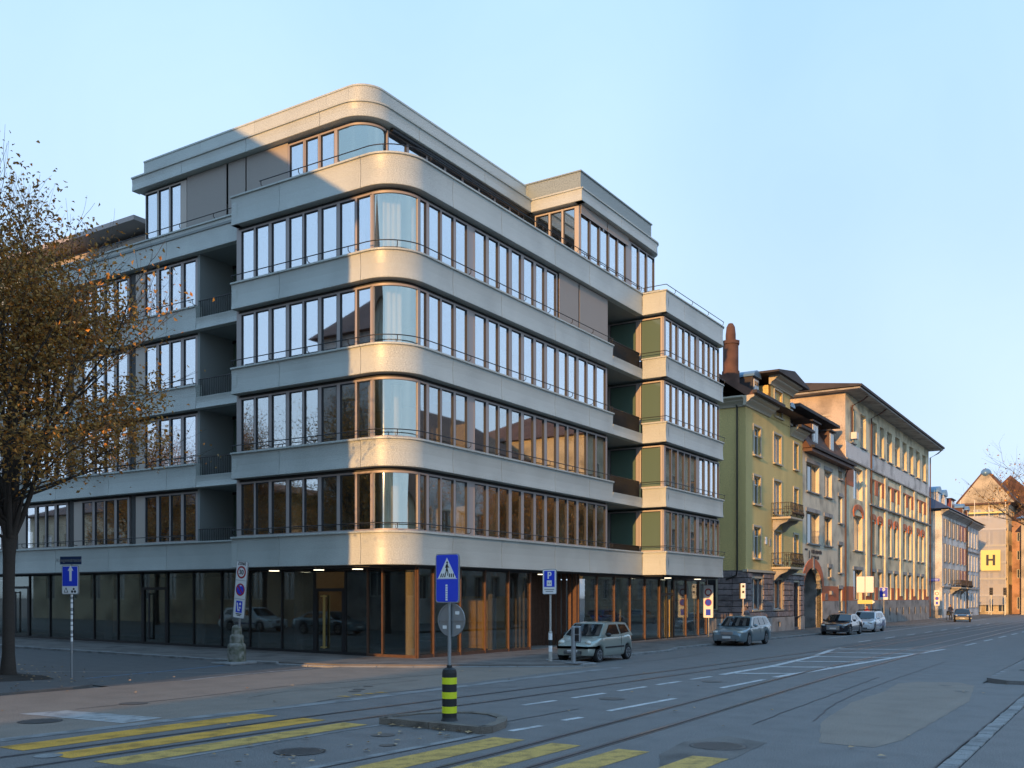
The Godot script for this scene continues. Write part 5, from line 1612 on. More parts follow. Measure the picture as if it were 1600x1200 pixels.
func school_block() -> void:
	var H := thing("brick_block", "long cream brick block with orange brick arches and a white plaster storey", "building")
	var o := Vector3(62.2, 0, 0.0)
	var b := face_basis(Vector3(1, 0, 0))
	var w := 40.8
	var stt := {"deep": 0.4, "sill": M.stone_grey, "frame": M.wood_white, "mixed": true, "transom": 0.68}
	var st3 := {"deep": 0.35, "frame": M.wood_white, "mixed": true, "transom": 0.7}
	var st2 := {"deep": 0.45, "sill": M.stone_grey, "frame": M.wood_white, "arch": M.brick_red, "mixed": true, "cols": 2}
	var st1 := {"deep": 0.35, "lintel": M.stone_grey, "frame": M.wood_white, "mixed": true, "transom": 0.7}
	var holes := []
	for x in [[64.0, 65.6], [67.83, 69.97], [72.6, 74.6], [75.9, 77.8], [79.3, 81.6], [83.3, 85.6], [87.1, 89.4], [90.9, 93.2], [94.8, 97.1], [98.8, 101.1]]:
		holes.append([x[0] - o.x, x[1] - o.x, 16.35, 19.5, stt])
	holes.append([65.1 - o.x, 68.6 - o.x, 11.37, 14.25, {"deep": 0.35, "frame": M.wood_white, "cols": 3, "mixed": true}])
	holes.append([65.1 - o.x, 68.6 - o.x, 6.67, 9.9, {"deep": 0.45, "sill": M.stone_grey, "frame": M.wood_white, "cols": 2, "arch": M.brick_red, "pane": M.pane_curtain}])
	holes.append([65.1 - o.x, 68.4 - o.x, 2.12, 4.9, {"deep": 0.35, "lintel": M.stone_grey, "frame": M.stone_trim, "cols": 3}])
	var pairs := [[72.0, 75.0], [79.5, 82.6], [87.2, 90.2], [94.9, 97.9]]
	for p in pairs:
		for x in p:
			holes.append([x - o.x, x + 1.75 - o.x, 11.43, 13.8, st3])
			holes.append([x - o.x, x + 1.85 - o.x, 6.57, 9.75, st2])
			holes.append([x - o.x, x + 1.75 - o.x, 2.12, 4.87, st1])
	face(H, o, Vector3(1, 0, 0), w, 20.5, holes, M.brick_cream, st1, -0.8)
	part(H, "plaster_band", slab_mesh(w, 14.75, 16.2, holes, 0.05), M.plaster_white, o, b)
	part(H, "string_course", bx(w, 0.12, 0.24), M.stone_grey, o + Vector3(w * 0.5, 14.68, 0.08))
	part(H, "string_course", bx(w - 8.6, 0.14, 0.3), M.stone_grey, o + Vector3(w * 0.5 + 4.3, 11.28, 0.1))
	part(H, "brick_band", slab_mesh(w, 12.4, 13.9, holes, 0.03, 8.6), M.brick_red, o, b)
	part(H, "brick_band", slab_mesh(2.9, 12.4, 13.9, [], 0.03, 0.2), M.brick_red, o, b)
	part(H, "brick_band", slab_mesh(w, 2.08, 3.35, holes, 0.03), M.brick_red, o, b)
	part(H, "stone_base", slab_mesh(w, -0.8, 2.07, grid(13, 40, 8, 0.7, [[0.5, 1.3]]), 0.08), M.stone_grey, o, b)
	for k in 8:
		part(H, "cellar_grille", bx(0.7, 0.8, 0.04), M.iron, o + Vector3(lerpf(13, 40, (k + 0.5) / 8), 0.9, 0.02))
	for x in [8.2, 16.2, 23.9, 31.6, 39.6]:
		part(H, "pilaster", bx(1.15, 12.2, 0.16), M.brick_cream, o + Vector3(x, 8.6, 0.06))
	# gable end, peach plaster above the neighbour's roof
	var os := Vector3(o.x, 0, -16.0)
	part(H, "gable_wall", face_mesh(16.0, 0, 20.5, [], 0.0, 0.2), M.plaster_peach, os, face_basis(Vector3(0, 0, 1)))
	part(H, "gable_band", bx(0.06, 0.12, 14.5), M.stone_trim, Vector3(o.x - 0.03, 18.6, -8.5))
	part(H, "side_wall", bx(0.3, 21, 16), M.brick_cream, o + Vector3(w - 0.15, 10, -8.0))
	var roof := MB.new()
	roof.prism(PackedVector2Array([Vector2(1.5, 20.72), Vector2(1.5, 20.9), Vector2(-7.5, 22.0), Vector2(-17, 20.9), Vector2(-17, 20.72)]), -1.0, w + 1.2, Transform3D(Basis(Vector3(0, 0, 1), Vector3(0, 1, 0), Vector3(-1, 0, 0)), o + Vector3(w, 0, 0)))
	part(H, "roof", roof, M.roof_dark)
	part(H, "eave_soffit", bx(w + 2.2, 0.14, 17.4), M.stone_grey, o + Vector3(w * 0.5 + 0.1, 20.6, -7.2))
	part(H, "gutter", bx(w + 2.4, 0.2, 0.2), M.roof_dark, o + Vector3(w * 0.5 + 0.1, 20.8, 1.55))
	for x in [1.9, 9.4, 41.0]:
		bend_pipe(H, [o + Vector3(x + 1.2, 20.7, 1.4), o + Vector3(x + 0.9, 20.2, 0.9), o + Vector3(x, 19.6, 0.15), o + Vector3(x, 17.0 if x < 5 else 0.0, 0.15)], 0.08, M.wood_brown)
	part(H, "downpipe_box", bx(0.9, 0.6, 0.5), M.wood_white, o + Vector3(2.2, 16.9, 0.3))

func white_houses() -> void:
	var H := thing("white_house", "white plastered house with grey and dark red shutters under a slate hip roof", "house")
	var o := Vector3(112.8, -0.4, 0.0)
	var st := {"deep": 0.16, "mixed": true, "shutter": M.shutter_grey, "sill": M.stone_grey}
	var red := st.duplicate()
	red.shutter = M.shutter_red
	var holes := []
	var rows := [[11.0, 13.3], [7.6, 10.0], [4.7, 6.7]]
	for r in rows:
		for k in 6:
			var x := 2.2 + 3.5 * k
			holes.append([x - 0.6, x + 0.6, r[0], r[1], st if k < 4 else red])
	for k in 6:
		holes.append([1.6 + 3.5 * k, 2.8 + 3.5 * k, 1.2, 3.4, {"deep": 0.2, "mixed": true}])
	face(H, o, Vector3(1, 0, 0), 21.7, 14.2, holes, M.plaster_white, st, -1.2)
	face(H, o + Vector3(0, 0, -12), Vector3(0, 0, 1), 12.0, 14.2, [[9.6, 10.7, 10.9, 13.2, {"deep": 0.1, "pane": M.shutter_grey, "frame": M.shutter_grey}], [9.6, 10.7, 7.4, 9.8, {"deep": 0.1, "pane": M.shutter_grey, "frame": M.shutter_grey}], [9.6, 10.7, 4.5, 6.8, {"deep": 0.1, "pane": M.shutter_grey, "frame": M.shutter_grey}]], M.plaster_white, st, -1.2)
	part(H, "base_band", slab_mesh(12.0, -1.2, 1.3, [], 0.05), M.stone_grey, o + Vector3(0, 0, -12), face_basis(Vector3(0, 0, 1)))
	part(H, "string_course", bx(21.8, 0.16, 0.3), M.stone_grey, o + Vector3(10.9, 4.2, 0.08))
	cornice(H, o, face_basis(Vector3(1, 0, 0)), -0.6, 21.8, 13.7, 0.9, M.stone_grey)
	part(H, "roof", hip_roof(112.8, 134.4, -12, 0, 14.1, 4.4, 1.0), M.roof_slate)
	for k in 2:
		dormer(H, o + Vector3(4.0 + 5.0 * k, 14.6, -1.0), 2.4, 2.4, 4.5, true, M.plaster_white)
	dormer(H, o + Vector3(15.5, 14.6, -1.0), 3.4, 2.4, 4.5, false, M.shutter_red)
	for x in [8.5, 15.0]:
		balcony(H, o + Vector3(x, 4.1, 0), 4.0, 1.4)
	bend_pipe(H, [o + Vector3(21.7, 14.0, 0.8), o + Vector3(21.6, 13.4, 0.12), o + Vector3(21.6, 0, 0.12)], 0.1, M.iron)
	var I := thing("pale_house", "ice white house with plain narrow windows beyond the shuttered white house", "house")
	var p := Vector3(134.6, -0.5, 0.0)
	face(I, p, Vector3(1, 0, 0), 13.2, 14.2, grid(0.6, 12.6, 4, 1.2, [[10.6, 13.0], [7.0, 9.4], [4.6, 6.4], [1.4, 3.6]]), M.plaster_ice, {"deep": 0.2, "mixed": true, "sill": M.stone_grey}, -1.2)
	part(I, "side_wall", bx(0.3, 15, 12), M.plaster_ice, p + Vector3(13.05, 6.5, -6))
	part(I, "string_course", bx(13.3, 0.16, 0.3), M.stone_grey, p + Vector3(6.6, 9.9, 0.08))
	part(I, "string_course", bx(13.3, 0.16, 0.3), M.stone_grey, p + Vector3(6.6, 4.2, 0.08))
	cornice(I, p, face_basis(Vector3(1, 0, 0)), 0.0, 13.8, 13.7, 0.9, M.stone_grey)
	part(I, "roof", hip_roof(134.8, 147.8, -12, 0, 14.05, 4.0, 1.0), M.roof_tile)
	for k in 2:
		dormer(I, p + Vector3(4.0 + 5.0 * k, 14.5, -1.0), 1.8, 2.2, 4.0, true, M.roof_tile)

func far_end() -> void:
	# the house behind scaffolding that closes the street
	var H := thing("scaffolded_house", "tall cream gabled house wrapped in grey scaffold netting", "house")
	var o := Vector3(165, -0.7, -13.0)
	var w := 15.6
	face(H, o, Vector3(0, 0, 1), w, 19.6, grid(9.6, w, 3, 1.3, [[16.2, 18.8], [12.4, 15.0], [8.8, 11.4], [5.4, 7.8], [0.6, 3.6]]), M.plaster_cream, {"deep": 0.2, "mixed": true}, -1.0)
	face(H, o + Vector3(0, 0, w), Vector3(1, 0, 0), 14.0, 19.6, grid(1, 13, 4, 1.3, [[16.2, 18.8], [12.4, 15.0], [8.8, 11.4], [5.4, 7.8]]), M.plaster_cream, {"deep": 0.2, "mixed": true}, -1.0)
	part(H, "eave_board", bx(0.9, 0.3, w + 1.0), M.wood_brown, o + Vector3(-0.3, 19.7, w * 0.5))
	var gb := MB.new()
	gb.prism(PackedVector2Array([Vector2(7.4, 19.75), Vector2(16.6, 19.75), Vector2(12.6, 24.8), Vector2(11.4, 24.8)]), 0.35, 0.6)
	part(H, "gable", gb, M.plaster_cream, o, face_basis(Vector3(0, 0, 1)))
	part(H, "roof", hip_roof(165.0, 182.0, -5.6, 3.6, 19.3, 6.0, 0.3, true), M.roof_tile)
	var cap := MB.new()
	cap.ball(Vector3(165.5, 24.4, -1.0), Vector3(1.5, 0.9, 0.9), 8)
	part(H, "roof_cap", cap, M.blue_tin)
	var S := thing("scaffold", "steel pole scaffold with planks and netting on the cream gabled house", "scaffold")
	for k in 6:
		part(S, "platform", bx(1.1, 0.25, 9.6), M.plate if k % 2 == 0 else M.sign_yellow, Vector3(164.0, 2.8 + 2.9 * k, -2.4))
	for z in [-7.2, -4.9, -2.6, -0.3, 2.3]:
		part(S, "pole", bx(0.1, 20.5, 0.1), M.scaffold, Vector3(163.42, 9.4, z))
	part(S, "netting", bx(0.02, 15.6, 9.6), M.netting, Vector3(163.3, 8.9, -2.4))
	var Hs := thing("company_sign", "square yellow board with a large grey letter H hung on the scaffold", "sign", Vector3(163.0, 8.9, 0.0))
	part(Hs, "board", bx(0.08, 3.6, 3.1), M.sign_yellow)
	text(Hs, "letter", "H", 2.6, M.letter_dark, Vector3(-0.05, 0, 0), Basis(Vector3.UP, -PI * 0.5))
	var P := thing("pink_house", "salmon pink house with small windows in rows past the scaffold", "house")
	face(P, Vector3(171, -0.7, 2.6), Vector3(0, 0, 1), 5.2, 17.0, grid(0.4, 5.0, 3, 0.8, [[13.2, 14.8], [9.9, 11.5], [6.6, 8.2], [1.0, 3.2]]), M.plaster_pink, {"deep": 0.2}, -1.0)
	part(P, "roof", hip_roof(171.0, 186.0, 2.6, 10, 16.3, 4.0, 0.6), M.roof_tile)
	var Y := thing("ochre_house", "ochre house with large windows at the bend of the street", "house")
	face(Y, Vector3(160, -0.7, 5.05), Vector3(0, 0, 1), 12.0, 16.5, grid(0.3, 12.0, 5, 1.3, [[12.6, 15.0], [9.0, 11.4], [5.4, 7.8], [0.8, 3.6]]), M.plaster_cream, {"deep": 0.2, "mixed": true}, -1.0)
	part(Y, "wall", bx(10, 17, 0.3), M.plaster_cream, Vector3(165.1, 7.6, 5.2))
	part(Y, "roof", hip_roof(160.0, 174.0, 5.0, 17, 15.8, 3.5, 0.7), M.blue_tin)
	var R := thing("brown_roofed_house", "distant house with a steep brown tiled roof behind the scaffold", "house")
	part(R, "wall", bx(14, 19, 14), M.plaster_cream, Vector3(192, 9, 1.0))
	part(R, "roof", hip_roof(185.0, 199.0, -6, 8, 18.5, 7.5, 0.6, true), M.roof_tile)
	# houses outside the frame, mirrored in the glass or standing between the sun and the street
	var N := thing("corner_house", "grey plastered corner house across the side street, mirrored in the windows", "house")
	var rows := [[16.2, 18.3], [13.0, 15.2], [9.6, 11.8], [6.2, 8.4], [2.4, 4.8]]
	face(N, Vector3(-20.5, 0, 0.05), Vector3(0, 0, -1), 24.0, 19.5, grid(1, 23, 7, 1.3, rows), M.stone_grey, {"deep": 0.2, "mixed": true, "trim": M.stone_trim}, -1.0)
	face(N, Vector3(-44, 0, 0.05), Vector3(1, 0, 0), 23.5, 19.5, grid(1, 22, 7, 1.3, rows), M.stone_grey, {"deep": 0.2, "mixed": true, "trim": M.stone_trim}, -1.0)
	part(N, "wall", bx(23.0, 19.2, 0.4), M.stone_grey, Vector3(-32.2, 9.5, -23.9))
	part(N, "wall", bx(0.4, 19.2, 23.6), M.stone_grey, Vector3(-43.8, 9.5, -11.9))
	part(N, "roof", hip_roof(-44.0, -20.5, -24.0, 0.05, 19.4, 11.0, 0.5), M.roof_tile)
	var N2 := thing("low_house", "low cream house up the side street, mirrored in the windows", "house")
	face(N2, Vector3(-20.5, 0, -27), Vector3(0, 0, -1), 34.0, 9.5, grid(1, 33, 10, 1.3, [[5.8, 7.8], [2.2, 4.4]]), M.plaster_cream, {"deep": 0.2, "mixed": true}, -1.0)
	part(N2, "roof", hip_roof(-34.0, -20.5, -61, -27, 9.4, 3.5, 0.6), M.roof_tile)
	part(N2, "wall", bx(13, 9.3, 0.4), M.plaster_cream, Vector3(-27.2, 4.6, -27.2))
	var W := thing("corner_block", "added brick block behind the viewer that keeps the low sun off part of the road", "building")  # unseen block added to bound the sun strip on the road
	face(W, Vector3(-48, 0, 40), Vector3(0, 0, -1), 27.0, 15.0, grid(1, 26, 8, 1.4, rows.slice(2)), M.brick_grey, {"deep": 0.2, "mixed": true}, -1.0)
	face(W, Vector3(-48, 0, 13.0), Vector3(-1, 0, 0), 45.0, 15.0, grid(1, 44, 13, 1.4, rows.slice(2)), M.brick_grey, {"deep": 0.2, "mixed": true}, -1.0)
	part(W, "wall", bx(0.4, 15, 27), M.brick_grey, Vector3(-92.8, 7.4, 26.5))
	part(W, "roof", hip_roof(-93.0, -48, 13.0, 40, 14.9, 5.0, 0.7), M.roof_tile)
	var south := [[40.0, 66.0, 16.5, "plaster_white", "white row house on the far side of the tram street, mirrored in the glass"], [66.2, 92.0, 20.0, "plaster_cream", "cream row house on the far side of the tram street, mirrored in the glass"], [92.2, 130.0, 13.0, "brick_cream", "brick row house on the far side of the tram street, mirrored in the glass"], [5.0, 39.8, 9.8, "plaster_peach", "peach row house on the far side of the tram street, mirrored in the glass"]]
	for s in south:
		var T := thing("row_house", s[4], "house")
		var wd: float = s[1] - s[0]
		var zf: float = 27.5 if s[3] == "plaster_cream" else 33.0
		face(T, Vector3(s[1], 0, zf), Vector3(-1, 0, 0), wd, s[2], grid(1, wd - 1, int(wd / 3.2), 1.3, [[2.2, 4.4], [5.4, 7.4], [8.6, 10.6], [11.6, 13.4], [15.0, 17.0]].slice(0, 5 if s[2] > 17.0 else (3 if s[2] > 11.0 else 2))), M[s[3]], {"deep": 0.2, "mixed": true, "trim": M.stone_trim}, -1.0)
		face(T, Vector3(s[0], 0, zf), Vector3(0, 0, 1), 45.0 - zf, s[2], [], M[s[3]], {}, -1.0)
		part(T, "side_wall", bx(0.4, s[2], 45.0 - zf), M[s[3]], Vector3(s[1] - 0.25, s[2] * 0.5, (45.0 + zf) * 0.5))
		part(T, "roof", hip_roof(s[0], s[1], zf, 45, s[2] - 0.1, 5.0, 0.6), M.roof_tile)

func text(parent: Node, called: String, words: String, size: float, m: Material, at: Vector3, b := Basis(), depth := 0.02, font := "Droid Sans") -> MeshInstance3D:
	# lettering whose capitals are about size * 0.72 tall, facing local +z
	var t := TextMesh.new()
	var f := SystemFont.new()
	f.font_names = PackedStringArray([font])
	f.font_weight = 700
	t.font = f
	t.text = words
	t.font_size = 64
	t.pixel_size = size / 64.0
	t.depth = depth
	t.curve_step = 2.0
	return part(parent, called, t, m, at, b)

# ---------------------------------------------------------------- signs and street furniture
func round_rect(w: float, h: float, r: float) -> PackedVector2Array:
	var p := PackedVector2Array()
	for q in [[1, 1, 0.0], [-1, 1, 90.0], [-1, -1, 180.0], [1, -1, 270.0]]:
		for k in 5:
			var a := deg_to_rad(q[2] + 22.5 * k)
			p.append(Vector2(q[0] * (w * 0.5 - r) + cos(a) * r, q[1] * (h * 0.5 - r) + sin(a) * r))
	return p

func disc(r: float, n := 28) -> PackedVector2Array:
	return ellipse(Vector2.ZERO, r, r, n)

func plate(parent: Node, called: String, poly: PackedVector2Array, at: Vector3, m: Material, thick := 0.004, b := Basis()) -> MeshInstance3D:
	# a flat cut-out facing local +z
	var mb := MB.new()
	mb.prism(poly, -thick * 0.5, thick * 0.5)
	return part(parent, called, mb, m, at, b)

func shift(p: PackedVector2Array, d: Vector2) -> PackedVector2Array:
	var q := PackedVector2Array()
	for v in p:
		q.append(v + d)
	return q

func pts(a: Array) -> PackedVector2Array:
	var q := PackedVector2Array()
	for i in range(0, a.size(), 2):
		q.append(Vector2(a[i], a[i + 1]))
	return q

func board(parent: Node, called: String, w: float, h: float, at: Vector3, b: Basis, m: Material) -> MeshInstance3D:
	# sign board with a folded aluminium edge
	var o := plate(parent, called, round_rect(w, h, 0.05), at, M.galvanised, 0.03, b)
	plate(o, "sign_face", round_rect(w - 0.035, h - 0.035, 0.04), Vector3(0, 0, 0.017), m)
	return o

func walker(o: Node, c: Vector2, s: float, z: float) -> void:
	# the striding figure of a crossing sign
	for p in [[0.0, 0.30, 0.045, 0.30, 0.06, 0.16, 0.03, 0.02, -0.04, 0.02, -0.05, 0.17], [0.02, 0.05, 0.05, 0.03, 0.09, -0.12, 0.07, -0.30, 0.03, -0.30, 0.045, -0.13, -0.02, 0.0], [-0.03, 0.05, 0.0, 0.0, -0.03, -0.14, -0.10, -0.28, -0.14, -0.26, -0.075, -0.12, -0.06, 0.02], [0.03, 0.27, 0.07, 0.19, 0.14, 0.11, 0.12, 0.085, 0.04, 0.16], [-0.03, 0.27, -0.07, 0.2, -0.10, 0.09, -0.075, 0.085, -0.035, 0.18]]:
		var q := PackedVector2Array()
		for v in pts(p):
			q.append(c + v * s)
		plate(o, "figure", q, Vector3(0, 0, z), M.sign_black)
	plate(o, "figure", shift(disc(0.05 * s, 14), c + Vector2(0.015, 0.36) * s), Vector3(0, 0, z), M.sign_black)

func signs() -> void:
	var west := Basis(Vector3.UP, -PI * 0.5)   # faces -x
	var bz := west.z
	# striped bollard with its crossing sign on the refuge
	var at := Vector3(-12.62, 0.095, 11.42)
	var bo := thing("bollard", "black rubber bollard with three yellow bands on the refuge island", "bollard", at)
	var mb := MB.new()
	mb.lathe([Vector2(0.0, 0), Vector2(0.155, 0), Vector2(0.14, 0.03), Vector2(0.132, 0.06), Vector2(0.132, 0.86), Vector2(0.12, 0.92), Vector2(0.08, 0.95), Vector2(0.05, 0.96), Vector2(0.05, 1.0), Vector2(0.0, 1.0)], 28)
	part(bo, "body", mb, M.rubber_black)
	for y in [0.20, 0.46, 0.72]:
		var band := MB.new()
		band.lathe([Vector2(0.132, y - 0.06), Vector2(0.1365, y - 0.058), Vector2(0.1365, y + 0.058), Vector2(0.132, y + 0.06)], 28)
		part(bo, "reflective_band", band, M.band_yellow)
	var cs := thing("crossing_sign", "blue pedestrian crossing sign on a grey pole above the striped bollard", "sign", at + Vector3(0, 0.98, 0))
	mb = MB.new()
	mb.lathe([Vector2(0.032, -0.03), Vector2(0.032, 1.85), Vector2(0, 1.86)], 14)
	part(cs, "pole", mb, M.galvanised)
	var f := board(cs, "sign_board", 0.52, 0.88, Vector3(-0.05, 1.58, 0.0), west, M.sign_blue)
	plate(f, "white_edge", round_rect(0.488, 0.848, 0.035), Vector3(0, 0, 0.0172), M.sign_white, 0.003)
	plate(f, "blue_field", round_rect(0.455, 0.815, 0.02), Vector3(0, 0, 0.0205), M.sign_blue)
	plate(f, "white_triangle", pts([-0.2, 0.0, 0.2, 0.0, 0.0, 0.37]), Vector3(0, 0, 0.024), M.sign_white)
	plate(f, "white_rule", pts([-0.225, -0.012, 0.225, -0.012, 0.225, -0.004, -0.225, -0.004]), Vector3(0, 0, 0.024), M.sign_white)
	for x in [-0.15, -0.105, -0.06, 0.045, 0.09, 0.135]:
		plate(f, "stripe", pts([x, 0.02, x + 0.022, 0.02, x + 0.03 - x * 0.1, 0.085, x + 0.012 - x * 0.1, 0.085]), Vector3(0, 0, 0.028), M.sign_black)
	walker(f, Vector2(0.0, 0.155), 0.36, 0.028)
	for k in 7:
		plate(f, "sticker", round_rect(0.045, 0.034, 0.006), Vector3(-0.01, -0.13 - 0.042 * k, 0.024), M.sign_white)
	# the round sign below, seen from behind
	var rb := plate(cs, "round_sign", disc(0.285, 36), Vector3(0.045, 0.83, 0.02), M.galvanised, 0.02, west)
	part(rb, "cross_bar", bx(0.56, 0.035, 0.03), M.galvanised, Vector3(0, 0, 0.02))
	var rim := MB.new()
	for k in 36:
		var a := Vector2.from_angle(TAU * k / 36) * 0.285
		var b := Vector2.from_angle(TAU * (k + 1) / 36) * 0.285
		rim.bar(Vector3(a.x, a.y, 0.01), Vector3(b.x, b.y, 0.01), 0.022, 0.03)
	part(rb, "rim", rim, M.galvanised)
	for q in [[0.13, 0.13], [-0.15, -0.13], [0.15, -0.12]]:
		plate(rb, "sticker", round_rect(0.09, 0.06, 0.01), Vector3(q[0], q[1], 0.012), M.sign_white)
	# zone sign on a stepped stone base, leaning
	var zs := thing("zone_sign", "tall narrow white speed zone sign leaning on a stepped stone base", "sign", Vector3(-3.35, G(-3.3, -4.4) + 0.05, -4.45))
	mb = MB.new()
	mb.lathe([Vector2(0, 0), Vector2(0.31, 0), Vector2(0.31, 0.55), Vector2(0.29, 0.62), Vector2(0.24, 0.66), Vector2(0.235, 0.88), Vector2(0.22, 0.93), Vector2(0.17, 0.96), Vector2(0.165, 1.18), Vector2(0.14, 1.25), Vector2(0.06, 1.29), Vector2(0, 1.29)], 8)
	part(zs, "stone_base", mb, M.stone_base)
	part(zs, "footing", cbox(1.6, 0.1, 1.0, 0.03), M.kerb, Vector3(0, -0.02, 0.1))
	var lean := Basis(Vector3.RIGHT, deg_to_rad(6.0))
	mb = MB.new()
	mb.lathe([Vector2(0.035, 1.2), Vector2(0.035, 3.2)], 12, Transform3D(lean, Vector3.ZERO))
	part(zs, "pole", mb, M.galvanised)
	f = board(zs, "sign_board", 0.56, 1.98, lean * Vector3(-0.06, 2.52, 0), lean * west, M.sign_white)
	text(f, "zone_word", "ZONE", 0.15, M.sign_black, Vector3(0, 0.90, 0.022), Basis(), 0.004)
	plate(f, "red_ring", disc(0.215), Vector3(0, 0.60, 0.022), M.sign_red)
	plate(f, "ring_field", disc(0.155), Vector3(0, 0.60, 0.026), M.sign_white)
	text(f, "number", "30", 0.22, M.sign_black, Vector3(0, 0.60, 0.03), Basis(), 0.004)
	plate(f, "divider", round_rect(0.5, 0.012, 0.002), Vector3(0, 0.32, 0.022), M.galvanised)
	plate(f, "red_ring", disc(0.215), Vector3(0, 0.0, 0.022), M.sign_red)
	plate(f, "blue_disc", disc(0.165), Vector3(0, 0.0, 0.026), M.sign_blue)
	plate(f, "red_bar", round_rect(0.33, 0.05, 0.01), Vector3(0, 0, 0.03), M.sign_red, 0.004, Basis(Vector3.BACK, -PI / 4))
	plate(f, "white_tag", round_rect(0.07, 0.04, 0.005), Vector3(0.02, 0.14, 0.031), M.sign_white)
	plate(f, "divider", round_rect(0.5, 0.012, 0.002), Vector3(0, -0.32, 0.022), M.galvanised)
	plate(f, "blue_field", round_rect(0.3, 0.4, 0.01), Vector3(0, -0.59, 0.022), M.sign_blue)
	plate(f, "pictogram", pts([-0.12, 0.12, -0.07, 0.14, -0.02, -0.08, 0.05, -0.10, 0.05, -0.15, -0.06, -0.15, -0.08, -0.05]), Vector3(0, -0.59, 0.026), M.sign_white)
	plate(f, "pictogram", disc(0.045, 16), Vector3(0.05, -0.49, 0.026), M.sign_white)
	plate(f, "pictogram", round_rect(0.07, 0.06, 0.01), Vector3(0.05, -0.62, 0.026), M.sign_white)
	plate(f, "small_print", round_rect(0.28, 0.03, 0.004), Vector3(0, -0.84, 0.022), M.sign_black)
	plate(f, "small_print", round_rect(0.18, 0.025, 0.004), Vector3(0, -0.89, 0.022), M.sign_black)
	# one-way sign and street name by the tree
	var ow := thing("one_way_sign", "blue one-way arrow sign under a dark street name plate beside the tree", "sign", Vector3(-10.55, 0.10, -3.0))
	mb = MB.new()
	mb.lathe([Vector2(0.03, 0), Vector2(0.03, 3.32), Vector2(0, 3.33)], 12)
	part(ow, "pole", mb, M.galvanised)
	var turn := Basis(Vector3.UP, deg_to_rad(-72.0))
	f = board(ow, "sign_board", 0.54, 0.80, turn * Vector3(0, 0, 0.05) + Vector3(0, 2.70, 0), turn, M.sign_white)
	plate(f, "blue_field", round_rect(0.48, 0.54, 0.015), Vector3(0, 0.10, 0.022), M.sign_blue)
	plate(f, "arrow", pts([-0.035, -0.13, 0.035, -0.13, 0.04, 0.16, 0.09, 0.15, 0.0, 0.30, -0.09, 0.15, -0.04, 0.16]), Vector3(0.02, 0.1, 0.026), M.sign_white)
	plate(f, "warning_triangle", pts([-0.2, -0.345, -0.055, -0.345, -0.128, -0.20]), Vector3(0, 0, 0.022), M.sign_black)
	plate(f, "triangle_field", pts([-0.172, -0.328, -0.083, -0.328, -0.128, -0.24]), Vector3(0, 0, 0.026), M.sign_white)
	for q in [[0.07, -0.32, 0.035], [0.16, -0.32, 0.035], [0.12, -0.25, 0.03]]:
		plate(f, "pictogram", disc(q[2], 14), Vector3(q[0], q[1], 0.022), M.sign_black)
	var nm := plate(ow, "name_plate", round_rect(0.68, 0.22, 0.01), turn * Vector3(0, 0, 0.04) + Vector3(0, 3.24, 0), M.sign_navy, 0.02, turn)
	text(nm, "street_name", "Klingenstrasse", 0.115, M.galvanised, Vector3(-0.05, 0, 0.014), Basis(), 0.004)
	for k in 9:
		var sm := MB.new()
		var y0 := 1.0 + 0.155 * k
		sm.lathe([Vector2(0.0315, y0), Vector2(0.0315, y0 + [0.11, 0.06, 0.12, 0.08][k % 4])], 12)
		part(ow, "sticker", sm, M.sign_white)
	# parking sign by the pale car, on a banded pole
	var ps := thing("parking_sign", "white and blue parking sign on a pale pole beside the small pale car", "sign", Vector3(2.75, 0.09, 4.55))
	mb = MB.new()
	mb.lathe([Vector2(0.035, 0), Vector2(0.035, 3.2), Vector2(0, 3.21)], 12)
	part(ps, "pole", mb, M.pole_pale)
	var cuff := MB.new()
	cuff.lathe([Vector2(0.0, 0.0), Vector2(0.065, 0.0), Vector2(0.065, 1.02), Vector2(0.035, 1.06)], 14)
	part(ps, "cuff", cuff, M.pole_pale)
	for q in [[0.55, 0.75, "sign_black"], [0.34, 0.55, "sign_white"], [0.75, 0.98, "sign_white"]]:
		var bd := MB.new()
		bd.lathe([Vector2(0.067, q[0]), Vector2(0.067, q[1])], 14)
		part(ps, "band", bd, M[q[2]])
	f = board(ps, "sign_board", 0.56, 0.88, Vector3(-0.05, 2.78, 0), west, M.sign_white)
	plate(f, "blue_field", round_rect(0.42, 0.56, 0.015), Vector3(0, 0.1, 0.022), M.sign_blue)
	text(f, "letter", "P", 0.34, M.sign_white, Vector3(0, 0.22, 0.026), Basis(), 0.004)
	plate(f, "coin_box", round_rect(0.2, 0.2, 0.01), Vector3(0, -0.05, 0.026), M.sign_white)
	for x in [-0.04, 0.04]:
		plate(f, "coin_slot", disc(0.018, 12), Vector3(x, -0.05, 0.03), M.sign_black)
	plate(f, "small_print", round_rect(0.4, 0.022, 0.004), Vector3(0, -0.27, 0.022), M.galvanised)
	plate(f, "small_print", round_rect(0.3, 0.022, 0.004), Vector3(0, -0.34, 0.022), M.galvanised)
	# parking meter on the kerb nose
	var pm := thing("parking_meter", "grey parking meter post with dark panel in front of the small pale car", "parking meter", Vector3(2.3, 0.09, 5.72))
	mb = MB.new()
	mb.lathe([Vector2(0.08, 0), Vector2(0.08, 1.22), Vector2(0.06, 1.25), Vector2(0, 1.26)], 16)
	part(pm, "post", mb, M.galvanised)
	part(pm, "head", cbox(0.28, 0.56, 0.16, 0.03), M.galvanised, Vector3(0.06, 0.98, 0.1), west)
	part(pm, "panel", bx(0.2, 0.2, 0.02), M.sign_black, Vector3(-0.03, 1.1, 0.12), west)
	part(pm, "panel", bx(0.2, 0.2, 0.02), M.sign_black, Vector3(-0.03, 0.86, 0.12), west)
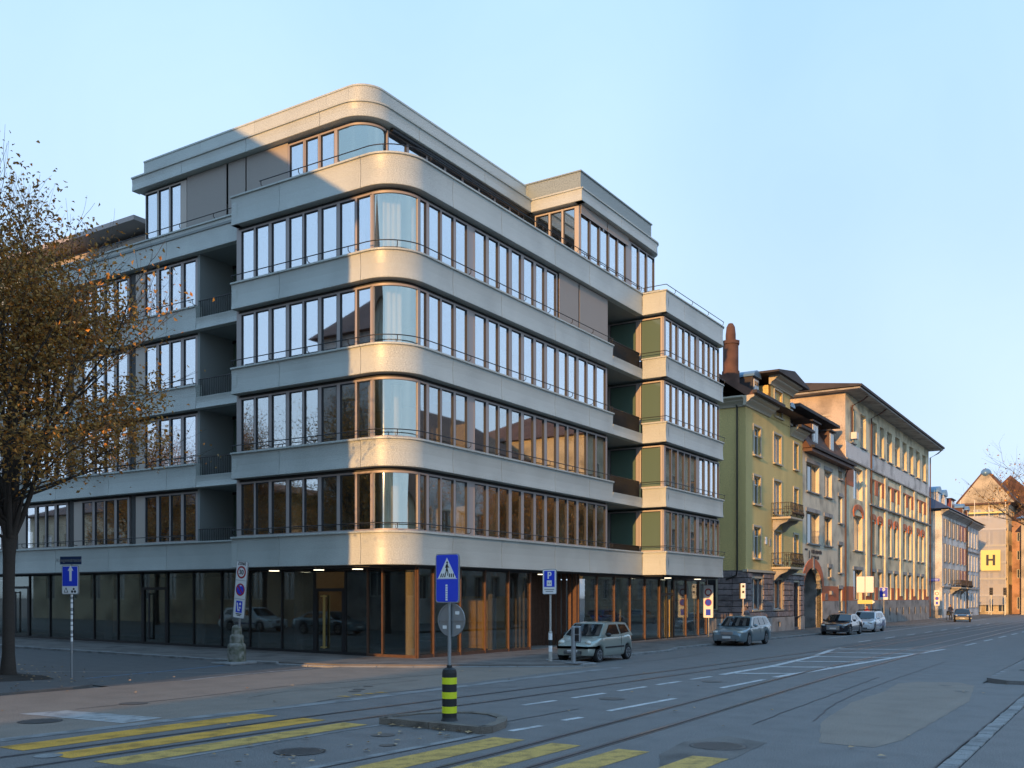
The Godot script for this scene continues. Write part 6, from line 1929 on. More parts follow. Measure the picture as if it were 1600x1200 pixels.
	part(pm, "base_plate", cbox(0.5, 0.02, 0.5, 0.005), M.galvanised, Vector3(0, 0.012, 0))
	# zone signs down the street
	for q in [[Vector3(28.7, 0.0, 0.3), 1.95, "second tall zone sign at the far end of the shop front", 2.1], [Vector3(103.4, -0.28, 0.9), 1.9, "zone sign under the blue name plate on the white house", 2.6]]:
		var z2 := thing("zone_sign", q[2], "sign", q[0])
		mb = MB.new()
		mb.lathe([Vector2(0.04, 0), Vector2(0.04, q[3] + 1.0)], 10)
		part(z2, "pole", mb, M.galvanised)
		f = board(z2, "sign_board", 0.62, q[1], Vector3(-0.06, q[3], 0), west, M.sign_white)
		plate(f, "red_ring", disc(0.22), Vector3(0, q[1] * 0.28, 0.022), M.sign_red)
		plate(f, "ring_field", disc(0.15), Vector3(0, q[1] * 0.28, 0.026), M.sign_white)
		plate(f, "red_ring", disc(0.22), Vector3(0, -0.06, 0.022), M.sign_red)
		plate(f, "blue_disc", disc(0.18), Vector3(0, -0.06, 0.026), M.sign_blue)
		plate(f, "blue_field", round_rect(0.3, 0.36, 0.01), Vector3(0, -q[1] * 0.33, 0.022), M.sign_blue)
	var np := thing("street_name_plate", "blue street name plate fixed to the side of the white house", "sign", Vector3(112.72, 4.7, -1.0))
	part(np, "plate", bx(0.04, 0.35, 1.4), M.sign_blue)
	part(np, "white_rule", bx(0.01, 0.08, 1.1), M.sign_white, Vector3(-0.026, 0, 0))
	var ss := thing("stop_sign_post", "narrow white information panel on a post before the rusticated stone wall", "sign", Vector3(32.45, -0.02, 1.1))
	mb = MB.new()
	mb.lathe([Vector2(0.04, 0), Vector2(0.04, 3.0)], 10)
	part(ss, "pole", mb, M.pole_pale)
	part(ss, "panel", cbox(0.12, 0.95, 0.3, 0.02), M.sign_white, Vector3(0, 2.76, 0))
	part(ss, "panel_edge", bx(0.13, 0.95, 0.06), M.sign_black, Vector3(0, 2.76, -0.2))
	for y in [3.05, 2.7]:
		part(ss, "symbol", bx(0.02, 0.14, 0.14), M.sign_black, Vector3(-0.06, y, 0.03))
	var pp := thing("parking_sign", "blue parking sign with white footer before the orange brick band", "sign", Vector3(66.3, -0.13, 2.4))
	mb = MB.new()
	mb.lathe([Vector2(0.05, 0), Vector2(0.05, 3.2)], 10)
	part(pp, "pole", mb, M.galvanised)
	f = board(pp, "sign_board", 0.75, 1.15, Vector3(-0.06, 2.85, 0), west, M.sign_white)
	plate(f, "blue_field", round_rect(0.68, 0.86, 0.02), Vector3(0, 0.1, 0.022), M.sign_blue)
	text(f, "letter", "P", 0.5, M.sign_white, Vector3(0, 0.28, 0.026), Basis(), 0.004)
	plate(f, "pictogram", disc(0.12, 16), Vector3(0, -0.14, 0.026), M.sign_white)
	var dp := thing("direction_board", "two white notice boards above a yellow arrow sign before the brick block", "sign", Vector3(58.2, -0.12, 2.6))
	mb = MB.new()
	mb.lathe([Vector2(0.06, 0), Vector2(0.06, 4.2)], 10)
	part(dp, "pole", mb, M.galvanised)
	for z in [-0.36, 0.36]:
		part(dp, "notice_board", cbox(0.05, 1.35, 0.66, 0.02), M.sign_white, Vector3(-0.05, 3.55, z))
	part(dp, "arrow_board", cbox(0.05, 0.34, 1.2, 0.02), M.sign_yellow, Vector3(-0.06, 2.1, 0))
	plate(dp, "arrow_tip", pts([0, -0.17, 0.2, 0, 0, 0.17]), Vector3(-0.06, 2.1, 0.6), M.sign_white, 0.04, Basis(Vector3.UP, -PI * 0.5))
	# far traffic lights and posts near the scaffold
	var tl := thing("traffic_light", "dark traffic light on a grey post before the scaffolded house", "traffic light", Vector3(150, -0.5, 1.6))
	part(tl, "post", bx(0.14, 4.4, 0.14), M.galvanised, Vector3(0, 2.2, 0))
	part(tl, "head", cbox(0.4, 1.2, 0.5, 0.05), M.sign_black, Vector3(-0.1, 3.9, 0))
	var r := MB.new()
	r.ball(Vector3(-0.3, 4.25, 0), Vector3(0.06, 0.13, 0.13), 6)
	r.ball(Vector3(-0.3, 3.9, 0), Vector3(0.06, 0.13, 0.13), 6)
	r.ball(Vector3(-0.3, 3.55, 0), Vector3(0.06, 0.13, 0.13), 6)
	part(tl, "lenses", r, M.car_glass)
	copy(tl, Vector3(152, -0.5, 3.4), 0.0, "dark traffic light nearest the ochre house at the end of the street")
	var bs := thing("boundary_post", "grey post at the pavement edge by the bare tree", "post", Vector3(7.2, 0.07, 18.95))
	mb = MB.new()
	mb.lathe([Vector2(0.1, 0), Vector2(0.06, 0.05), Vector2(0.05, 0.1), Vector2(0.05, 2.6), Vector2(0, 2.62)], 12)
	part(bs, "shaft", mb, M.galvanised)
	part(bs, "foot_plate", cbox(0.34, 0.03, 0.34, 0.01), M.cast_iron, Vector3(0, 0.012, 0))

# ---------------------------------------------------------------- cars
func car(spec: Dictionary, label: String, at: Vector3, turn := 0.0) -> Node3D:
	# front towards local -x; x runs from nose (0) to tail (L)
	var o := thing(spec.get("called", "parked_car"), label, "car", at, turn, spec.get("group", ""))
	var L: float = spec.L
	var hw: float = spec.W * 0.5
	var H: float = spec.H
	var r: float = spec.get("wheel", 0.3)
	var ax0: float = spec.axle
	var ax1: float = spec.axle + spec.base
	var body: Material = spec.paint
	var top: Array = spec.top          # [[x, y]] hood, belt and tail line
	var floor_y := 0.20
	var hat := func(x: float) -> float:
		for i in top.size() - 1:
			if x <= top[i + 1][0]:
				var t: float = clampf((x - top[i][0]) / (top[i + 1][0] - top[i][0]), 0.0, 1.0)
				return lerpf(top[i][1], top[i + 1][1], t)
		return top[-1][1]
	var wide := func(x: float) -> float:
		var f := clampf(x / 0.55, 0.0, 1.0)
		var g := clampf((L - x) / 0.5, 0.0, 1.0)
		return hw * (1.0 - 0.24 * pow(1.0 - f, 2.2)) * (1.0 - 0.16 * pow(1.0 - g, 2.2))
	var under := func(x: float) -> float:
		var y := floor_y + 0.06 * pow(clampf(1.0 - x / 0.4, 0, 1), 1) + 0.08 * clampf(1.0 - (L - x) / 0.4, 0, 1)
		for a in [ax0, ax1]:
			var R := r + 0.055
			var d := absf(x - a)
			if d < R:
				y = maxf(y, r + sqrt(R * R - d * d))
		return y
	var xs := []
	var n := int(L / 0.045)
	for i in n + 1:
		xs.append(L * i / n)
	var fr := [0.0, 0.06, 0.26, 0.52, 0.74, 0.88, 0.965, 1.0, 1.0]
	var wf := [0.90, 0.965, 1.0, 1.0, 0.985, 0.955, 0.90, 0.78, 0.0]
	var rows := []
	for x in xs:
		var u: float = under.call(x)
		var t: float = hat.call(x)
		var w: float = wide.call(x)
		# round the very ends in plan
		var pull := 0.0
		var row := []
		for k in fr.size():
			var y := lerpf(u, t, fr[k]) + (0.025 if k == fr.size() - 1 else 0.0)
			row.append(Vector3(x + pull, y, wf[k] * w))
		rows.append(row)
	var mb := MB.new()
	for s in [1.0, -1.0]:
		for i in xs.size() - 1:
			for k in fr.size() - 1:
				var q := []
				for v in [[i, k], [i + 1, k], [i + 1, k + 1], [i, k + 1]]:
					var p: Vector3 = rows[v[0]][v[1]]
					var px: Vector3 = rows[mini(v[0] + 1, xs.size() - 1)][v[1]] - rows[maxi(v[0] - 1, 0)][v[1]]
					var pk: Vector3 = rows[v[0]][mini(v[1] + 1, fr.size() - 1)] - rows[v[0]][maxi(v[1] - 1, 0)]
					var nn := px.cross(pk).normalized()
					if v[1] == fr.size() - 1:
						nn = Vector3(-px.y, px.x, 0).normalized()
					if nn.length() < 0.5:
						nn = Vector3.UP
					q.append([Vector3(p.x, p.y, p.z * s), Vector3(nn.x, nn.y, nn.z * s)])
				if s > 0.0:
					mb.quadn(q[0][0], q[1][0], q[2][0], q[3][0], q[0][1], q[1][1], q[2][1], q[3][1])
				else:
					mb.quadn(q[3][0], q[2][0], q[1][0], q[0][0], q[3][1], q[2][1], q[1][1], q[0][1])
		for e in [0, xs.size() - 1]:
			for k in fr.size() - 2:
				var a: Vector3 = rows[e][k]
				var b: Vector3 = rows[e][k + 1]
				var c := Vector3(a.x, a.y, 0)
				var d := Vector3(b.x, b.y, 0)
				if (s > 0.0) == (e == 0):
					mb.quad(c, Vector3(a.x, a.y, a.z * s), Vector3(b.x, b.y, b.z * s), d)
				else:
					mb.quad(d, Vector3(b.x, b.y, b.z * s), Vector3(a.x, a.y, a.z * s), c)
	part(o, "body", mb, body)
	part(o, "underbody", bx(L - 0.5, 0.36, hw * 1.55), M.car_trim, Vector3(L * 0.5, 0.40, 0))
	# cabin shell
	var cab: Array = spec.cabin        # x of: screen foot, roof front, roof rear, rear foot
	var yb: float = spec.belt
	var wb := hw * 0.945
	var wt: float = hw * spec.get("roof_w", 0.74)
	var mid_f := Vector2(lerpf(cab[0], cab[1], 0.82), lerpf(yb, H, 0.9))
	var mid_r := Vector2(lerpf(cab[3], cab[2], 0.80), lerpf(yb, H, 0.9))
	var outline := [Vector2(cab[0], yb - 0.04), mid_f, Vector2(cab[1], H - 0.025), Vector2(lerpf(cab[1], cab[2], 0.45), H), Vector2(cab[2], H - 0.03), mid_r, Vector2(cab[3], yb - 0.04)]
	var zat := func(y: float) -> float:
		return lerpf(wb, wt, clampf((y - yb) / (H - yb), 0.0, 1.0))
	var sh := MB.new()
	for s in [1.0, -1.0]:
		var ring := []
		for p in outline:
			ring.append(Vector3(p.x, p.y, zat.call(p.y) * s))
		for i in range(1, ring.size() - 1):
			if s > 0.0:
				sh.tri(ring[0], ring[ring.size() - i], ring[ring.size() - i - 1]) if false else sh.tri(ring[0], ring[i + 1], ring[i])
			else:
				sh.tri(ring[0], ring[i], ring[i + 1])
	for i in outline.size() - 1:
		var p: Vector2 = outline[i]
		var q: Vector2 = outline[i + 1]
		var zp: float = zat.call(p.y)
		var zq: float = zat.call(q.y)
		var steps := 6
		for k in steps:
			var t0 := -1.0 + 2.0 * k / steps
			var t1 := -1.0 + 2.0 * (k + 1) / steps
			var bulge := func(t: float, a: Vector2, z: float) -> Vector3:
				var rise := 0.02 * (1.0 - t * t)
				var fx: float = -rise * 1.2 if a.x < L * 0.5 else rise * 0.8
				var up := 0.03 * (1.0 - t * t) if a.y > H - 0.06 else 0.0
				return Vector3(a.x + fx, a.y + up, z * t)
			sh.quad(bulge.call(t0, p, zp), bulge.call(t1, p, zp), bulge.call(t1, q, zq), bulge.call(t0, q, zq))
	part(o, "cabin", sh, body)
	# glass: windscreen, rear screen and side lights laid just proud of the shell
	var scr := MB.new()
	var rear := MB.new()
	for e in [[scr, outline[0], outline[1], -1.0], [rear, outline[6], outline[5], 1.0]]:
		var g: MB = e[0]
		for k in 8:
			for j in 2:
				var c := []
				for v in [[k, j], [k + 1, j], [k + 1, j + 1], [k, j + 1]]:
					var t: float = (-1.0 + 2.0 * v[0] / 8.0) * 0.90
					var h: float = 0.13 + 0.83 * v[1] / 2.0
					var p: Vector2 = e[1].lerp(e[2], h)
					var rise := 0.05 * (1.0 - t * t)
					var nx: float = e[3]
					c.append(Vector3(p.x + (rise * (1.2 if nx < 0 else 0.8) + 0.012) * nx, p.y + 0.012, zat.call(p.y) * t))
				if e[3] < 0.0:
					g.quad(c[0], c[1], c[2], c[3])
				else:
					g.quad(c[3], c[2], c[1], c[0])
	part(o, "windscreen", scr, M.car_glass)
	part(o, "rear_window", rear, M.car_glass)
	for s in [1.0, -1.0]:
		for wnd in spec.windows:
			var g := MB.new()
			var q := []
			for v in wnd:
				q.append(Vector3(v[0], v[1], (zat.call(v[1]) + 0.008) * s))
			for i in range(1, q.size() - 1):
				if s > 0.0:
					g.tri(q[0], q[i], q[i + 1])
				else:
					g.tri(q[0], q[i + 1], q[i])
			part(o, "side_window", g, M.car_glass)
		# door seams, sill strip, handle, mirror
		for x in spec.get("doors", []):
			part(o, "door_seam", bx(0.012, yb - 0.36, 0.01), M.car_trim, Vector3(x, 0.36 + (yb - 0.36) * 0.5, hw * 0.998 * s))
			part(o, "door_handle", cbox(0.17, 0.03, 0.03, 0.008), spec.get("handle", M.car_trim), Vector3(x - 0.18, yb - 0.12, hw * 0.985 * s))
		part(o, "rub_strip", bx(spec.base - 2 * r - 0.25, 0.06, 0.03), spec.get("strip", M.car_trim), Vector3((ax0 + ax1) * 0.5, 0.52, hw * 1.0 * s))
		var mr := MB.new()
		mr.ball(Vector3.ZERO, Vector3(0.07, 0.075, 0.11), 7)
		part(o, "mirror", mr, spec.get("mirror", body), Vector3(cab[0] + 0.42, yb + 0.05, (wb + 0.12) * s))
		# lamps
		var hl: Array = spec.head
		var lm := MB.new()
		lm.ball(Vector3.ZERO, Vector3(hl[3], hl[4], hl[5]), 9)
		part(o, "headlight", lm, M.lens, Vector3(hl[0], hl[1], hl[2] * s), Basis(Vector3.UP, -0.45 * s * spec.get("sweep", 0.6)))
		part(o, "fog_light", bx(0.03, 0.07, 0.13), M.lens, Vector3(0.07, 0.36, hw * 0.58 * s))
		part(o, "tail_light", cbox(0.06, 0.28, 0.16, 0.02), M.lens_red, Vector3(L - 0.06, yb - 0.12, hw * 0.74 * s))
		for a in [ax0, ax1]:
			var w := MB.new()
			var tr := Transform3D(Basis(Vector3(1, 0, 0), Vector3(0, 0, 1), Vector3(0, -1, 0)), Vector3.ZERO)
			w.lathe([Vector2(r * 0.62, -0.095), Vector2(r * 0.93, -0.1), Vector2(r, -0.07), Vector2(r, 0.07), Vector2(r * 0.93, 0.1), Vector2(r * 0.62, 0.095), Vector2(r * 0.62, -0.095)], 28, tr)
			var wh := part(o, "wheel", w, M.tyre, Vector3(a, r, (hw - 0.11) * s))
			var rm := MB.new()
			rm.lathe([Vector2(0, 0.035), Vector2(r * 0.55, 0.03), Vector2(r * 0.6, 0.07), Vector2(r * 0.64, 0.085)], 24, Transform3D(tr.basis * Basis(Vector3.RIGHT, 0.0 if s > 0 else PI), Vector3.ZERO))
			part(wh, "rim_well", rm, M.car_trim)
			var sp := MB.new()
			for k in 5:
				var ang := TAU * k / 5.0 + 0.3
				var dir := Vector3(cos(ang), sin(ang), 0)
				sp.bar(dir * 0.03 + Vector3(0, 0, 0.07 * s), dir * r * 0.6 + Vector3(0, 0, 0.075 * s), 0.075, 0.03)
			for k in 20:
				var a0 := TAU * k / 20.0
				var a1 := TAU * (k + 1) / 20.0
				sp.bar(Vector3(cos(a0), sin(a0), 0) * r * 0.61 + Vector3(0, 0, 0.08 * s), Vector3(cos(a1), sin(a1), 0) * r * 0.61 + Vector3(0, 0, 0.08 * s), 0.035, 0.03)
			part(wh, "rim", sp, M.alloy)
	# front: bumper strip, grille, plate
	for st in spec.get("front_strips", []):
		var bm := MB.new()
		var path := []
		for k in 13:
			var x := 0.5 * pow(absf(1.0 - k / 6.0), 2.2)
			var zz: float = wide.call(x) * (1.0 if k > 6 else -1.0) if k != 6 else 0.0
			path.append([Vector2(x - 0.0, zz * 0.99), Vector2(-1, 0).lerp(Vector2(0, signf(zz)), clampf(x / 0.4, 0, 1)).normalized()])
		path[5][0].x = 0.0; path[7][0].x = 0.0
		path.reverse()
		bm.sweep(path, [Vector2(-0.03, st[0]), Vector2(0.025, st[0]), Vector2(0.025, st[1]), Vector2(-0.03, st[1])])
		part(o, "bumper_strip", bm, st[2])
	for g in spec.get("grilles", []):
		part(o, "grille", cbox(0.05, g[1] - g[0], g[2] * 2, 0.015), g[3], Vector3(g[4] if g.size() > 4 else 0.0, (g[0] + g[1]) * 0.5, 0))
		for k in 3:
			part(o, "grille_bar", bx(0.03, 0.014, g[2] * 1.9), M.alloy if g[3] != M.car_trim else M.galvanised, Vector3((g[4] if g.size() > 4 else 0.0) - 0.02, lerpf(g[0], g[1], (k + 0.7) / 3.4), 0))
	part(o, "number_plate", bx(0.02, 0.11, 0.42), M.plate, Vector3(-0.035, spec.get("plate_y", 0.45), 0))
	part(o, "wiper", bx(0.03, 0.015, hw * 1.2), M.car_trim, Vector3(cab[0] - 0.02, yb + 0.02, 0))
	return o

func cars() -> void:
	var hatch := {"L": 3.43, "W": 1.63, "H": 1.42, "axle": 0.58, "base": 2.33, "wheel": 0.275, "paint": M.car_pale, "belt": 0.93, "roof_w": 0.77,
		"top": [[0.0, 0.58], [0.05, 0.66], [0.25, 0.76], [0.72, 0.91], [1.0, 0.94], [3.25, 0.96], [3.38, 0.9], [3.43, 0.72]],
		"cabin": [0.66, 1.42, 2.9, 3.36], "doors": [2.3], "handle": M.car_pale, "mirror": M.car_trim,
		"windows": [[[1.08, 0.98], [2.22, 0.985], [2.14, 1.34], [1.55, 1.34]], [[2.36, 0.99], [3.08, 1.04], [2.86, 1.32], [2.28, 1.34]]],
		"head": [0.16, 0.70, 0.55, 0.10, 0.105, 0.13], "sweep": 0.7, "plate_y": 0.40,
		"front_strips": [[0.50, 0.585, M.car_trim]], "grilles": [[0.30, 0.42, 0.36, M.car_trim, -0.02]]}
	car(hatch, "small pale green hatchback parked beside the parking sign", Vector3(4.05, -0.018, 4.72))
	var wagon := {"L": 4.52, "W": 1.77, "H": 1.46, "axle": 0.86, "base": 2.64, "wheel": 0.315, "paint": M.car_steel, "belt": 0.95,
		"top": [[0.0, 0.55], [0.06, 0.68], [0.2, 0.76], [1.2, 0.94], [1.5, 0.96], [4.3, 0.99], [4.46, 0.9], [4.52, 0.68]],
		"cabin": [1.10, 1.95, 3.95, 4.42], "doors": [2.55, 3.35], "strip": M.car_steel, "handle": M.car_steel,
		"windows": [[[1.58, 0.995], [2.5, 1.0], [2.5, 1.38], [2.08, 1.37]], [[2.6, 1.0], [3.3, 1.01], [3.25, 1.38], [2.6, 1.385]], [[3.42, 1.02], [4.05, 1.08], [3.86, 1.34], [3.36, 1.37]]],
		"head": [0.18, 0.68, 0.62, 0.14, 0.075, 0.19], "plate_y": 0.44,
		"front_strips": [], "grilles": [[0.56, 0.72, 0.32, M.alloy, 0.03], [0.26, 0.36, 0.5, M.car_trim, 0.0]]}
	car(wagon, "steel blue estate car parked before the rusticated stone house", Vector3(19.7, -0.075, 4.72))
	var coupe := {"L": 4.67, "W": 1.85, "H": 1.37, "axle": 0.88, "base": 2.75, "wheel": 0.33, "paint": M.car_night, "belt": 0.92,
		"top": [[0.0, 0.52], [0.06, 0.66], [0.2, 0.73], [1.35, 0.91], [1.7, 0.93], [4.1, 0.98], [4.6, 0.94], [4.67, 0.7]],
		"cabin": [1.2, 2.1, 3.15, 4.25], "doors": [2.9], "strip": M.car_night, "handle": M.car_night,
		"windows": [[[1.75, 0.97], [2.85, 0.98], [2.8, 1.29], [2.25, 1.29]], [[2.95, 0.98], [3.7, 1.02], [3.35, 1.26], [2.9, 1.29]]],
		"head": [0.2, 0.66, 0.66, 0.16, 0.055, 0.2], "plate_y": 0.46,
		"front_strips": [], "grilles": [[0.34, 0.64, 0.42, M.galvanised, 0.01]]}
	car(coupe, "black coupe parked nose out before the arched gateway", Vector3(38.6, -0.14, 5.0))
	var patrol := wagon.duplicate()
	patrol.merge({"L": 4.7, "H": 1.5, "paint": M.car_white, "strip": M.car_blue, "mirror": M.car_white}, true)
	var pc := car(patrol, "white estate car with blue flank and roof rack behind the black coupe", Vector3(46.2, -0.165, 4.95))
	for s in [1.0, -1.0]:
		part(pc, "roof_rail", bx(1.9, 0.05, 0.04), M.car_trim, Vector3(3.0, 1.56, 0.6 * s))
		plate(pc, "blue_flank", pts([2.0, 0.42, 3.95, 0.42, 3.9, 0.92, 2.9, 0.62]), Vector3(0, 0.0, 0.892 * s), M.car_blue, 0.01)
	for x in [2.3, 3.7]:
		part(pc, "cross_bar", bx(0.06, 0.04, 1.24), M.car_trim, Vector3(x, 1.6, 0))
	var far := hatch.duplicate()
	far.merge({"paint": M.car_night, "strip": M.car_night, "front_strips": [], "L": 3.9, "W": 1.75}, true)
	car(far, "dark hatchback driving towards the viewer past the white houses", Vector3(90.0, -0.31, 5.6), 0.12)
	# cars outside the frame that the shop windows mirror
	var blue := wagon.duplicate()
	blue.merge({"paint": M.car_blue, "strip": M.car_blue, "group": "cars on the far kerb mirrored in the shop windows"}, true)
	car(blue, "blue estate car on the far kerb, mirrored in the shop windows", Vector3(54.0, -0.18, 17.3), PI)
	var pale := hatch.duplicate()
	pale.merge({"group": "cars on the far kerb mirrored in the shop windows"}, true)
	car(pale, "pale hatchback on the far kerb, mirrored in the shop windows", Vector3(61.0, -0.2, 17.3), PI)
	var van := patrol.duplicate()
	van.merge({"group": "cars in the side street mirrored in the shop windows"}, true)
	car(van, "white estate car in the side street, mirrored in the shop windows", Vector3(-13.3, 0.22, -23.0), PI * 0.5)
	var dark := coupe.duplicate()
	dark.merge({"group": "cars in the side street mirrored in the shop windows", "paint": M.car_steel}, true)
	car(dark, "grey coupe in the side street, mirrored in the shop windows", Vector3(-13.3, 0.16, -16.5), PI * 0.5)

# ---------------------------------------------------------------- people
func figure(bones: Array, cell: float) -> MB:
	# one continuous skin over tapered capsules: bones are [a, b, ra, rb, colour]
	var lo := Vector3(9, 9, 9)
	var hi := -lo
	for b in bones:
		var r: float = maxf(b[2], b[3]) + cell * 2
		for p in [b[0], b[1]]:
			lo = lo.min(p - Vector3.ONE * r)
			hi = hi.max(p + Vector3.ONE * r)
	var n := Vector3i(((hi - lo) / cell).ceil())
	var val := PackedFloat32Array()
	val.resize((n.x + 1) * (n.y + 1) * (n.z + 1))
	var idx := func(i: int, j: int, k: int) -> int:
		return (k * (n.y + 1) + j) * (n.x + 1) + i
	var dist := func(p: Vector3) -> float:
		var d := 9.0
		for b in bones:
			var ab: Vector3 = b[1] - b[0]
			var t := clampf((p - b[0]).dot(ab) / maxf(ab.length_squared(), 1e-6), 0.0, 1.0)
			var e := p.distance_to(b[0] + ab * t) - lerpf(b[2], b[3], t)
			var h := clampf(0.5 + 0.5 * (d - e) / 0.035, 0.0, 1.0)
			d = lerpf(d, e, h) - 0.035 * h * (1.0 - h)
		return d
	val.fill(9.0)
	for b in bones:
		var rr: float = maxf(b[2], b[3]) + 0.08
		var p0: Vector3 = ((b[0].min(b[1]) - Vector3.ONE * rr - lo) / cell).floor().max(Vector3.ZERO)
		var p1: Vector3 = ((b[0].max(b[1]) + Vector3.ONE * rr - lo) / cell).ceil().min(Vector3(n))
		var ab: Vector3 = b[1] - b[0]
		var l2 := maxf(ab.length_squared(), 1e-6)
		for k in range(int(p0.z), int(p1.z) + 1):
			for j in range(int(p0.y), int(p1.y) + 1):
				var row := (k * (n.y + 1) + j) * (n.x + 1)
				for i in range(int(p0.x), int(p1.x) + 1):
					var p := lo + Vector3(i, j, k) * cell
					var t := clampf((p - b[0]).dot(ab) / l2, 0.0, 1.0)
					var e := p.distance_to(b[0] + ab * t) - lerpf(b[2], b[3], t)
					var d := val[row + i]
					var h := clampf(0.5 + 0.5 * (d - e) / 0.035, 0.0, 1.0)
					val[row + i] = lerpf(d, e, h) - 0.035 * h * (1.0 - h)
	var where := {}
	for k in n.z:
		for j in n.y:
			for i in n.x:
				if absf(val[idx.call(i, j, k)]) > cell * 2.0:
					continue
				var sum := Vector3.ZERO
				var cnt := 0
				for e in [[0, 0, 0, 1, 0, 0], [0, 1, 0, 1, 1, 0], [0, 0, 1, 1, 0, 1], [0, 1, 1, 1, 1, 1], [0, 0, 0, 0, 1, 0], [1, 0, 0, 1, 1, 0], [0, 0, 1, 0, 1, 1], [1, 0, 1, 1, 1, 1], [0, 0, 0, 0, 0, 1], [1, 0, 0, 1, 0, 1], [0, 1, 0, 0, 1, 1], [1, 1, 0, 1, 1, 1]]:
					var a: float = val[idx.call(i + e[0], j + e[1], k + e[2])]
					var b: float = val[idx.call(i + e[3], j + e[4], k + e[5])]
					if (a < 0.0) != (b < 0.0):
						var t := a / (a - b)
						sum += Vector3(i + lerpf(e[0], e[3], t), j + lerpf(e[1], e[4], t), k + lerpf(e[2], e[5], t))
						cnt += 1
				if cnt > 0:
					where[Vector3i(i, j, k)] = lo + sum / cnt * cell
	var mb := MB.new()
	var nrm := func(p: Vector3) -> Vector3:
		var e := cell * 0.5
		return Vector3(dist.call(p + Vector3(e, 0, 0)) - dist.call(p - Vector3(e, 0, 0)), dist.call(p + Vector3(0, e, 0)) - dist.call(p - Vector3(0, e, 0)), dist.call(p + Vector3(0, 0, e)) - dist.call(p - Vector3(0, 0, e))).normalized()
	var tint := func(p: Vector3) -> Color:
		var best := 9.0
		var c := Color.GRAY
		for b in bones:
			var ab: Vector3 = b[1] - b[0]
			var t := clampf((p - b[0]).dot(ab) / maxf(ab.length_squared(), 1e-6), 0.0, 1.0)
			var e := p.distance_to(b[0] + ab * t) - lerpf(b[2], b[3], t)
			if e < best:
				best = e
				c = b[4]
		return c
	var look := {}
	for c in where:
		look[c] = [nrm.call(where[c]), tint.call(where[c])]
	for k in range(1, n.z):
		for j in range(1, n.y):
			for i in range(1, n.x):
				var a: float = val[(k * (n.y + 1) + j) * (n.x + 1) + i]
				if absf(a) > cell * 2.0:
					continue
				for ax in 3:
					var d := Vector3i(1 if ax == 0 else 0, 1 if ax == 1 else 0, 1 if ax == 2 else 0)
					var b: float = val[idx.call(i + d.x, j + d.y, k + d.z)]
					if (a < 0.0) == (b < 0.0):
						continue
					var u := Vector3i(0, 1, 0) if ax == 0 else (Vector3i(0, 0, 1) if ax == 1 else Vector3i(1, 0, 0))
					var v := Vector3i(0, 0, 1) if ax == 0 else (Vector3i(1, 0, 0) if ax == 1 else Vector3i(0, 1, 0))
					var base := Vector3i(i, j, k)
					var c := [base - u - v, base - v, base, base - u]
					if not (where.has(c[0]) and where.has(c[1]) and where.has(c[2]) and where.has(c[3])):
						continue
					if a >= 0.0:
						c.reverse()
					mb.quadn(where[c[0]], where[c[1]], where[c[2]], where[c[3]], look[c[0]][0], look[c[1]][0], look[c[2]][0], look[c[3]][0])
					for t in [0, 2, 1, 0, 3, 2]:
						mb.C.append(look[c[t]][1])
	return mb

func person(label: String, at: Vector3, turn: float, jacket: Color, legs: Color, hair: Color, stride: float, reach: float) -> Node3D:
	var o := thing("person", label, "person", at, turn)
	var skin := Color(0.42, 0.25, 0.18)
	var shoe := Color(0.03, 0.03, 0.03)
	var bones := [[Vector3(0, 0.98, 0), Vector3(0, 1.40, 0.02), 0.15, 0.17, jacket], [Vector3(-0.13, 1.42, 0), Vector3(0.13, 1.42, 0), 0.075, 0.075, jacket], [Vector3(0, 1.42, 0.01), Vector3(0, 1.55, 0.02), 0.06, 0.055, skin], [Vector3(0, 1.62, 0.03), Vector3(0, 1.70, 0.04), 0.082, 0.088, skin], [Vector3(0, 1.71, -0.01), Vector3(0, 1.73, 0.02), 0.095, 0.092, hair], [Vector3(0, 1.63, 0.12), Vector3(0, 1.66, 0.115), 0.018, 0.014, skin]]
	var fingers := []
	for s in [-1.0, 1.0]:
		var hip := Vector3(0.09 * s, 0.95, 0)
		var knee := Vector3(0.10 * s, 0.52, 0.10 * stride * s + 0.03)
		var ankle := Vector3(0.10 * s, 0.09, 0.22 * stride * s - 0.02)
		bones.append([hip, knee, 0.10, 0.068, legs])
		bones.append([knee, ankle, 0.066, 0.045, legs])
		bones.append([ankle + Vector3(0, -0.04, 0), ankle + Vector3(0, -0.05, 0.15), 0.042, 0.038, shoe])
		var sh := Vector3(0.20 * s, 1.40, 0)
		var el := Vector3(0.25 * s, 1.12, -0.06 * stride * s + 0.06 * reach)
		var wr := Vector3(0.23 * s, 0.88 + 0.2 * reach, 0.02 + 0.28 * reach - 0.1 * stride * s)
		bones.append([sh, el, 0.062, 0.050, jacket])
		bones.append([el, wr, 0.048, 0.036, jacket])
		var fwd := (wr - el).normalized()
		bones.append([wr, wr + fwd * 0.08, 0.032, 0.03, skin])
		for k in 4:
			var root := wr + fwd * 0.07 + Vector3((k - 1.5) * 0.018, 0, 0)
			fingers.append([root, root + fwd * 0.05 + Vector3(0, -0.006, 0.006), root + fwd * [0.08, 0.095, 0.09, 0.07][k] + Vector3(0, -0.03, 0.012)])
		fingers.append([wr + fwd * 0.02, wr + fwd * 0.05 + Vector3(-0.03 * s, 0, 0.02), wr + fwd * 0.08 + Vector3(-0.034 * s, -0.01, 0.025)])
	var mb := figure(bones, 0.036)
	for f in fingers:
		mb.tube(f, [0.010, 0.009, 0.007], 5)
	mb.paint(skin)
	part(o, "body", mb, M.painted)
	return o

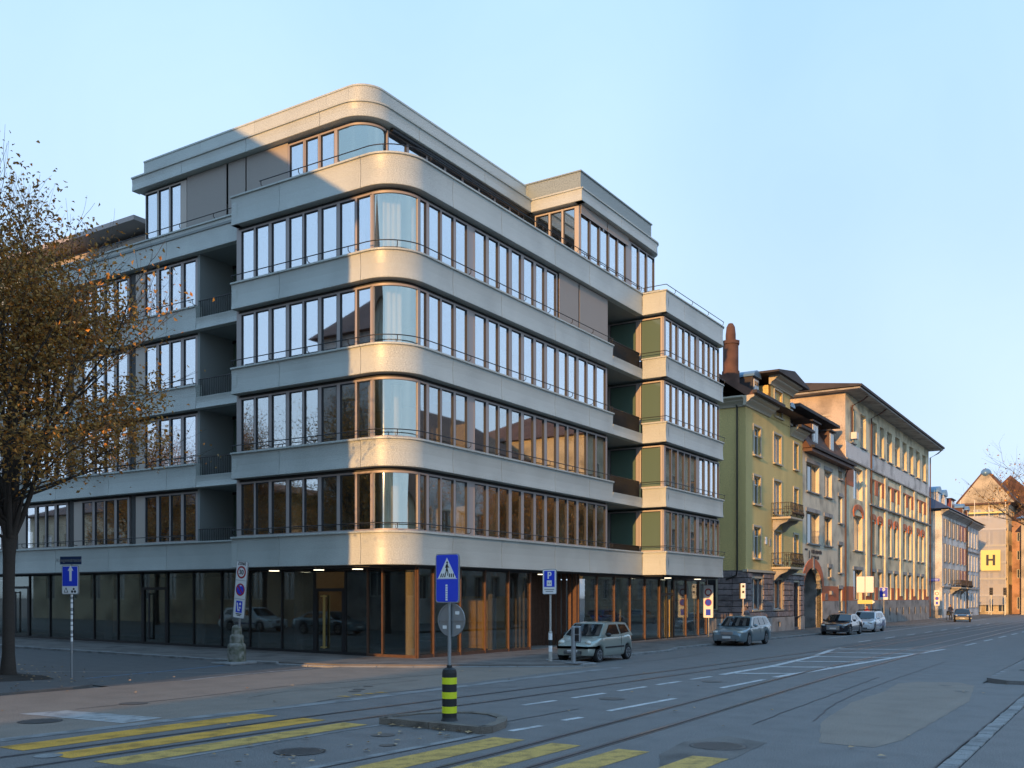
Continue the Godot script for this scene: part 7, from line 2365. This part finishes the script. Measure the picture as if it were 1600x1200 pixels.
func people() -> void:
	person("person with dark hair in a grey and blue jacket walking behind the estate car", Vector3(30.8, 0.0, 1.9), -2.2, Color(0.16, 0.15, 0.16), Color(0.03, 0.03, 0.05), Color(0.015, 0.012, 0.01), 1.0, 0.2)
	person("person in a red jacket standing beside the white and blue estate car", Vector3(56.2, -0.1, 3.2), -1.9, Color(0.42, 0.02, 0.02), Color(0.03, 0.03, 0.04), Color(0.02, 0.015, 0.012), 0.4, 0.7)
	person("person in a navy coat pushing a dark pram along the pavement", Vector3(96.9, -0.24, 3.4), -1.45, Color(0.02, 0.03, 0.07), Color(0.03, 0.03, 0.035), Color(0.03, 0.02, 0.015), 0.8, 1.0)
	var pr := thing("pram", "black pram with hood pushed by the person in the navy coat", "pram", Vector3(96.0, -0.24, 3.35), -1.45)
	var hood := MB.new()
	hood.ball(Vector3(0, 0.85, -0.05), Vector3(0.26, 0.26, 0.3), 8)
	part(pr, "hood", hood, M.rubber_black)
	part(pr, "basket", cbox(0.46, 0.24, 0.72, 0.06), M.rubber_black, Vector3(0, 0.68, 0.18))
	for s in [-1.0, 1.0]:
		for z in [-0.25, 0.45]:
			var w := MB.new()
			w.lathe([Vector2(0.02, -0.02), Vector2(0.15, -0.02), Vector2(0.15, 0.02), Vector2(0.02, 0.02)], 16, Transform3D(Basis(Vector3(0, 1, 0), Vector3(1, 0, 0), Vector3(0, 0, -1)), Vector3.ZERO))
			part(pr, "wheel", w, M.tyre, Vector3(0.25 * s, 0.15, z))
		var fr := MB.new()
		fr.tube([Vector3(0.25 * s, 0.15, 0.45), Vector3(0.24 * s, 0.5, 0.05), Vector3(0.24 * s, 1.05, -0.5)], [0.015, 0.015, 0.015], 5)
		fr.tube([Vector3(0.25 * s, 0.15, -0.25), Vector3(0.24 * s, 0.6, 0.2)], [0.015, 0.015], 5)
		part(pr, "frame", fr, M.galvanised)
	part(pr, "push_bar", bx(0.5, 0.03, 0.03), M.rubber_black, Vector3(0, 1.05, -0.5))

# ---------------------------------------------------------------- trees
func grow(mb: MB, tips: Array, r: RandomNumberGenerator, p: Vector3, d: Vector3, len: float, rad: float, depth: int, up: float, spread: float) -> void:
	var line := [p]
	var rads := [rad]
	var steps := 4
	var q := p
	var dir := d
	for i in steps:
		dir = (dir + Vector3(r.randf_range(-1, 1), r.randf_range(-0.6, 1) * up, r.randf_range(-1, 1)) * 0.16).normalized()
		q += dir * len / steps
		line.append(q)
		rads.append(rad * lerpf(1.0, 0.55, (i + 1.0) / steps))
	mb.tube(line, rads, 7 if rad > 0.08 else (5 if rad > 0.03 else 3))
	if depth <= 1:
		for i in range(1, line.size()):
			tips.append([line[i], dir])
	if depth == 0:
		return
	var kids := 3 if depth > 2 else 4
	for k in kids:
		var t := r.randf_range(0.35, 1.0) if k > 0 else 1.0
		var at: Vector3 = line[clampi(int(round(t * steps)), 1, steps)]
		var side := Vector3(r.randf_range(-1, 1), r.randf_range(-0.25, 0.55) * up, r.randf_range(-1, 1)).normalized()
		var nd := (dir * (1.0 - spread * (0.3 if k == 0 else 1.0)) + side * spread + Vector3.UP * 0.12 * up).normalized()
		grow(mb, tips, r, at, nd, len * r.randf_range(0.58, 0.8), rad * (0.58 if k == 0 else 0.45), depth - 1, up, spread)

func leaves(tips: Array, r: RandomNumberGenerator, each: int, reach: float, size: float, colors: Array, keep: Callable) -> MB:
	var mb := MB.new()
	for t in tips:
		var tone: Color = colors[r.randi_range(0, colors.size() - 1)]
		for k in each:
			var p: Vector3 = t[0] + Vector3(r.randfn(), r.randfn() * 0.8, r.randfn()) * reach
			if not keep.call(p, r):
				continue
			var b := Basis(Vector3(r.randfn(), r.randfn(), r.randfn()).normalized(), r.randf() * TAU)
			var s := size * r.randf_range(0.6, 1.25)
			var c := tone.lerp(colors[r.randi_range(0, colors.size() - 1)], r.randf() * 0.5) * r.randf_range(0.75, 1.2)
			var a := p + b * Vector3(-s * 0.55, 0, 0)
			var e := p + b * Vector3(s * 0.6, 0, 0)
			var u := p + b * Vector3(0, 0.25 * s, 0.36 * s)
			var v := p + b * Vector3(0, 0.25 * s, -0.36 * s)
			mb.tri(a, u, e)
			mb.tri(a, e, v)
			mb.paint(c)
	return mb

func trees() -> void:
	var r := RandomNumberGenerator.new()
	r.seed = 9
	var at := Vector3(-10.9, G(-10.9, -5.3) + 0.06, -5.5)
	var T := thing("autumn_tree", "street tree with brown and gold autumn leaves by the one-way sign", "tree", at)
	var mb := MB.new()
	mb.tube([Vector3(0, -0.1, 0), Vector3(0, 0.1, 0), Vector3(0.01, 0.6, 0), Vector3(0.0, 2.0, 0.02), Vector3(0.03, 3.4, 0.0), Vector3(0.05, 4.0, 0)], [0.30, 0.22, 0.17, 0.155, 0.165, 0.22], 14)
	part(T, "trunk", mb, M.bark)
	var limbs := MB.new()
	var tips := []
	for k in 11:
		var a := TAU * k / 11.0 + r.randf() * 0.4
		var tilt := r.randf_range(0.22, 0.75) if k % 3 != 0 else r.randf_range(0.08, 0.2)
		var d := Vector3(cos(a) * tilt, 1.0, sin(a) * tilt).normalized()
		grow(limbs, tips, r, Vector3(0.04, 3.7, 0), d, r.randf_range(3.2, 4.4), 0.085, 4, 1.0, 0.42)
	for k in 10:
		var a := TAU * k / 10.0 + r.randf() * 0.5
		var tilt := r.randf_range(1.3, 2.4)
		var d := Vector3(cos(a) * tilt, 1.0, sin(a) * tilt).normalized()
		grow(limbs, tips, r, Vector3(0.04, r.randf_range(3.8, 5.4), 0), d, r.randf_range(2.2, 2.9), 0.05, 3, 0.15, 0.5)
	part(T, "limbs", limbs, M.bark)
	var cols := [Color(0.42, 0.23, 0.05), Color(0.34, 0.21, 0.055), Color(0.27, 0.18, 0.06), Color(0.50, 0.27, 0.055), Color(0.40, 0.18, 0.045), Color(0.24, 0.155, 0.055), Color(0.66, 0.27, 0.045)]
	var keep := func(p: Vector3, q: RandomNumberGenerator) -> bool:
		var h := p.y
		if h < 3.7:
			return false
		var rad: float = 4.5 * sqrt(clampf((h - 3.2) / 1.6, 0.0, 1.0)) * (1.0 if h < 8.5 else sqrt(clampf((15.4 - h) / 6.9, 0.0, 1.0)))
		var d := Vector2(p.x, p.z).length()
		if d > rad:
			return q.randf() < 0.10
		var thin: float = clampf((h - 8.0) / 7.0, 0.12, 0.82)
		return q.randf() > thin
	var lf := leaves(tips, r, int(round(64000.0 / maxf(1.0, tips.size()))), 0.34, 0.115, cols, keep)
	var fo := part(T, "crown", lf, M.leaf)
	fo.set_meta("kind", "stuff")
	# bare tree at the right edge, its trunk outside the frame
	r.seed = 31
	var B := thing("bare_tree", "nearly bare tree whose thin branches reach over the far end of the street", "tree", Vector3(38.0, -0.05, 18.9))
	mb = MB.new()
	mb.tube([Vector3(0, -0.1, 0), Vector3(0, 2.0, 0), Vector3(0, 5.5, -0.1)], [0.26, 0.2, 0.16], 10)
	part(B, "trunk", mb, M.bark)
	var bl := MB.new()
	tips = []
	for k in 7:
		var d := Vector3(r.randf_range(-0.8, 0.8), r.randf_range(0.15, 0.7), r.randf_range(-1.0, -0.3) if k < 5 else 0.8).normalized()
		grow(bl, tips, r, Vector3(0, 4.0 + 0.3 * k, -0.1), d, r.randf_range(2.8, 3.8), 0.07, 4, 0.7, 0.55)
	part(B, "limbs", bl, M.bark)
	var few := func(_p: Vector3, q: RandomNumberGenerator) -> bool:
		return q.randf() < 0.08
	var fl := part(B, "leaves", leaves(tips, r, 2, 0.2, 0.14, cols, few), M.leaf)
	fl.set_meta("kind", "stuff")
	# trees outside the frame whose crowns the office glass mirrors
	var src: Node3D = T
	for q in [[Vector3(-16.5, 0.1, -17.0), 1.0, "tree across the side street nearest the corner house, mirrored in the office windows"], [Vector3(-16.8, 0.2, -28.0), 2.2, "middle tree across the side street, mirrored in the office windows"], [Vector3(-16.6, 0.3, -39.0), 3.1, "tree farthest up the side street, mirrored in the office windows"], [Vector3(48.0, -0.1, 24.5), 0.5, "tree before the white row house, mirrored in the office windows"], [Vector3(58.0, -0.1, 24.5), 1.7, "tree between the white and cream row houses, mirrored in the office windows"], [Vector3(29.0, -0.1, 25.5), 2.6, "tree before the peach row house, mirrored in the office windows"]]:
		copy(src, q[0], q[1], q[2], "street trees mirrored in the office windows")

func _ready() -> void:
	rng.seed = 11
	light_and_camera()
	materials()
	ground()
	build_office()
	yellow_house()
	grey_house()
	school_block()
	white_houses()
	far_end()
	signs()
	cars()
	people()
	trees()
